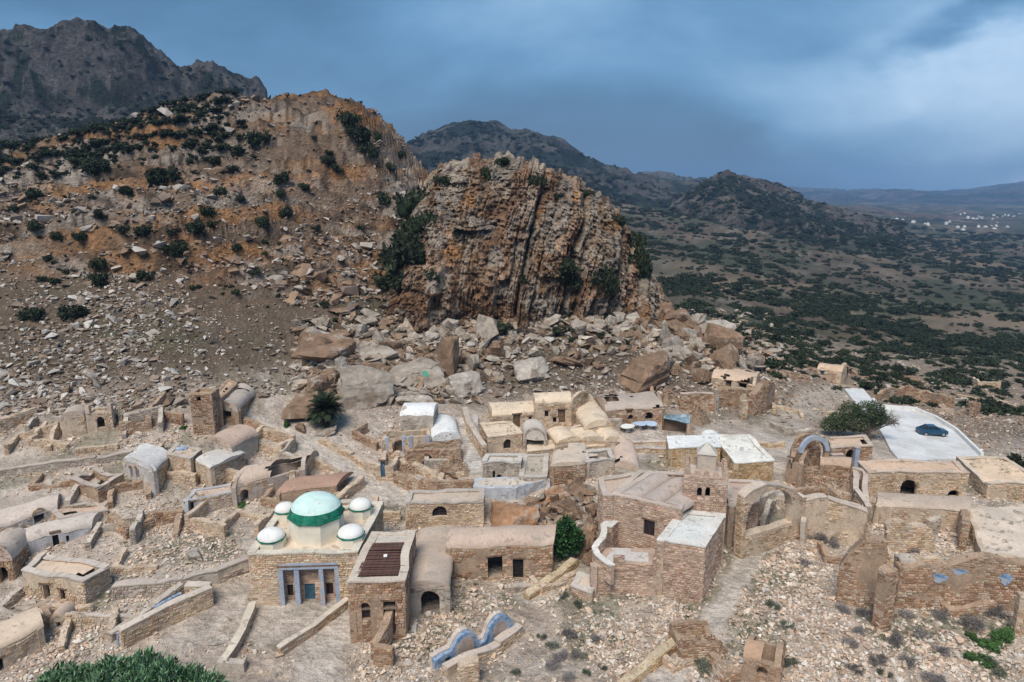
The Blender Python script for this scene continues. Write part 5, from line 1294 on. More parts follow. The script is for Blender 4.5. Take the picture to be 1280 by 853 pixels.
freewall('tumbled wall stub below the pinkish terrace', [(134, 655, 1.3), (158, 673, 1.2)], pal='rust', ragged=.8)
freewall('broken stone wall running right from the tumbled stub', [(158, 675, 1.2), (182, 665, .9), (225, 640, .8)], pal='rust', ragged=.8)
freewall('low retaining wall beneath the upper footpath', [(275, 524, .8), (318, 536, .9), (345, 545, .6)], pal='rust', ragged=.4)
freewall('broken stone wall below the slab-roofed house', [(243, 607, .8), (290, 585, 1.0)], pal='rust', ragged=.7)

# ---- more remains between the houses
RU = [
 (35, 566, 5, 3.2, 12, 1.6, 'U', 'broken stone pen on the left edge slope under the terrace wall'), (205, 528, 5, 3.5, -10, 2.0, 'L', 'crumbled pale walls just left of the narrow tower'),
 (178, 546, 4.5, 3, 20, 1.6, 'U', 'low rubble room below the collapsed room left of the tower'), (330, 566, 5, 3, -18, 1.6, 'box', 'small roofless enclosure inside the bend of the upper path'),
 (222, 604, 4.5, 3, -15, 1.7, 'L', 'ragged corner wall below the white-columned house'), (163, 632, 4, 3, 25, 1.3, 'U', 'low rubble cell left of the pale-walled house'),
 (108, 636, 4, 2.6, 10, 1.1, 'L', 'stone corner above the pinkish terrace'), (300, 668, 4.5, 3.2, -12, 1.3, 'U', 'rubble-filled room behind the left side of the mausoleum'),
 (255, 668, 5, 3.2, -20, 1.4, 'L', 'tumbled corner on the slope left of the mausoleum'), (196, 676, 4, 3, 15, 1.3, 'back', 'low walls in the rubble above the curving retaining wall'),
 (20, 776, 5, 3, -10, 1.3, 'L', 'broken wall corner above the bottom left barrel roof'), (108, 808, 4, 3.4, 20, 1.2, 'U', 'low rubble square left of the blue-painted trench'),
 (122, 566, 4.6, 3, 8, 1.4, 'line', 'single ragged wall below the twin-post ruin'), (62, 612, 4, 2.4, 14, 1.2, 'L', 'small wall corner above the long pale roof strip'),
 (362, 580, 3.6, 2.4, -25, 1.3, 'L', 'reddish broken corner at the top of the lumpy vault row'), (392, 604, 4, 2.6, -25, 1.3, 'U', 'red earth room just below the footpath'),
 (415, 622, 3.6, 2.6, -20, 1.1, 'L', 'low corner beside the path above the green dome'), (505, 575, 3.6, 3, 6, 1.5, 'U', 'rubble-walled cell left of the arch below the white vaults'),
 (535, 610, 5, 2.6, 4, 1.2, 'line', 'long low wall on the terrace above the arched window house'), (570, 612, 4.5, 2.6, -4, 1.4, 'L', 'broken corner at the bottom of the stairs'),
 (480, 652, 3.2, 3, 0, 1.3, 'L', 'small yard wall right of the mausoleum back'), (1030, 640, 4.5, 3, 12, 1.7, 'back', 'rough walls behind the arcade ruin'),
 (1062, 652, 3.4, 3, -5, 1.9, 'L', 'ragged corner at the right end of the arcade'), (1192, 668, 4, 3, 0, 1.9, 'U', 'open room in front of the white plaza roof'),
 (1145, 706, 5, 3, 3, 1.5, 'L', 'inner corner behind the front ruin wall'), (1008, 600, 3.6, 2.4, 8, 1.5, 'line', 'wall stub inside the blue-rimmed ruin'),
 (1000, 545, 5, 3.4, 14, 1.4, 'L', 'low corner in the rubble behind the ochre house'), (985, 520, 4.5, 3, -15, 1.2, 'U', 'low foundation beside the dirt road'),
 (1045, 520, 4.5, 2.6, 10, 1.1, 'line', 'low wall left of the olive-like tree'), (1082, 476, 5, 3, 10, 1.6, 'L', 'ruined corner where the white road begins'),
 (1140, 466, 5, 3.4, 5, 1.7, 'U', 'roofless remains on the slope above the brown wall'), (1236, 484, 5, 3, -8, 1.6, 'L', 'reddish corner ruin high on the right slope'),
 (1258, 512, 5, 3.4, 0, 1.3, 'U', 'low enclosure at the right edge of the slope'), (1000, 476, 4.6, 3, 20, 1.3, 'L', 'low wall corner on the grassy slope left of the blue ruin'),
 (1215, 512, 4.4, 3, 20, 1.4, 'back', 'crumbled walls behind the leaning stub'), (958, 560, 5, 2.2, 4, 1.0, 'line', 'low wall behind the ochre house roof'),
 (1076, 626, 3.2, 2.4, 80, 1.4, 'L', 'rough pier corner left of the humped roof'), (1215, 770, 4, 2.4, 4, 1.0, 'L', 'low rubble corner under the blue plaster patches'),
 (1158, 660, 3.4, 2.4, 0, 1.8, 'U', 'narrow roofless cell beside the humped roof house'), (905, 602, 3, 2, 0, 1.2, 'L', 'broken corner between minaret and ochre house'),
 (860, 834, 3, 2.2, 30, 1.0, 'L', 'rubble corner at the foot of the collapsed oven'), (935, 850, 4, 2.4, 15, 1.2, 'L', 'low stone corner at the bottom edge left of the broken hut'),
 (655, 700 + 40, 3, 2, 10, .8, 'line', 'short stub in the weeds below the long vaulted house'), (60, 560, 5, 3, -5, 1.5, 'L', 'pale corner ruin left of the little domed house'),
 (880, 470, 4.5, 2.6, 10, 1.4, 'back', 'low walls between the boulders left of the crag ruin'), (830, 500, 4, 2.4, 0, 1.4, 'L', 'brown wall corner behind the awning shelter')]
RU += [
 (60, 545, 5, 3, 10, 1.5, 'U', 'open cell of grey stone left of the twin-post ruin, on the upper terrace'), (200, 584, 3.2, 2.4, -12, 1.3, 'L', 'little broken corner between white-columned and blue-patch houses'),
 (275, 622, 4, 2.6, -14, 1.6, 'back', 'walls of a collapsed room behind the pale-walled house'), (345, 636, 4, 2.6, -14, 1.2, 'L', 'rubble corner just above the mausoleum back wall'),
 (140, 684, 4.6, 3, 10, 1.6, 'U', 'roofless room right of the whitewashed vaults'), (168, 716, 4.2, 2.6, 6, 1.1, 'L', 'low corner in the rubble right of the two-door house'),
 (90, 716 + 50, 3.4, 2, 0, .9, 'line', 'little wall end below the two-door house'), (455, 556, 4, 2.6, -30, 1.2, 'L', 'stone corner left of the blue pillars'),
 (548, 585, 3.4, 2.4, 4, 1.5, 'box', 'small square ruin cell directly below the bright white barrel roof'), (628, 616 + 6, 3, 2, 0, 1.0, 'line', 'short wall just under the pale blue wall block'),
 (1120, 646, 4, 2.4, 0, 1.5, 'back', 'ruined room front before the humped roof'), (1052, 706, 3.2, 2.6, -10, 1.3, 'L', 'low broken corner uphill of the tall slab wall'),
 (985, 640, 3, 2.2, 20, 1.5, 'L', 'wall corner visible through the wide broken arch'), (1180, 528 - 12, 4, 2.4, 12, 1.0, 'line', 'low stone line on the bank above the car'),
 (700, 735, 4, 2.2, 30, .9, 'L', 'low rubble corner below the fig tree')]
for i, q in enumerate(RU):
    ruin(*q, pal=('tan', 'rust', 'grey', 'tan')[i % 4], seed=2000 + i)
# ------------------------------------------------------------------ the mosque
def mosque():
    zb = ZT(881, 685, 755)
    low, P, zb = building('mosque_block', 'lower stone block of the mosque with pale flat roof, at the alley corner', 'mosque', (822, 675), (881, 685), 760, z=zb, BL=(853, 637), BR=(907, 643), roof='flat', par=.06, pal='pink', roofc=(.66, .67, .64), cap=(.70, .67, .62), th=.6, course=.2, slen=.36, capw=.25)
    # minaret: stands right behind the block
    A, B = P[3], P[2]; d = (B - A) / np.linalg.norm(B - A); nin = np.array([-d[1], d[0]]); off = nin * .05
    A = A + off; B = B + off; Lw = np.linalg.norm(B - A)
    zt = H - A[1] * tan_v(592.5); dp = 3.9
    dvec = (P[3] - P[0]) / np.linalg.norm(P[3] - P[0]) * dp; dvec = nin * dp
    Q = [A, B, B + dvec, A + dvec]; ctr = sum(Q) / 4; FOOT.append(np.array(Q)); zg = ht1(*ctr) - .8
    root = thing('minaret', 'square stone minaret with battlements, small pyramid-topped lantern and twin arched windows', 'minaret', (ctr[0], ctr[1], zg + .8))
    core, st = MB(), MB(); r = np.random.default_rng(77)
    for k in range(4):
        a, b = Q[k], Q[(k + 1) % 4]; hs = []
        if k == 0:
            for (u0, u1) in ((871.5, 876.5), (881.5, 886.8)):
                s0, z1 = plane_hit(a, b, u0, 608.5); s1, z0 = plane_hit(a, b, u1, 622); hs.append(Hole(s0, s1, z0, z1, True))
        if k == 1:
            s0, z1 = plane_hit(a, b, 911.5, 675); s1, z0 = plane_hit(a, b, 922, 715); hs.append(Hole(max(.3, min(s0, s1)), max(.3, min(s0, s1)) + 1.5, zg + .5, zg + .8 + 2.6, True)); opening(root, a, b, hs[-1], 'darkdoor', n_in=.3)
            hs.append(Hole(1.4, 1.75, zt - 2.1, zt - 1.1, True))
        wall(core, st, a, b, zg - .4, lambda s: zt, .45, hs, 'pink', (cam_faces(a, b, zt), 0), r, 1, .19, .34, 3)
        # merlons
        L = np.linalg.norm(b - a); dd = (b - a) / L; nn = np.array([dd[1], -dd[0]]); nm = 5
        for i in range(nm):
            s = (L - .5) * i / (nm - 1) if k % 2 == 0 else (L - .5) * (i + .5) / nm
            m = MB(); p = a + dd * s + nn * .02
            for (w0, z0, z1) in ((.52, zt + .002, zt + .26), (.36, zt + .262, zt + .44)):
                obox(m, p + dd * (.25 - w0 / 2) - nn * .07, dd * w0, -nn * .3, z0, z1, (.47, .35, .27))
            m.build('merlon', m_mortar, root)
    core.build('shaft', m_mortar, root); st.build('stone_facing', m_stone, root, kind='stuff')
    m = MB(); hexa(m, [(*q, zt - .6) for q in Q], [(*q, zt - .3) for q in Q], (.55, .48, .42)); m.build('roof', m_roof, root)
    c = ctr + nin * .2; m = MB(); s = .85
    obox(m, c - d * s - nin * s, d * 2 * s, nin * 2 * s, zt - .32, zt + 1.55, (.54, .45, .37)); m.build('lantern', m_roof, root)
    m = MB(); s = .93; base = [(*(c + d * x * s + nin * y * s), zt + 1.553) for x, y in ((-1, -1), (1, -1), (1, 1), (-1, 1))]; m.add(base + [(*c, zt + 2.55)], T=[(0, 1, 4), (1, 2, 4), (2, 3, 4), (3, 0, 4), (0, 2, 1), (0, 3, 2)], c=(.56, .52, .46)); m.build('pyramid_roof', m_roof, root)
    for sx in (-1, 1):
        m = MB(); p = c + d * sx * .5 - nin * .85; 
    # prayer hall
    zh = zb + 1.15
    hall, PH, zh = building('prayer_hall', 'prayer hall of the mosque with three parallel barrel vaults on its roof', 'mosque', (765, 618), (852, 637.5), 700, z=zh, BL=(812, 590), BR=(868, 592), roof='none', pal='pink', cap=(.56, .46, .39), th=.45, course=.2, slen=.36, capw=.3,
        holes={0: [(805, 649, 818, 672, 'rect', 'window')]})
    a, b, c2, d2 = PH; ro = MB(); n = 3
    for i in range(n):
        f0, f1 = .04 + .94 * i / n, .04 + .94 * (i + 1) / n
        o = a + (b - a) * f0 + (d2 - a) * .05; e = (b - a) * (f1 - f0); W = np.linalg.norm(e); Lv = np.linalg.norm(d2 - a) * .92
        # parallelogram barrel
        nl, ns = 26, 14; I, J = np.meshgrid(np.linspace(0, 1, nl), np.linspace(0, 1, ns), indexing='ij'); dv = (d2 - a) * .92
        yy = (1 - np.cos(math.pi * J)) / 2; X = o[0] + dv[0] * I + e[0] * yy; Y_ = o[1] + dv[1] * I + e[1] * yy; Zz = zh - .45 + .72 * np.sin(math.pi * J) + .04 * fbm(X, Y_, oct=3, seed=3)
        V = np.stack([X, Y_, Zz], -1).reshape(-1, 3); vm = MB(); vm.add(V, grid_faces(nl, ns), c=(.50, .42, .37))
        for e_ in (0, nl - 1):
            row = V.reshape(nl, ns, 3)[e_]; vv = np.vstack([row, (row[0] + row[-1]) / 2]); vm.add(vv, T=[(q, q + 1, ns) for q in range(ns - 1)], c=(.46, .38, .33))
        vm.build('barrel_vault', m_roof, hall, smooth=True)
    m = MB(); hexa(m, [(*q, zh - .9) for q in PH], [(*q, zh - .42) for q in PH], (.46, .39, .35)); m.build('roof_slab', m_roof, hall)
    building('hall_side_roof', 'sloping plastered side roof left of the barrel-vaulted hall', 'mosque', (754, 620), (766, 620), 700, z=zh - .05, BL=(748, 599), BR=(806, 589), roof='flat', par=.15, pal='pink', roofc=(.50, .42, .36), cap=(.55, .46, .39))
    building('hall_right_roof', 'pinkish flat roof on the right behind the minaret', 'mosque', (912, 634), (948, 628), 660, z=zb - .3, BL=(905, 600), BR=(952, 602), roof='flat', par=.15, pal='pink', roofc=(.47, .38, .34), cap=(.55, .46, .39))
    # buttress block left of the terrace
    building('terrace_block', 'narrow stone block with white top at the left of the mosque terrace', 'outbuilding', (751, 657), (764, 660), 696, BL=(769, 641), BR=(782, 644), roof='flat', par=.02, pal='pink', roofc=(.66, .64, .60), cap=(.68, .66, .62), course=.2)
    # terrace with parapet
    zf = zb - 2.6
    t, PT, zf = building('mosque_terrace', 'walled whitish terrace in the angle of the mosque', 'terrace', (738, 708), px_of(P[0][0] + .02, P[0][1] + .02, zf), 752, z=zf, BL=(757, 685), BR=(818, 686), roof='flat', par=.02, pal='pink', roofc=(.60, .56, .53), th=.6, course=.2, slen=.36)
    # parapet: stepped stretch in front, white-capped S curve at the left corner
    a, b = PT[0], PT[1]; L = np.linalg.norm(b - a); dd = (b - a) / L; nn = np.array([dd[1], -dd[0]])
    par = thing('terrace_parapet', 'stepped brick parapet along the front of the mosque terrace', 'parapet', (*((a + b) / 2), zf))
    core, st = MB(), MB()
    wall(core, st, a + nn * .03 + dd * 2.0, b + nn * .03, zf - .3, lambda s: zf + (.95 if s < 1.0 else .35 if s < 3.4 else .9), .4, [], 'pink', (1, 1), course=.2, seed=8)
    core.build('masonry', m_mortar, par); st.build('stone_facing', m_stone, par, kind='stuff')
    cv = thing('curved_parapet', 'white-capped parapet curving in an S at the terrace corner', 'parapet', (a[0], a[1], zf))
    pts = [PZ(*q, zf)[:2] for q in ((763, 716), (752, 708), (744, 702), (741, 696), (744, 691), (750, 687), (752, 682), (751, 676))]
    core, st, cm = MB(), MB(), MB()
    hh = [.5, .5, .6, .75, .9, 1.1, 1.3, 1.5]
    for i in range(len(pts) - 1):
        p, q = np.array(pts[i]), np.array(pts[i + 1]); 
        wall(core, st, q, p, zf - 1.2, lambda s, h=(hh[i] + hh[i+1]) / 2: zf + h, .35, [], 'pink', (1, 1), course=.2, seed=i)
        dq = (q - p) / np.linalg.norm(q - p); nq = np.array([dq[1], -dq[0]]); h0, h1 = hh[i], hh[i + 1]
        hexa(cm, [(*(p - nq * .12), zf + h0), (*(q - nq * .12), zf + h1), (*(q + nq * .45), zf + h1), (*(p + nq * .45), zf + h0)], [(*(p - nq * .12), zf + h0 + .13), (*(q - nq * .12), zf + h1 + .13), (*(q + nq * .45), zf + h1 + .13), (*(p + nq * .45), zf + h0 + .13)], (.72, .68, .62))
    core.build('masonry', m_mortar, cv); st.build('stone_facing', m_stone, cv, kind='stuff'); cm.build('white_cap', m_roof, cv)
    building('terrace_foot_block', 'low stone block with pale sloping top below the curved parapet', 'outbuilding', (714, 733), (739, 742), 745, BL=(723, 716), roof='flat', par=.02, pal='pink', roofc=(.56, .50, .45), cap=(.6, .54, .48), course=.2)
WARP[0] = .4
mosque()
WARP[0] = 1.0
# ------------------------------------------------------------------ rocks
def ico(sub):
    bm = bmesh.new(); bmesh.ops.create_icosphere(bm, subdivisions=sub, radius=1); V = np.array([v.co[:] for v in bm.verts]); T = np.array([[v.index for v in f.verts] for f in bm.faces]); bm.free(); return V, T
I3, I4 = ico(3), ico(4)
def boulder_mesh(name, seed, size, mat, n=9, fine=True, rough=.05, colr=None):
    """angular block: a sphere cut back to a random convex polyhedron, then weathered"""
    r = np.random.default_rng(seed); V, T = (I4 if fine else I3)
    N = r.normal(size=(n, 3)); N /= np.linalg.norm(N, axis=1)[:, None]; N = np.vstack([N, [[0, 0, 1], [0, 0, -1], [1, .2, 0], [-1, .1, .1]]]); dd = np.concatenate([r.uniform(.45, .95, n), [.6, .6, .85, .85]])
    q = V @ N.T; q = np.where(q > .05, dd / np.maximum(q, .05), 9); rad = q.min(1)
    P = V * rad[:, None]
    P = P + V * (rough * 1.6 * fbm(P[:, 0] * 2.2 + seed, P[:, 1] * 2.2, P[:, 2] * 2.2, oct=4, seed=seed, ridged=True) - .04)[:, None]
    # bedding grooves
    P[:, :2] *= (1 + .035 * np.sign(np.sin(P[:, 2] * 14 + seed)) * (r.random() < .6))[:, None] if True else 1
    P = P * np.array(size)
    c = np.array(colr)[None, :] * (1 + .25 * fbm(P[:, 0] * 1.1, P[:, 1] * 1.1, P[:, 2] * 1.1, oct=3, seed=seed + 3))[:, None]
    return mesh_np(name, P, None, [mat], np.clip(c, 0, 1), False, T)
m_boul = rock_mat('boulder_stone', attr=True, nscale=.7, dark=.62, light=1.3, fine=5, bump=.9, bdist=.15, spot=[(.6, (.13, .085, .055), .56, .7), (1.7, (.40, .37, .33), .57, .6)])
GREYR, BROWNR, ORNG, PALER = (.34, .29, .24), (.25, .165, .11), (.36, .205, .12), (.44, .39, .335)
PROTO = {}
for k_, colr in (('grey', GREYR), ('brown', BROWNR), ('pale', PALER), ('orange', ORNG)):
    PROTO[k_, 'slab'] = [boulder_mesh('slab_rock', 900 + i, (1, .72, .30), m_boul, 7, False, colr=colr) for i in range(4)]
    PROTO[k_, 'block'] = [boulder_mesh('block_rock', 950 + i, (1, .85, .72), m_boul, 8, False, colr=colr) for i in range(4)]
    PROTO[k_, 'upright'] = [boulder_mesh('upright_rock', 980 + i, (.62, .5, 1.15), m_boul, 8, False, colr=colr) for i in range(3)]
def put_boulder(u, v, wpx, kind, colk, label, tilt=(0, 0, 0), sc=(1, 1, 1), group=None, sink=.25, i=0, hero=False, name='boulder'):
    g = G2(u, v); s = wpx / pxsize(g) / 2; r = np.random.default_rng(int(u * 3 + v * 7 + i))
    me = PROTO[colk, kind][i % len(PROTO[colk, kind])]
    if hero:
        base = {'slab': (1, .72, .30), 'block': (1, .85, .72), 'upright': (.62, .5, 1.15)}[kind]
        me = boulder_mesh('large_rock', int(u + v * 3), base, m_boul, 10, True, colr={'grey': GREYR, 'brown': BROWNR, 'orange': ORNG, 'pale': PALER}[colk])
    o = link(name, me, None, None, label, 'boulder', group)
    o.scale = (s * sc[0], s * sc[1], s * sc[2]); o.rotation_euler = tilt
    hgt = s * sc[2] * {'slab': .2, 'block': .5, 'upright': .75}[kind]
    o.location = (g.x, g.y + s * .3, ht1(g.x, g.y) + hgt * (1 - sink))
    return o
HERO = [
 (412, 452, 92, 'slab', 'brown', 'long dark-edged slab tilted on the scree above the palm', (.25, .12, .1), (1, 1, 1.4)),
 (459, 452, 86, 'slab', 'grey', 'light grey-topped slab behind the big rock beside the palm', (.22, -.05, .05), (1, 1, 1)),
 (453, 505, 84, 'block', 'grey', 'largest grey rounded boulder, directly right of the palm', (.3, .1, .3), (1, 1, 1.15)),
 (515, 478, 80, 'slab', 'grey', 'long pitted boulder carrying a green paint mark', (.35, -.1, .1), (1, 1, 1.7)),
 (574, 492, 60, 'block', 'pale', 'pale cracked boulder above the white barrel roof', (.2, .1, .5), (1, 1, .95)),
 (530, 503, 46, 'slab', 'pale', 'small pale slab leaning left of the cracked boulder', (.2, .3, .2), (1, 1, 1)),
 (392, 520, 72, 'slab', 'brown', 'dark red-sided slab overhanging beneath the palm', (.1, .25, .2), (1, 1, 1.8)),
 (660, 474, 62, 'block', 'pale', 'wide pale boulder standing alone below the crag', (.2, -.1, .2), (1, 1, .75)),
 (620, 450, 40, 'upright', 'brown', 'upright brown column of rock left of the wide pale boulder', (.1, .05, .3), (1, 1, .9)),
 (650, 386, 58, 'slab', 'pale', 'thin flat pale slab resting at the very foot of the crag', (.1, -.12, .1), (1, .8, .6)),
 (811, 487, 88, 'block', 'brown', 'massive brown banded rock right of the crag foot, above the grey ruin', (.1, -.2, .6), (1, 1, 1.0)),
 (735, 415, 30, 'block', 'grey', 'smooth rounded grey rock below the right half of the crag', (.1, .2, 0), (1, 1, .8)),
 (407, 545, 38, 'slab', 'grey', 'narrow slab lying in front of the palm', (.1, -.35, .2), (1, .6, 1)),
 (375, 540, 20, 'block', 'brown', 'small brown rock left of the slab in front of the palm', (.1, .1, 0), (1, 1, 1)),
 (297, 500, 34, 'slab', 'grey', 'pale grey rock beside the upper slope vault', (.2, -.1, 0), (1, 1, 1)),
 (900, 440, 60, 'upright', 'brown', 'leaning brown rock tower at the right end of the boulder field', (.1, .25, .3), (1, 1, .8)),
 (845, 425, 56, 'block', 'brown', 'dark jumbled block beneath the right shoulder of the crag', (.2, .2, .4), (1, 1, .9)),
 (560, 598, 30, 'block', 'brown', 'brown block half buried on the mound left of the stairs', (.1, .1, .1), (1, 1, .9)),
 (641, 664, 72, 'block', 'orange', 'huge orange-brown fallen boulder with slanting top in mid village', (.1, -.25, .1), (1, 1, .85)),
 (690, 628, 44, 'slab', 'orange', 'flat orange slab above and right of the huge orange boulder', (.2, -.2, .2), (1, 1, 1.3)),
 (712, 642, 42, 'block', 'brown', 'rounded brown boulder in the middle of the village rock pile', (.2, .2, 1), (1, 1, .8)),
 (728, 616, 42, 'slab', 'brown', 'topmost brown slab of the village rock pile', (.2, .2, .3), (1, 1, 1)),
 (733, 684, 24, 'upright', 'brown', 'upright brown rock right of the fig tree', (.1, .1, .3), (1, 1, 1.25)),
 (748, 668, 24, 'upright', 'brown', 'taller standing rock touching the mosque buttress', (.1, -.1, 1), (1, 1, 1.2)),
 (745, 645, 32, 'block', 'brown', 'brown block wedged beside the prayer hall corner', (.1, .3, .4), (1, 1, .9)),
 (668, 655, 30, 'block', 'brown', 'dark block between the huge orange boulder and the fig tree', (.2, .1, 2), (1, 1, .9)),
 (700, 668, 32, 'block', 'brown', 'shadowed brown block behind the fig tree', (.2, .1, 1), (1, 1, 1)),
 (738, 705, 22, 'block', 'brown', 'lowest brown rock left of the mosque terrace', (.2, .1, 1), (1, 1, 1.2)),
 (4, 472, 30, 'slab', 'pale', 'pale pointed slab cut by the left edge of the view', (.1, .5, .3), (1, 1, 1.3)),
 (242, 702, 26, 'block', 'pale', 'round pale boulder in the rubble left of the mausoleum', (.1, .1, .3), (1, 1, .9)),
 (269, 806, 26, 'slab', 'pale', 'flat white slab lying left of the forecourt wall', (0, 0, .2), (1, .8, .3)),
 (430, 395, 42, 'slab', 'brown', 'dark flat rock low on the slope left of the crag', (.2, .1, .1), (1, 1, 1)),
 (1140, 480, 26, 'block', 'brown', 'brown rock above the long ruined wall on the right slope', (.2, .1, .1), (1, 1, .8)),
]
for i, h in enumerate(HERO):
    put_boulder(h[0], h[1], h[2], h[3], h[4], h[5], h[6], h[7], i=i, hero=h[2] > 34)
def green_mark():
    o = None
    g = G(532, 478); 
    for ob in COL.objects:
        if ob.get('label', '').startswith('long pitted'): o = ob
    if o is None: return
    ins = [v for v in o.data.vertices]; 
    # a patch of the boulder's own skin, lifted slightly
    mw = Matrix.LocRotScale(o.location, o.rotation_euler, o.scale); tgt = Vector(ray(532, 467)).normalized(); camp = Vector((0, 0, H))
    best = None
    from mathutils.bvhtree import BVHTree
    bv = BVHTree.FromPolygons([mw @ v.co for v in o.data.vertices], [tuple(p.vertices) for p in o.data.polygons])
    hit = bv.ray_cast(camp, tgt)
    if hit[0] is None: return
    rr = .5; fs = [p for p in o.data.polygons if (mw @ p.center - hit[0]).length < rr and (mw.to_3x3() @ p.normal).dot(-tgt) > -.1]
    if not fs: return
    idx = {}; V = []; T = []
    for p in fs:
        t = []
        for vi in p.vertices:
            if vi not in idx: idx[vi] = len(V); V.append(o.data.vertices[vi].co * 1.015)
            t.append(idx[vi])
        T.append(t)
    me = mesh_np('paint_mark', np.array(V), None, [m_gpaint], None, False, np.array(T)); q = link('paint_mark', me, o, label='green painted emblem on the rock')
m_gpaint = plain_mat('green_rock_paint', (.07, .24, .17), .8, nscale=3, var=.3)
green_mark()

Lp = [(1055, 488), (1066, 502), (1080, 518), (1096, 534), (1105, 549), (1113, 565), (1124, 578)]
Rp = [(1078, 487), (1088, 499), (1098, 511), (1143, 515), (1170, 526), (1196, 542), (1229, 574)]
for _i in range(len(Lp) - 1): FOOT.append(np.array([np.array(G(*q))[:2] for q in (Lp[_i], Rp[_i], Rp[_i + 1], Lp[_i + 1])]))
def clear_of_houses(x, y):
    ok = np.ones(len(x), bool)
    for P in FOOT:
        ins = np.ones(len(x), bool); ins2 = np.ones(len(x), bool); k = len(P)
        for i in range(k):
            a, b = P[i], P[(i + 1) % k]; cr_ = (b[0] - a[0]) * (y - a[1]) - (b[1] - a[1]) * (x - a[0]); ins &= cr_ > 0; ins2 &= cr_ < 0
        ok &= ~(ins | ins2)
    return ok
def path_mask(x, y):
    pd = np.zeros_like(x)
    for pts, wd, st_ in PATHS: pd = np.maximum(pd, sstep(wd * 1.2, wd * .8, seg_dist(x, y, pts)))
    return pd
def u_of(x, y, z): return 640 + F * x / (y * cp - (z - H) * sp)

# the boulder field under the crag (each one an object), then the hillside blocks
r = np.random.default_rng(31)
cnt = 0
KW = {('slab', 'grey'): 'flat grey slab', ('block', 'grey'): 'angular grey block', ('upright', 'grey'): 'grey rock on edge', ('slab', 'brown'): 'flat brown slab', ('block', 'brown'): 'angular brown block',
      ('upright', 'brown'): 'brown rock on edge', ('slab', 'pale'): 'pale flat slab', ('block', 'pale'): 'pale block', ('upright', 'pale'): 'pale rock on edge'}
def zone(u, v):
    for lim, t in ((440, 'above and left of the palm'), (500, 'on the scree above the palm'), (560, 'below the left edge of the crag'), (620, 'below the left half of the crag'), (680, 'below the middle of the crag'), (740, 'below the right half of the crag'), (810, 'below the right edge of the crag'), (870, 'right of the crag foot'), (2000, 'at the far right end of the boulder field')):
        if u < lim: return ('high ' if v < 425 else 'low ' if v > 462 else 'midway ') + t
while cnt < 262:
    q_ = r.random()
    if q_ < .34: u = r.uniform(375, 610); v = r.uniform(415, 500)
    elif q_ < .55: u = r.uniform(800, 955); v = r.normal(420 + (u - 800) * .25, 22)
    elif q_ < .70: u = r.uniform(600, 900); v = r.uniform(400, 470)
    else: u = r.uniform(500, 880); v = r.normal(410, 10)
    if v > 480 and u > 600: continue
    if u > 850 and v < 385 + (u - 850) * .5: continue
    if v < 394: continue
    w_ = float(np.clip(r.lognormal(3.05, .42), 11, 62))
    kd = r.choice(['slab', 'block', 'upright'], p=[.45, .33, .22]); ck = r.choice(['grey', 'brown', 'pale'], p=[.42, .42, .16])
    sz_ = 'small ' if w_ < 17 else 'large ' if w_ > 30 else ''
    put_boulder(u, v, w_, kd, ck, sz_ + KW[kd, ck] + ' ' + zone(u, v), (r.uniform(-.3, .5), r.uniform(-.5, .5), r.uniform(-1, 1) if kd == 'slab' else r.uniform(0, 6)), (1, r.uniform(.7, 1.1), r.uniform(.8, 1.3)), 'boulders at the foot of the crag', i=cnt)
    cnt += 1

def stones(name, x, y, size, cols, mat, seed, flat=.6, tilt=.5, lab=None, warpx=None):
    """one joined mesh of small angular stones lying on the ground"""
    r = np.random.default_rng(seed); n = len(x); z = ht(x, y); Vs, Ts, Cs = [], [], []; off = 0
    hi = r.integers(0, len(HULLS), n)
    for k, (HV, HT) in enumerate(HULLS):
        m = hi == k; q = int(m.sum())
        if not q: continue
        a = r.uniform(0, 6.283, q); t1 = r.uniform(-tilt, tilt, q); s = size[m]
        S = np.stack([s, s * r.uniform(.6, 1, q), s * flat * r.uniform(.6, 1.3, q)], 1)
        P = HV[None] * S[:, None, :]
        ct, st_ = np.cos(t1)[:, None], np.sin(t1)[:, None]; Px = P[..., 0] * ct + P[..., 2] * st_; Pz = -P[..., 0] * st_ + P[..., 2] * ct
        ca, sa = np.cos(a)[:, None], np.sin(a)[:, None]; X_ = Px * ca - P[..., 1] * sa; Y_ = Px * sa + P[..., 1] * ca
        W = np.stack([X_ + x[m][:, None], Y_ + y[m][:, None], Pz + (z[m] + S[:, 2] * .18)[:, None]], -1)
        ci = cols[r.integers(0, len(cols), q)] * r.uniform(.75, 1.2, (q, 1))
        Vs.append(W.reshape(-1, 3)); Cs.append(np.repeat(ci, len(HV), 0)); Ts.append((HT[None] + (off + np.arange(q) * len(HV))[:, None, None]).reshape(-1, 3)); off += q * len(HV)
    me = mesh_np(name, np.vstack(Vs), None, [mat], np.clip(np.vstack(Cs), 0, 1), False, np.vstack(Ts)); return link(name, me, kind='stuff')
m_rub = rock_mat('rubble_stone', attr=True, nscale=.8, dark=.8, light=1.2, fine=9, bump=.5, bdist=.04)
def sample(n, a0, a1, y0, y1, seed, p=1.0):
    r = np.random.default_rng(seed); a = r.uniform(a0, a1, n); t = r.uniform((1 / y1) ** p, (1 / y0) ** p, n) ** (1 / p); y = 1 / t; return a * y, y
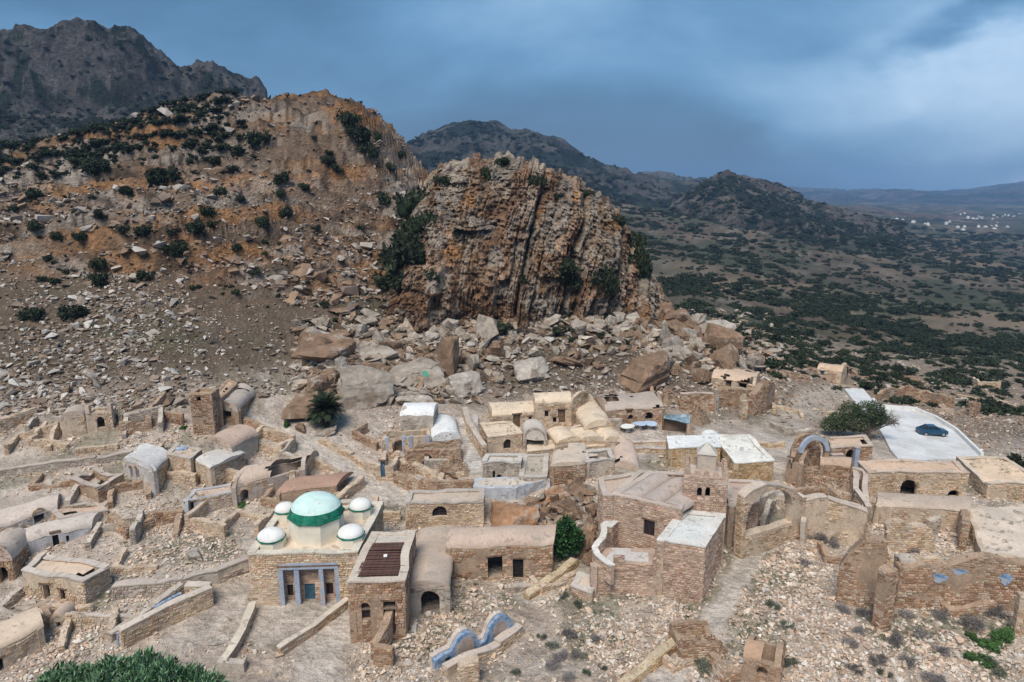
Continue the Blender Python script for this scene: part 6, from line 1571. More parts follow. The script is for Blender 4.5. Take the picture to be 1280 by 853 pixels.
# village rubble
x, y = sample(82000, -.96, .96, 36, 118, 401)
k = path_mask(x, y); rr = np.random.default_rng(402); nn_ = fbm(x * .12, y * .12, oct=4, seed=403); keep = clear_of_houses(x, y) & (k < .5) & (rr.random(len(x)) < np.clip(.50 + 2.0 * nn_ + .2 * (x / y > .1) * (y < 72), .12, 1))
x, y = x[keep], y[keep]; sz = np.clip(rr.lognormal(-1.38, .45, len(x)), .10, .95)
stones('rubble', x, y, sz, np.array([(.57, .44, .33), (.62, .52, .42), (.45, .33, .24), (.66, .59, .50), (.52, .41, .31), (.56, .50, .44)]), m_rub, 404)
# dense tumbled stone heaps in the right foreground and along the diagonal wall
def cluster(n, spots, seed, s0=-1.1):
    r = np.random.default_rng(seed); X_, Y_ = [], []
    for (u, v, rad) in spots:
        g = G(u, v); q = int(n * rad * rad); a = r.uniform(0, 6.283, q); d = rad * r.uniform(0, 1, q) ** .6; X_.append(g.x + d * np.cos(a)); Y_.append(g.y + d * np.sin(a) * 1.3)
    X_, Y_ = np.concatenate(X_), np.concatenate(Y_); kp = clear_of_houses(X_, Y_) & (path_mask(X_, Y_) < .5); X_, Y_ = X_[kp], Y_[kp]
    return X_, Y_, np.clip(r.lognormal(s0, .4, len(X_)), .12, 1.0)
x, y, sz = cluster(42, [(990, 730, 3.4), (1010, 760, 3.2), (1020, 700, 2.6), (975, 700, 2.2), (1000, 800, 2.6), (1040, 810, 2.6), (930, 760, 2.0), (850, 780, 2.0), (820, 800, 2.2), (780, 815, 2.4), (745, 790, 2.4), (1150, 800, 2.6), (1090, 800, 2.2), (1190, 830, 2.6), (1240, 820, 2.2), (1120, 690, 1.8),
                        (700, 720, 1.8), (680, 740, 1.8), (640, 740, 2.0), (600, 760, 2.0), (520, 800, 2.0), (560, 790, 2.0), (1070, 640, 2.4), (1100, 660, 1.8), (1180, 680, 2.2), (1020, 606, 2.4), (200, 650, 2.4), (230, 690, 2.4), (270, 700, 2.2), (180, 700, 2.2), (100, 790, 2.2), (60, 830, 2.2), (215, 545, 2.2), (170, 545, 2.0), (800, 850, 2), (900, 850, 2.4), (960, 840, 2.2), (1030, 845, 2.2)], 405)
stones('tumbled_stones', x, y, sz, np.array([(.54, .41, .31), (.60, .50, .41), (.47, .34, .25), (.62, .55, .48)]), m_rub, 406)
# stones fallen from the walls, lying along their feet
r = np.random.default_rng(451); X_, Y_ = [], []
for a, b, k in APR:
    if not cam_faces(a, b, 0): continue
    L = np.linalg.norm(b - a); n_ = int(L * 9 * k); d = (b - a) / L; nn = np.array([d[1], -d[0]]); s_ = r.uniform(0, L, n_); o_ = .05 + 1.3 * r.random(n_) ** 1.8
    X_.append(a[0] + d[0] * s_ + nn[0] * o_); Y_.append(a[1] + d[1] * s_ + nn[1] * o_)
x, y = np.concatenate(X_), np.concatenate(Y_); kp = clear_of_houses(x, y) & (path_mask(x, y) < .6) & (y < 118) & (fbm(x * .3, y * .3, oct=3, seed=452) > -.25); x, y = x[kp], y[kp]
stones('fallen_wall_stones', x, y, np.clip(r.lognormal(-1.25, .42, len(x)), .1, .8), np.array([(.56, .42, .30), (.62, .50, .39), (.47, .33, .23), (.60, .52, .44)]), m_rub, 453)
rr = np.random.default_rng(471); X_, Y_ = [], []
for (u, v, rad, q) in ((700, 650, 3.0, 46), (728, 662, 2.6, 40), (742, 690, 1.8, 26), (668, 640, 2.6, 30), (720, 625, 2.4, 30)):
    g = G(u, v); a = rr.uniform(0, 6.283, q); d = rad * rr.random(q) ** .6; X_.append(g.x + d * np.cos(a)); Y_.append(g.y + d * np.sin(a) * 1.4)
x, y = np.concatenate(X_), np.concatenate(Y_); kp = clear_of_houses(x, y); x, y = x[kp], y[kp]
stones('fallen_rocks', x, y, np.clip(rr.lognormal(.35, .35, len(x)), .6, 2.4), np.array([(.30, .20, .13), (.24, .16, .11), (.36, .25, .17), (.32, .27, .22)]), m_boul, 472, flat=.8, tilt=.8)
# talus on the slopes
x, y = sample(48000, -.94, .42, 80, 185, 411, 1.3); z = hb(x, y); rr = np.random.default_rng(412)
keep = ((y > 100) | (z > 7)) & (rr.random(len(x)) < np.clip(.6 + 1.2 * fbm(x * .05, y * .05, oct=4, seed=413), .15, 1)) & clear_of_houses(x, y); x, y = x[keep], y[keep]
sz = np.clip(rr.lognormal(-.42, .5, len(x)), .25, 2.6); stones('scree', x, y, sz, np.array([(.30, .25, .205), (.40, .355, .31), (.22, .16, .115), (.48, .44, .395), (.27, .20, .15)]), m_rub, 414)
# broken slabs filling the gaps of the boulder field
rr = np.random.default_rng(461); uu = np.concatenate([rr.uniform(370, 620, 900), rr.uniform(540, 880, 700), rr.uniform(800, 970, 700)]); vv = np.concatenate([rr.uniform(400, 505, 900), rr.normal(414, 16, 700), 420 + rr.uniform(-30, 48, 700)])
pts_ = [G(a_, b_) for a_, b_ in zip(uu, vv) if b_ > 392 and not (b_ > 478 and a_ > 600)]; x = np.array([p.x for p in pts_]); y = np.array([p.y for p in pts_]); kp = clear_of_houses(x, y); x, y = x[kp], y[kp]
stones('broken_slabs', x, y, np.clip(rr.lognormal(.72, .38, len(x)), .8, 4.6), np.array([(.36, .30, .24), (.29, .20, .135), (.44, .385, .32), (.26, .18, .12), (.40, .33, .26)]), m_boul, 462, flat=.5, tilt=.9)
# broken blocks on the beds of the left hill
x, y = sample(20000, -.86, -.06, 118, 235, 421, 1.2); z = hb(x, y); rr = np.random.default_rng(422)
s_ = z + 1.2 * fbm(x * .05, y * .05, oct=3, seed=80); keep = rr.random(len(x)) < np.clip(.35 + 1.5 * fbm(x * .06, y * .06, oct=4, seed=423), .05, 1); x, y = x[keep], y[keep]
sz = np.clip(rr.lognormal(-.05, .62, len(x)), .3, 6.0); stones('hill_blocks', x, y, sz, np.array([(.32, .28, .24), (.38, .34, .30), (.24, .16, .11), (.30, .20, .13), (.20, .15, .12)]), m_rub, 424, flat=.55, tilt=.25)
# stones on the open slope to the right
x, y = sample(14000, .24, .98, 95, 260, 431, 1.3); rr = np.random.default_rng(432); keep = (rr.random(len(x)) < np.clip(.4 + 1.3 * fbm(x * .04, y * .04, oct=4, seed=433), .08, 1)) & clear_of_houses(x, y); x, y = x[keep], y[keep]
sz = np.clip(rr.lognormal(-.8, .5, len(x)), .2, 2.0); stones('slope_stones', x, y, sz, np.array([(.40, .31, .24), (.46, .39, .33), (.34, .24, .17), (.30, .22, .16)]), m_rub, 434)

# ------------------------------------------------------------------ plants
m_leaf = bpy.data.materials.new('foliage'); m_leaf.use_nodes = True
def leafmat(m):
    N = m.node_tree.nodes; L = m.node_tree.links.new; b = N['Principled BSDF']; at = N.new('ShaderNodeAttribute'); at.attribute_name = 'col'
    oi = N.new('ShaderNodeObjectInfo'); mr = N.new('ShaderNodeMapRange'); L(oi.outputs['Random'], mr.inputs[0]); mr.inputs[3].default_value = .7; mr.inputs[4].default_value = 1.3
    vm = N.new('ShaderNodeVectorMath'); vm.operation = 'SCALE'; L(at.outputs['Color'], vm.inputs[0]); L(mr.outputs[0], vm.inputs['Scale']); L(vm.outputs[0], b.inputs['Base Color'])
    b.inputs['Roughness'].default_value = .65; b.inputs['Specular IOR Level'].default_value = .2
leafmat(m_leaf)
def leaf_cloud(centers, n, ls, seed, cols, aspect=.5, up=.3, fill=.45):
    """leaf quads through a group of balls: centers (k,4) = x,y,z,r"""
    r = np.random.default_rng(seed); Cn = np.array(centers, float); w_ = Cn[:, 3] ** 2; idx = r.choice(len(Cn), n, p=w_ / w_.sum())
    d = r.normal(size=(n, 3)); d /= np.linalg.norm(d, axis=1)[:, None]; rad = (fill + (1 - fill) * r.random(n) ** .6)
    P = Cn[idx, :3] + d * (Cn[idx, 3] * rad)[:, None] * (1 + .25 * fbm(d[:, 0] * 2 + idx, d[:, 1] * 2, d[:, 2] * 2, oct=2, seed=seed))[:, None]
    t = r.normal(size=(n, 3)) + d * .7 + np.array([0, 0, up]); t /= np.linalg.norm(t, axis=1)[:, None]
    s = np.cross(t, r.normal(size=(n, 3))); s /= np.linalg.norm(s, axis=1)[:, None]
    l = ls * r.uniform(.6, 1.3, n)[:, None]; V = np.stack([P - s * l * aspect * .5, P + t * l * .15 - s * 0, P + s * l * aspect * .5, P + t * l], 1)
    V = np.stack([P, P + t * l * .5 + s * l * aspect * .5, P + t * l, P + t * l * .5 - s * l * aspect * .5], 1)
    c = np.array(cols)[r.integers(0, len(cols), n)] * r.uniform(.7, 1.25, (n, 1)); c = np.repeat(c, 4, 0)
    return V.reshape(-1, 3), np.arange(n * 4).reshape(-1, 4), c
DKG = [(.022, .032, .015), (.032, .043, .020), (.045, .055, .027), (.016, .024, .012)]
MEDG = [(.05, .11, .03), (.07, .14, .04), (.09, .16, .05), (.04, .08, .03)]
GRYB = [(.20, .18, .19), (.26, .23, .24), (.17, .16, .15), (.22, .21, .18)]
GRNG = [(.10, .12, .08), (.13, .15, .11), (.08, .10, .07)]
OLIV = [(.055, .080, .038), (.085, .115, .055), (.040, .058, .030)]
def bush_mesh(name, seed, cols, n=700, ls=.16, flat=.75, k=9, aspect=.5, up=.3, core=True):
    r = np.random.default_rng(seed); cs = []
    for i in range(k):
        a = r.uniform(0, 6.283); d = r.uniform(.1, .62); cs.append((d * 1.15 * math.cos(a), d * 1.15 * math.sin(a), r.uniform(.10, .80) * flat, r.uniform(.16, .44)))
    V, Q, c = leaf_cloud(cs, n, ls, seed, cols, aspect, up, fill=.55)
    T = None
    if core:      # the dense twiggy heart of the plant
        IV, IT = ico(2); VV, TT = [V], []; b = len(V)
        for q in cs: VV.append(IV * q[3] * .72 * (1 + .25 * fbm(IV[:, 0] * 3 + q[0], IV[:, 1] * 3, IV[:, 2] * 3, oct=2, seed=seed))[:, None] + np.array(q[:3])); TT.append(IT + b); b += len(IV)
        c = np.vstack([c, np.broadcast_to(np.array(cols[0]), (b - len(V), 3))]); V = np.vstack(VV); T = np.vstack(TT)
    me = mesh_np(name, V, Q, [m_leaf], c, False, T); return me
BUSH = [bush_mesh('shrub', 600 + i, DKG, 900, .20) for i in range(5)]
GBUSH = [bush_mesh('green_shrub', 620 + i, MEDG, 900, .17) for i in range(3)]
DRYB = [bush_mesh('dry_shrub', 640 + i, GRYB, 1400, .30, aspect=.10, up=.8, core=False) for i in range(3)]
SAGE = [bush_mesh('sage_shrub', 660 + i, GRNG, 1200, .26, aspect=.13, up=.8, core=False) for i in range(3)]
def put_bush(u, v, wpx, protos, label, name='shrub', group=None, i=0, sz=1.0, D=None, cat='shrub'):
    g = G2(u, v) if D is None else PD(u, v, D); s = wpx / pxsize(g) / 2
    o = link(name, protos[i % len(protos)], None, None, label, cat, group); o.scale = (s, s, s * sz); o.rotation_euler = (0, 0, (u * 1.7 + v) % 6.28)
    z = ht1(g.x, g.y) if D is None else g.z
    o.location = (g.x, g.y, z - .12 * s); return o
HB = [(48, 243, 18), (120, 216, 26), (205, 224, 32), (215, 312, 20), (128, 272, 14), (45, 287, 16), (125, 329, 20), (125, 349, 22), (183, 344, 18), (222, 310, 20), (262, 268, 16), (277, 240, 16), (320, 184, 30), (352, 222, 18), (240, 199, 14), (360, 266, 18), (330, 275, 16), (449, 176, 26), (460, 197, 22), (423, 216, 14), (478, 251, 20), (437, 149, 24), (153, 286, 15), (100, 293, 14), (245, 288, 20), (75, 303, 14), (180, 293, 16), (215, 293, 12), (267, 283, 12), (295, 310, 12), (190, 225, 16), (410, 200, 14), (70, 350, 12), (330, 300, 9), (395, 285, 9), (300, 250, 10), (20, 262, 12), (160, 240, 14), (235, 330, 12), (60, 320, 10), (350, 240, 12), (380, 232, 12), (270, 205, 14), (300, 190, 16), (490, 215, 12), (470, 170, 12), (500, 190, 12)]
put_bush(44, 396, 38, BUSH, 'large dark round shrub at the left foot of the ochre hill', i=1, sz=.9)
put_bush(93, 398, 40, BUSH, 'largest dark shrub on the hill foot, right of its round neighbour', i=2, sz=1.1)
for i, (u, v, w_) in enumerate(HB):
    put_bush(u, v + 5, w_ * 1.45, BUSH, ('small ' if w_ < 14 else 'broad ' if w_ > 21 else '') + 'dark shrub ' + ('high' if v < 215 else 'midway' if v < 290 else 'low') + ' on the ochre hill, ' + ('by the left edge' if u < 90 else 'left of its middle' if u < 200 else 'near its middle' if u < 310 else 'right of its middle' if u < 420 else 'on its right shoulder'), group='dark shrubs on the ochre hill', i=i, sz=1.1)
CRAGB = [(505, 300, 56, 'wide dark shrub mass midway up the left flank of the crag', 1.2), (522, 250, 44, 'tall dark shrub high in the cleft left of the crag', 1.6), (486, 350, 46, 'dark spreading shrub at the outer left foot of the crag', 1.0), (795, 325, 38, 'dark shrub spilling down the right edge of the crag', 1.3), (516, 318, 66, 'dark mass of evergreen shrub hanging on the left flank of the crag', 1.3), (500, 345, 44, 'lowest dark shrub at the left foot of the crag', 1.0), (532, 275, 34, 'dark shrub in the cleft between hill and crag', 1.5), (552, 225, 20, 'small shrub high on the left corner of the crag', 1.0),
         (752, 347, 40, 'round dark tree-like shrub low on the right face of the crag', 1.25), (705, 335, 40, 'broad dark shrub in the middle of the crag face', 1.1), (716, 352, 30, 'lower dark shrub below the broad one on the crag face', .9), (788, 300, 34, 'dark shrub on the right shoulder of the crag', 1.4), (772, 275, 22, 'upper dark shrub on the right shoulder of the crag', 1.2),
         (655, 350, 18, 'small dark shrub on the lower middle of the crag', 1.1), (628, 202, 20, 'shrub growing on the very top of the crag', .8), (606, 220, 20, 'dark shrub hanging just below the crag top, left', 1.6), (671, 225, 22, 'dark shrub below the crag top, right of centre', 1.2), (700, 245, 16, 'small shrub in an upper crack of the crag', 1.0), (540, 345, 18, 'dull green creeper patch low on the left crag face', 1.6), (575, 290, 18, 'shrub in the left gully of the crag', 1.8), (662, 290, 14, 'small shrub in the mid face gully', 1.3), (735, 240, 14, 'shrub on the sloping right crest of the crag', .9)]
from mathutils.bvhtree import BVHTree
_cr = bpy.data.objects['rock_crag'].data
_bv = BVHTree.FromPolygons([v.co[:] for v in _cr.vertices], [tuple(p.vertices) for p in _cr.polygons])
for i, (u, v, w_, lb, sz) in enumerate(CRAGB):
    hit = _bv.ray_cast(Vector((0, 0, H)), Vector(ray(u, v)).normalized())
    g = hit[0] if hit[0] is not None else G(u, v)
    s = w_ * 1.25 / pxsize(g) / 2; o = link('shrub', BUSH[i % 5], None, None, lb, 'shrub', None); o.scale = (s, s, s * sz); o.location = (g.x, g.y - .15 * s, g.z - .45 * s * sz); o.rotation_euler = (0, 0, i * 1.3)
FG = [(969, 758, 24, 1), (984, 788, 26, 1), (1122, 806, 30, 0), (1152, 796, 26, 0), (1055, 764, 24, 0), (1085, 770, 26, 0), (1074, 790, 20, 0), (1064, 806, 22, 0), (987, 830, 26, 1), (1070, 840, 26, 0), (1096, 828, 28, 0), (1107, 845, 20, 1), (1136, 830, 26, 0), (1167, 851, 32, 0), (1246, 840, 32, 1), (1175, 772, 26, 0), (1216, 784, 34, 0), (1242, 768, 34, 0), (1179, 818, 24, 0), (882, 838, 34, 1), (1021, 674, 26, 0), (1040, 682, 24, 0), (1008, 672, 26, 0), (1008, 706, 20, 0),
      (677, 800, 16, 1), (690, 811, 20, 1), (715, 796, 24, 0), (744, 801, 20, 0), (690, 836, 24, 0), (700, 826, 26, 0), (720, 821, 20, 0), (645, 844, 16, 1), (752, 836, 14, 1), (735, 842, 16, 1), (712, 850, 22, 0), (705, 748, 16, 1), (725, 758, 18, 1), (1140, 690, 20, 0), (1130, 772, 22, 0), (1100, 700, 14, 0)]
for i, (u, v, w_, k) in enumerate(FG):
    put_bush(u, v, w_, (DRYB, SAGE)[k], ('dry lavender-grey twiggy shrub ', 'dull sage-green shrub ')[k] + ('below the mosque terrace' if u < 800 and v < 790 else 'right of the blue arches' if u < 800 else 'by the oven ruin' if u < 930 else 'behind the tall slab wall' if v < 720 else 'left of the tall slab wall' if u < 1040 and v < 810 else 'right of the broken hut' if u < 1125 and v > 795 else 'at the foot of the tall slab wall' if u < 1100 else 'at the foot of the front ruin wall' if v < 800 and u > 1160 else 'below the narrow stone pier' if u < 1200 else 'in the lower right corner'), name=('dry_shrub', 'sage_shrub')[k], group=('dry grey shrubs among the ruins', 'sage shrubs among the ruins')[k], i=i, sz=.85)
for i, (u, v, w_, lb) in enumerate([(1224, 826, 36, 'fresh green shrub left of the bright green clump, lower right'), (1254, 798, 40, 'bright green shrub at the right edge of the foreground'), (1236, 808, 36, 'middle bright green shrub of the lower right clump'), (1212, 798, 22, 'smallest green shrub of the lower right clump'), (230, 536, 12, 'small weed by the narrow tower'), (303, 634, 16, 'green weed growing in the left dark arch of the lumpy ruin'), (232, 594 - 12, 10, 'tiny green tuft on the slab-roofed house'), (865 + 312, 622, 20, 'dark weed at the foot of the long stone house')]):
    put_bush(u, v, w_, GBUSH, lb, name='green_shrub', i=i, sz=.8)
put_bush(1275, 588, 44, BUSH, 'big dark bush behind the right edge house', i=3, sz=1.0)
put_bush(358, 533, 14, GBUSH, 'small bright green shrub beside the path above the lumpy ruin', name='green_shrub', i=1)

def tube(mb, pts, rad, k=6, c=(.2, .15, .1)):
    P = [Vector(p) for p in pts]; V = []
    for i, p in enumerate(P):
        t = (P[min(i + 1, len(P) - 1)] - P[max(i - 1, 0)]).normalized(); s = t.cross(Vector((.3, .9, .1))).normalized(); b = t.cross(s)
        for j in range(k): a = 6.283 * j / k; V.append(p + (s * math.cos(a) + b * math.sin(a)) * rad[i])
    Q = [(i * k + j, i * k + (j + 1) % k, (i + 1) * k + (j + 1) % k, (i + 1) * k + j) for i in range(len(P) - 1) for j in range(k)]; mb.add([v[:] for v in V], Q, c=c)
m_bark = rock_mat('bark', attr=True, nscale=2, fine=12, bump=.6, bdist=.03)
WARP[0] = 0
def tree(u, v, label, cat, blobs, trunkh, r0, n, ls, cols, D=None, bare=None, aspect=.45, seed=1, name='tree', up=.3, fill=.4):
    g = G(u, v) if D is None else PD(u, v, D); g = Vector((g.x, g.y, ht1(g.x, g.y))); root = thing(name, label, cat, g[:]); r = np.random.default_rng(seed)
    mb = MB(); top = g + Vector((0, 0, trunkh)); tube(mb, [g - Vector((0, 0, .3)), g + Vector((.1, 0, trunkh * .5)), top], [r0 * 1.3, r0, r0 * .8], c=(.14, .105, .08)); mb.build('trunk', m_bark, root)
    lm = MB()
    for b in blobs:
        c = g + Vector(b[:3]); mid = (top + c) / 2 + Vector(r.normal(size=3) * .15); tube(lm, [top, mid, c], [r0 * .55, r0 * .35, r0 * .12], c=(.14, .105, .08))
        for _ in range(6):
            e = c + Vector(r.normal(size=3)).normalized() * b[3] * .8; tube(lm, [mid.lerp(c, r.uniform(.3, 1)), (c + e) / 2 + Vector(r.normal(size=3) * .1), e], [r0 * .16, r0 * .10, r0 * .04], k=4, c=(.16, .13, .10))
    if bare:
        for b in bare:
            c = g + Vector(b[:3]); tube(lm, [top, (top + c) / 2, c], [r0 * .5, r0 * .3, r0 * .1], c=(.2, .17, .15))
            for _ in range(60):
                e = c + Vector(r.normal(size=3)).normalized() * b[3] * r.uniform(.5, 1); tube(lm, [top.lerp(c, r.uniform(.5, 1)), (c + e) / 2 + Vector(r.normal(size=3) * .12), e], [.035, .022, .01], k=3, c=(.20, .17, .155))
    lm.build('limb', m_bark, root)
    V, Q, c = leaf_cloud([(g.x + b[0], g.y + b[1], g.z + b[2], b[3]) for b in blobs], n, ls, seed, cols, aspect, up, fill)
    m = MB(); m.add(V, Q); m.C = [c]; m.build('crown', m_leaf, root); return root
tree(1085, 551, 'wide olive-like tree with bare twiggy right side beside the white road', 'tree', [(-4.6, 0, 3.0, 1.4), (-2.8, .3, 4.2, 1.5), (-1.0, -.3, 4.5, 1.4), (-3.8, .6, 2.1, 1.1), (.6, 0, 4.8, 1.2), (-6.0, 0, 2.4, 1.0), (-1.8, 0, 2.8, 1.6), (1.2, .2, 3.6, 1.2), (1.0, .4, 2.8, 1.1), (2.0, .2, 3.2, .8)], 1.2, .32, 12000, .26, OLIV, bare=[(2.8, 0, 3.6, 1.6), (3.8, .3, 2.8, 1.3), (1.8, 0, 2.8, 1.2)], seed=3)
tree(705, 700, 'bright green fig tree growing from the fallen rocks', 'tree', [(0, 0, 2.6, 1.0), (-.8, 0, 1.9, .9), (.9, 0, 2.4, .9), (.2, .2, 3.4, .8), (-.4, 0, 1.2, .8), (.9, 0, 1.5, .7)], .9, .14, 2600, .32, [(.035, .10, .03), (.05, .14, .04), (.075, .18, .055), (.02, .06, .02)], aspect=.8, seed=5, name='fig_tree')
# tree whose crown fills the bottom left corner
def bl_tree():
    g0 = PD(165, 853, 40); gz = ht1(g0.x, 40); top = g0.z; blobs = []
    for (u, v, dy, rr) in ((75, 852, 0, 1.5), (105, 845, .5, 1.6), (140, 838, 0, 1.7), (175, 836, .3, 1.8), (205, 838, -.2, 1.7), (235, 846, .2, 1.5), (258, 855, 0, 1.3), (60, 868, -1, 1.5), (120, 862, -1.5, 1.9), (180, 862, -1.5, 2.0), (230, 872, -1, 1.6), (150, 880, 1, 2.2), (200, 884, .5, 2)):
        p = PD(u, v + 8, 40 + dy); blobs.append((p.x - g0.x, p.y - 40, p.z - gz, rr * (.55 + .3 * math.sin(u * 1.7) ** 2)))
    root = thing('leafy_tree', 'bright green leafy tree crown cut by the bottom left of the view', 'tree', (g0.x, 40, gz)); r = np.random.default_rng(9)
    mb = MB(); b0 = Vector((g0.x, 40, gz)); fork = b0 + Vector((0, 0, (top - gz) * .45)); tube(mb, [b0 - Vector((0, 0, .3)), (b0 + fork) / 2 + Vector((.15, 0, 0)), fork], [.38, .3, .26], k=8, c=(.14, .105, .08)); mb.build('trunk', m_bark, root)
    lm = MB()
    for b in blobs: c = b0 + Vector(b[:3]); tube(lm, [fork, (fork + c) / 2 + Vector((0, 0, -.2)), c], [.16, .10, .03], c=(.14, .105, .08))
    lm.build('limb', m_bark, root)
    V, Q, c = leaf_cloud([(b0.x + b[0], b0.y + b[1], b0.z + b[2], b[3]) for b in blobs], 17000, .52, 11, [(.08, .17, .07), (.12, .24, .11), (.18, .31, .17), (.04, .09, .04), (.24, .35, .23)], .24, 1.3, .3)
    m = MB(); m.add(V, Q); m.C = [c]; m.build('crown', m_leaf, root)
bl_tree()
def palm(u, v, hpx, label, nfr, seed):
    g = G(u, v); g.z = ht1(g.x, g.y); S = hpx / pxsize(g); root = thing('date_palm', label, 'palm', g[:]); r = np.random.default_rng(seed)
    mb = MB(); th = S * .42; tube(mb, [(g.x, g.y, g.z - .3), (g.x + .05, g.y, g.z + th * .5), (g.x, g.y, g.z + th)], [S * .085, S * .07, S * .075], k=9, c=(.10, .07, .05))
    for i in range(60): a = i * 2.4; z = th * i / 60; rockbit(mb, (g.x + S * .075 * math.cos(a), g.y + S * .075 * math.sin(a), g.z + z), (S * .05, S * .05, S * .03), r, (.11, .08, .055))
    mb.build('trunk', m_bark, root)
    L = S * .54; V = []; Q = []; n = 26; Cc = []
    V += [(0, -.008 * S, 0), (0, .008 * S, 0), (L * .5, .006 * S, L * .5 * .30 - L * .42 * .25), (L * .5, -.006 * S, L * .045)]; Q.append((0, 1, 2, 3))
    for i in range(n + 1):      # one frond in the x-z plane, leaflets both sides
        t = i / n; x_ = L * t * (1 - .15 * t); z_ = L * (.30 * t - .42 * t * t); w0 = .012 * S
        l = S * .15 * math.sin(min(1, t * 1.15 + .12) * 2.7) ** .7 if t < .98 else .02
        for sd_ in (-1, 1):
            for q in range(2):
                x2 = x_ + L / n * .5 * q; b = len(V); tip = (x2 + l * .75, sd_ * l * .8, z_ + l * .05 - l * .25 * t); V += [(x2, 0, z_), (x2 + .012 * S, 0, z_), tip, (tip[0] - .008 * S, tip[1], tip[2])]; Q.append((b, b + 1, b + 2, b + 3))
    me = mesh_np('frond', np.array(V), np.array(Q), [m_leaf], np.broadcast_to(np.array((.045, .062, .035)), (len(V), 3)))
    for i in range(nfr):
        o = link('frond', me, root); el = 1.25 - 1.75 * (i / nfr) ** .85; o.rotation_euler = (r.uniform(-.2, .2), -el, i * 2.39996); s = r.uniform(.85, 1.1); o.scale = (s, s, s); o.location = (0, 0, th)
palm(408, 533, 50, 'dark date palm with full round crown beside the big grey boulders', 56, 3)
palm(130, 618, 20, 'small young palm among the ruins on the left slope', 34, 4)

# --- scrub that nobody could count, scattered by geometry nodes
def scatter(name, P, S, protos, kind='stuff'):
    pc = bpy.data.collections.new(name + '_forms')
    for i, me in enumerate(protos): o = bpy.data.objects.new(name + '_form', me); pc.objects.link(o)
    me = bpy.data.meshes.new(name); me.vertices.add(len(P)); me.vertices.foreach_set('co', np.ascontiguousarray(P, np.float32).ravel())
    a = me.attributes.new('size', 'FLOAT_VECTOR', 'POINT'); a.data.foreach_set('vector', np.ascontiguousarray(S, np.float32).ravel())
    a = me.attributes.new('turn', 'FLOAT', 'POINT'); a.data.foreach_set('value', np.random.default_rng(len(P)).uniform(0, 6.28, len(P)).astype(np.float32))
    o = link(name, me, kind=kind); gn = bpy.data.node_groups.new(name, 'GeometryNodeTree'); gn.interface.new_socket('Geometry', in_out='INPUT', socket_type='NodeSocketGeometry'); gn.interface.new_socket('Geometry', in_out='OUTPUT', socket_type='NodeSocketGeometry')
    N = gn.nodes; L = gn.links.new; gi = N.new('NodeGroupInput'); go = N.new('NodeGroupOutput'); ip = N.new('GeometryNodeInstanceOnPoints'); ci = N.new('GeometryNodeCollectionInfo')
    ci.inputs['Collection'].default_value = pc; ci.inputs['Separate Children'].default_value = True; ci.inputs['Reset Children'].default_value = True
    na = N.new('GeometryNodeInputNamedAttribute'); na.data_type = 'FLOAT_VECTOR'; na.inputs['Name'].default_value = 'size'
    nb = N.new('GeometryNodeInputNamedAttribute'); nb.data_type = 'FLOAT'; nb.inputs['Name'].default_value = 'turn'; cx = N.new('ShaderNodeCombineXYZ'); L(nb.outputs[0], cx.inputs[2])
    ip.inputs['Pick Instance'].default_value = True
    L(gi.outputs[0], ip.inputs['Points']); L(ci.outputs[0], ip.inputs['Instance']); L(na.outputs[0], ip.inputs['Scale']); L(cx.outputs[0], ip.inputs['Rotation']); L(ip.outputs[0], go.inputs[0])
    md = o.modifiers.new('scatter', 'NODES'); md.node_group = gn; return o
SC_DK = [bush_mesh('scrub_form', 700 + i, DKG, 260, .26, flat=.6, k=6) for i in range(4)]
# open country to the right
x, y = sample(74000, -.02, .95, 118, 1500, 501, .70); rr = np.random.default_rng(502)
msk = .8 * fbm(x * .013, y * .016, oct=3, seed=503, gain=.6) + .9 * fbm(x * .07, y * .05, oct=4, seed=504, gain=.7) + .12 * sstep(200, 700, y) - .75 * sstep(225, 150, y)
strip = .4 * sstep(14, 4, np.abs(y - 205 - .1 * x)) * sstep(60, 110, x)
keep = rr.random(len(x)) < np.clip((msk - .02) * 2.2, .05, .85); x, y = x[keep], y[keep]; keep = clear_of_houses(x, y) & clear_of_houses(x, y - 2.5) & clear_of_houses(x - 2, y); x, y = x[keep], y[keep]
s = np.clip(rr.lognormal(.1, .5, len(x)), .35, 3.2) * (.60 + np.clip(y, 0, 1200) / 480); z = ht(x, y); scatter('valley_scrub', np.stack([x, y, z - .1], 1), np.stack([s * 1.2, s * 1.2, s * .75], 1), SC_DK)
rr = np.random.default_rng(541); PP, SS = [], []
for nm, n_, s0, tmax in (('conical_hill', 5200, 3.4, .97), ('far_mountain', 5200, 4.2, .8), ('mountain', 7000, 2.2, .9), ('distant_mountain', 1200, 6, .8)):
    V_, T_ = HILLV[nm]; q = rr.choice(len(V_), n_); q = q[(T_[q] < tmax) & (T_[q] > .05) & (rr.random(n_) < np.clip(.5 + 1.2 * fbm(V_[q, 0] * .01, V_[q, 1] * .01, oct=4, seed=545), .1, 1))]
    PP.append(V_[q] + rr.normal(0, 1.5, (len(q), 3)) * [1, 1, 0]); s_ = s0 * np.clip(rr.lognormal(0, .4, len(q)), .4, 2.2); SS.append(np.stack([s_, s_, s_ * .7], 1))
scatter('mountain_scrub', np.vstack(PP), np.vstack(SS), SC_DK)
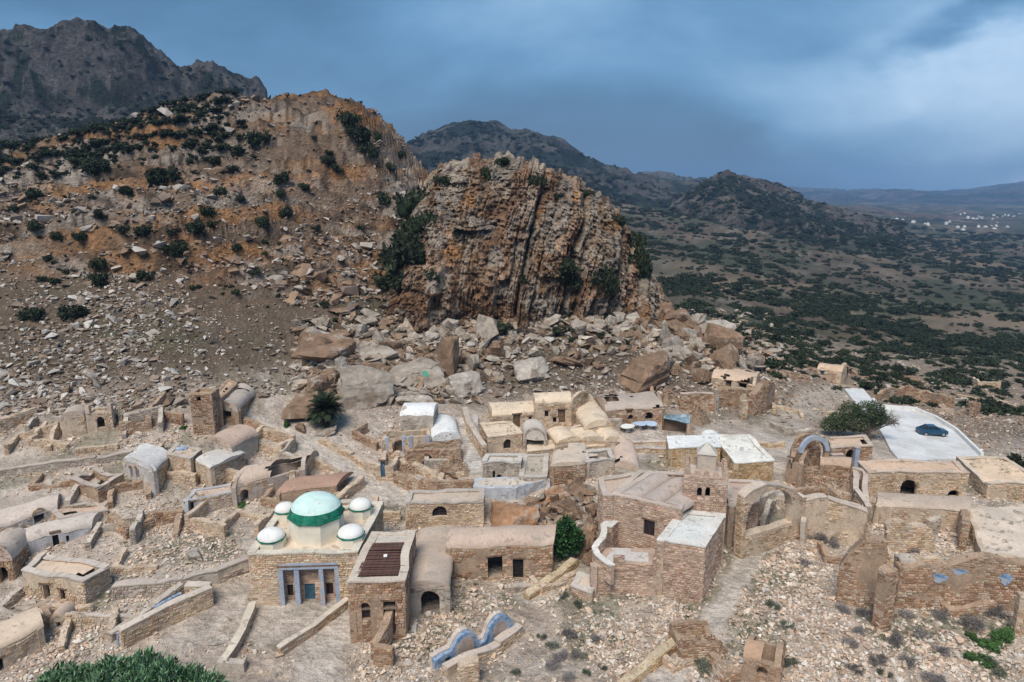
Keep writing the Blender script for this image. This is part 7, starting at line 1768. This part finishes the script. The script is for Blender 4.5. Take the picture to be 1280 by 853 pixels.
# scrub belt over the top of the left hill
x, y = sample(14000, -.86, -.10, 152, 245, 511, 1); z = ht(x, y); rr = np.random.default_rng(512); u = u_of(x, y, z)
belt = fbm(x * .03, y * .03, oct=4, seed=513) - .10 + .22 * sstep(330, 260, u) + .55 * sstep(380, 240, u) - .5 * sstep(176, 160, y); keep = (rr.random(len(x)) < np.clip(belt * 2.6, .012, .9)) & (u < 450); x, y, z = x[keep], y[keep], z[keep]
s = np.clip(rr.lognormal(.25, .4, len(x)), .5, 2.6); scatter('hilltop_scrub', np.stack([x, y, z - .1], 1), np.stack([s, s, s * .7], 1), SC_DK)
# small bushes dotted over the ochre hill, too many to count
x, y = sample(2600, -.86, -.06, 112, 215, 521, 1); rr = np.random.default_rng(522); keep = rr.random(len(x)) < np.clip(.25 + .9 * fbm(x * .05, y * .05, oct=3, seed=523), .03, 1); x, y = x[keep], y[keep]
s = np.clip(rr.lognormal(-.6, .4, len(x)), .2, 1.2); scatter('hillside_scrub', np.stack([x, y, ht(x, y) - .05], 1), np.stack([s, s, s * .9], 1), SC_DK)
# grass and weeds in the village
TUFT = [bush_mesh('tuft_form', 740 + i, [(.09, .12, .05), (.13, .16, .08), (.06, .09, .04), (.17, .17, .10)], 90, .55, flat=.4, k=4, aspect=.07, up=1.6, core=False) for i in range(4)]
x, y = sample(15000, -.84, .84, 38, 125, 531); rr = np.random.default_rng(532); gm = fbm(x * .16, y * .16, oct=3, seed=74)
for (u, v, rad) in ((600, 745, 5), (580, 755, 4), (625, 735, 4), (340, 790, 3), (300, 770, 3), (690, 745, 2.5), (1230, 690, 2), (250, 760, 3)):
    g = G(u, v); gm = np.maximum(gm, .5 * sstep(rad, rad * .4, np.hypot(x - g.x, y - g.y)))
keep = clear_of_houses(x, y) & (path_mask(x, y) < .5) & (rr.random(len(x)) < np.clip((gm - .08) * 2.4, .03, .9)); x, y = x[keep], y[keep]
s = rr.uniform(.12, .38, len(x)); scatter('weeds', np.stack([x, y, ht(x, y)], 1), np.stack([s, s, s], 1), TUFT)

X_, Y_, Z_ = [], [], []
for P, z_, pal in ROOFS:
    if pal == 'pink': continue
    ar = np.linalg.norm(P[1] - P[0]) * np.linalg.norm(P[3] - P[0]); q = rr.integers(0, 3) * int(ar * .8) + 3; I, J = rr.uniform(.1, .9, q), rr.uniform(.1, .9, q)
    p = P[0][:, None] * (1 - I) * (1 - J) + P[1][:, None] * I * (1 - J) + P[2][:, None] * I * J + P[3][:, None] * (1 - I) * J
    kp = fbm(p[0] * .6, p[1] * .6, oct=2, seed=551) > .0; X_.append(p[0][kp]); Y_.append(p[1][kp]); Z_.append(np.full(kp.sum(), z_ + .04))
x, y, z = map(np.concatenate, (X_, Y_, Z_)); s = rr.uniform(.10, .30, len(x)); scatter('roof_weeds', np.stack([x, y, z], 1), np.stack([s, s, s], 1), TUFT)

# ------------------------------------------------------------------ road, parapet, car
def road():
    n = 60; k = 16; tl = np.linspace(0, len(Lp) - 1, n); L_ = np.array([G(*p)[:2] for p in Lp]); R_ = np.array([G(*p)[:2] for p in Rp])
    li = np.stack([np.interp(tl, range(len(Lp)), L_[:, q]) for q in (0, 1)], 1); ri = np.stack([np.interp(tl, range(len(Lp)), R_[:, q]) for q in (0, 1)], 1)
    t = np.linspace(0, 1, k)[None, :, None]; XY = li[:, None] * (1 - t) + ri[:, None] * t; Z_ = hb(XY[..., 0], XY[..., 1]) + .32
    V = np.dstack([XY, Z_]); lo = V.copy(); 
    V0 = np.concatenate([V[:, :1] - [[[0, 0, 1.6]]], V, V[:, -1:] - [[[0, 0, 1.6]]]], 1)
    end = V0[-1:].copy(); end[..., 2] -= 1.6; V0 = np.concatenate([V0, end], 0)
    m = rock_mat('white_road_concrete', (.66, .66, .65), nscale=.25, dark=.78, light=1.08, fine=2.5, bump=.2, bdist=.04, fc=.12, spot=[(.15, (.50, .47, .43), .53, .6), (.8, (.40, .37, .33), .62, .5)])
    me = mesh_np('road', V0.reshape(-1, 3), grid_faces(*V0.shape[:2]), [m], None, False); link('road', me, kind='structure')
    for (pts, lb) in ((ri, 'long white parapet along the outer edge of the road'),):
        root = thing('road_parapet', lb, 'parapet', (pts[0][0], pts[0][1], hb1(*pts[0]))); mb = MB()
        for a, b in zip(pts[14:-1], pts[15:]):
            d = (b - a) / np.linalg.norm(b - a); nq = np.array([d[1], -d[0]]); za, zb_ = hb1(*a) + .2, hb1(*b) + .2
            hexa(mb, [(*(a - nq * .0), za - 1.2), (*(a + nq * .35), za - 1.2), (*(b + nq * .35), zb_ - 1.2), (*(b), zb_ - 1.2)], [(*a, za + .7), (*(a + nq * .35), za + .7), (*(b + nq * .35), zb_ + .7), (*b, zb_ + .7)], (.7, .7, .7))
        mb.build('parapet_wall', m_white, root)
road()
def car():
    g = G(1164, 546); z = hb1(g.x, g.y) + .33; root = thing('parked_car', 'dark blue hatchback parked on the white road beside the parapet', 'car', (g.x, g.y, z)); root.rotation_euler = (0, 0, math.radians(176))
    paint = plain_mat('blue_car_paint', (.012, .060, .115), .25, nscale=1, var=.05, bump=0, spec=.6); tyre = plain_mat('tyre_rubber', (.02, .02, .02), .8); rim = plain_mat('wheel_rim_metal', (.45, .45, .47), .35, metal=.8, nscale=3); lampm = plain_mat('car_lamp_glass', (.75, .75, .72), .15, nscale=3); red = plain_mat('tail_lamp', (.30, .01, .01), .3, nscale=3)
    def put(name, V, Q, mat, T=(), par=None, smooth=False):
        me = mesh_np(name, np.array(V, float), np.array(Q) if len(Q) else None, [mat], None, smooth, np.array(T) if len(T) else None); return link(name, me, par or root)
    prof = [(-2.05, .45, .28), (-2.02, .62, .84), (-1.7, .80, .95), (-1.15, .92, 1.02), (-.5, .92, 1.05), (.5, .92, 1.06), (1.3, .91, 1.08), (1.85, .84, 1.05), (2.05, .70, .70)]
    # cross-sections of the lower body: x, half width, top height
    V = []; 
    for x_, wv, zt in [(-2.10, .62, .62), (-2.0, .80, .80), (-1.6, .88, .90), (-1.0, .91, .98), (0, .92, 1.0), (1.0, .92, 1.02), (1.6, .89, 1.02), (1.98, .82, .98), (2.08, .70, .80)]:
        zb = .22 if abs(x_) < 1.95 else .34
        for (yy, zz) in ((-wv * .95, zb), (-wv, (zb + zt) / 2), (-wv * .95, zt - .06), (-wv * .82, zt), (wv * .82, zt), (wv * .95, zt - .06), (wv, (zb + zt) / 2), (wv * .95, zb)): V.append((x_, yy, zz))
    k = 8; n = 9; Q = [(i * k + j, i * k + (j + 1) % k, (i + 1) * k + (j + 1) % k, (i + 1) * k + j) for i in range(n - 1) for j in range(k)] ; Q += [(0, 1, 6, 7), (1, 2, 5, 6), (2, 3, 4, 5)]; b = (n - 1) * k; Q += [(b + 7, b + 6, b + 1, b), (b + 6, b + 5, b + 2, b + 1), (b + 5, b + 4, b + 3, b + 2)]
    put('body', V, Q, paint)
    cab = [(-1.0, .74, .96), (-.35, .62, 1.42), (.9, .60, 1.45), (1.75, .70, 1.02)]
    V = [(x_, s * wv, zz) for x_, wv, zz in cab for s in (-1, 1)] ; V += [(-.95, -.76, .95), (-.95, .76, .95), (1.75, -.74, .98), (1.75, .74, .98)]
    put('windows', V[:8], [(0, 1, 3, 2), (4, 5, 7, 6), (0, 2, 4, 6), (1, 7, 5, 3)], m_glass)
    put('roof_panel', [(-.38, -.62, 1.425), (-.38, .62, 1.425), (.95, .60, 1.455), (.95, -.60, 1.455), (-.38, -.60, 1.47), (-.38, .60, 1.47), (.95, .58, 1.50), (.95, -.58, 1.50)], BOXQ, paint)
    for x_ in (-.38, .28, .92):
        for s in (-1, 1):
            zb_ = .98; put('pillar', [(x_ - .04 - (.5 if x_ < -.3 else 0), s * .80, zb_), (x_ + .04 - (.5 if x_ < -.3 else 0) , s * .80, zb_), (x_ + .04, s * .625, 1.46), (x_ - .04, s * .625, 1.46), (x_ - .04 - (.5 if x_ < -.3 else 0), s * .74, zb_), (x_ + .04 - (.5 if x_ < -.3 else 0), s * .74, zb_), (x_ + .04, s * .58, 1.46), (x_ - .04, s * .58, 1.46)], [(0, 1, 2, 3), (4, 7, 6, 5), (0, 3, 7, 4), (1, 5, 6, 2)], paint)
    kk = 18
    for x_ in (-1.28, 1.25):
        for s in (-1, 1):
            R = lambda rr, yy: [(rr * math.cos(6.283 * i / kk), s * yy, rr * math.sin(6.283 * i / kk)) for i in range(kk)]
            V = R(.22, .90) + R(.30, .93) + R(.32, .88) + R(.32, .72); Q = [(a * kk + i, a * kk + (i + 1) % kk, (a + 1) * kk + (i + 1) % kk, (a + 1) * kk + i) for a in range(3) for i in range(kk)]
            wh = link('wheel', None, root); wh.location = (x_, 0, .32); put('tyre', V, Q, tyre, par=wh); V = R(.22, .89) + [(0, s * .91, 0)]; put('rim', V, [], rim, T=[(i, (i + 1) % kk, kk) for i in range(kk)], par=wh)
    for s in (-1, 1):
        put('headlight', [(-2.05, s * .45, .60), (-2.0, s * .76, .62), (-1.88, s * .84, .74), (-1.98, s * .5, .74), (-1.9, s * .45, .60), (-1.9, s * .76, .62), (-1.8, s * .8, .74), (-1.8, s * .5, .74)], BOXQ, lampm)
        put('tail_light', [(2.03, s * .55, .75), (2.0, s * .80, .75), (1.97, s * .80, .93), (2.0, s * .58, .93), (1.9, s * .55, .75), (1.9, s * .82, .75), (1.9, s * .82, .93), (1.9, s * .58, .93)], BOXQ, red)
car()
# ------------------------------------------------------------------ the white village far down the plain
r = np.random.default_rng(61); n = 0
while n < 46:
    u, v = (r.uniform(1200, 1290), r.normal(272, 2.0)) if r.random() < .55 else (r.uniform(1110, 1285), 0)
    if v == 0: v = 278 + (u - 1120) * .085 + r.normal(0, 1.5)
    g = G(u, v); w_, d_, h_ = r.uniform(3.5, 8), r.uniform(4, 7), r.uniform(2.4, 3.6); mb = MB(); zz = ht1(g.x, g.y)
    obox(mb, (-w_ / 2, 0), (w_, 0), (0, d_), -3, h_); obox(mb, (-w_ / 2 + w_ * .2, d_ * .3), (w_ * .4, 0), (0, d_ * .4), h_ - .01, h_ + 1.6)
    for q in range(3): obox(mb, (-w_ / 2 + w_ * (.15 + .3 * q), -.15), (.9, 0), (0, .3), 1.2, 2.4)
    o = mb.build('distant_house', m_white, None, origin=(g.x, g.y, zz), label='tiny white house in the village far down the plain', cat='house', group='white houses far down the plain') if False else link('distant_house', mesh_np('distant_house', np.vstack(mb.V), np.vstack(mb.Q), [m_white]), None, (g.x, g.y, zz), 'tiny white house ' + ('in the upper cluster' if v < 276 else 'in the lower string') + ' of the far village, ' + ('left end' if u < 1165 else 'left of centre' if u < 1205 else 'centre' if u < 1240 else 'right end'), 'house', 'white houses far down the plain')
    o.rotation_euler = (0, 0, r.uniform(-.6, .6)); n += 1
# ------------------------------------------------------------------ air
def haze():
    m = bpy.data.materials.new('haze'); m.use_nodes = True; N = m.node_tree.nodes
    for n in list(N): N.remove(n)
    o = N.new('ShaderNodeOutputMaterial'); v = N.new('ShaderNodeVolumePrincipled')
    v.inputs['Color'].default_value = (.34, .60, 1.0, 1); v.inputs['Density'].default_value = HAZE_D; v.inputs['Anisotropy'].default_value = 0
    m.node_tree.links.new(v.outputs[0], o.inputs['Volume'])
    x0, x1, y0, y1, z0, z1 = -12000, 12000, -300, 9800, -150, 420
    V = [(x, y, z) for x in (x0, x1) for y in (y0, y1) for z in (z0, z1)]
    Fq = [(0, 1, 3, 2), (4, 6, 7, 5), (0, 4, 5, 1), (2, 3, 7, 6), (0, 2, 6, 4), (1, 5, 7, 3)]
    me = mesh_np('haze', np.array(V, float), np.array(Fq), [m]); link('haze', me, kind='stuff')
HAZE_D = 1.25e-4
haze()
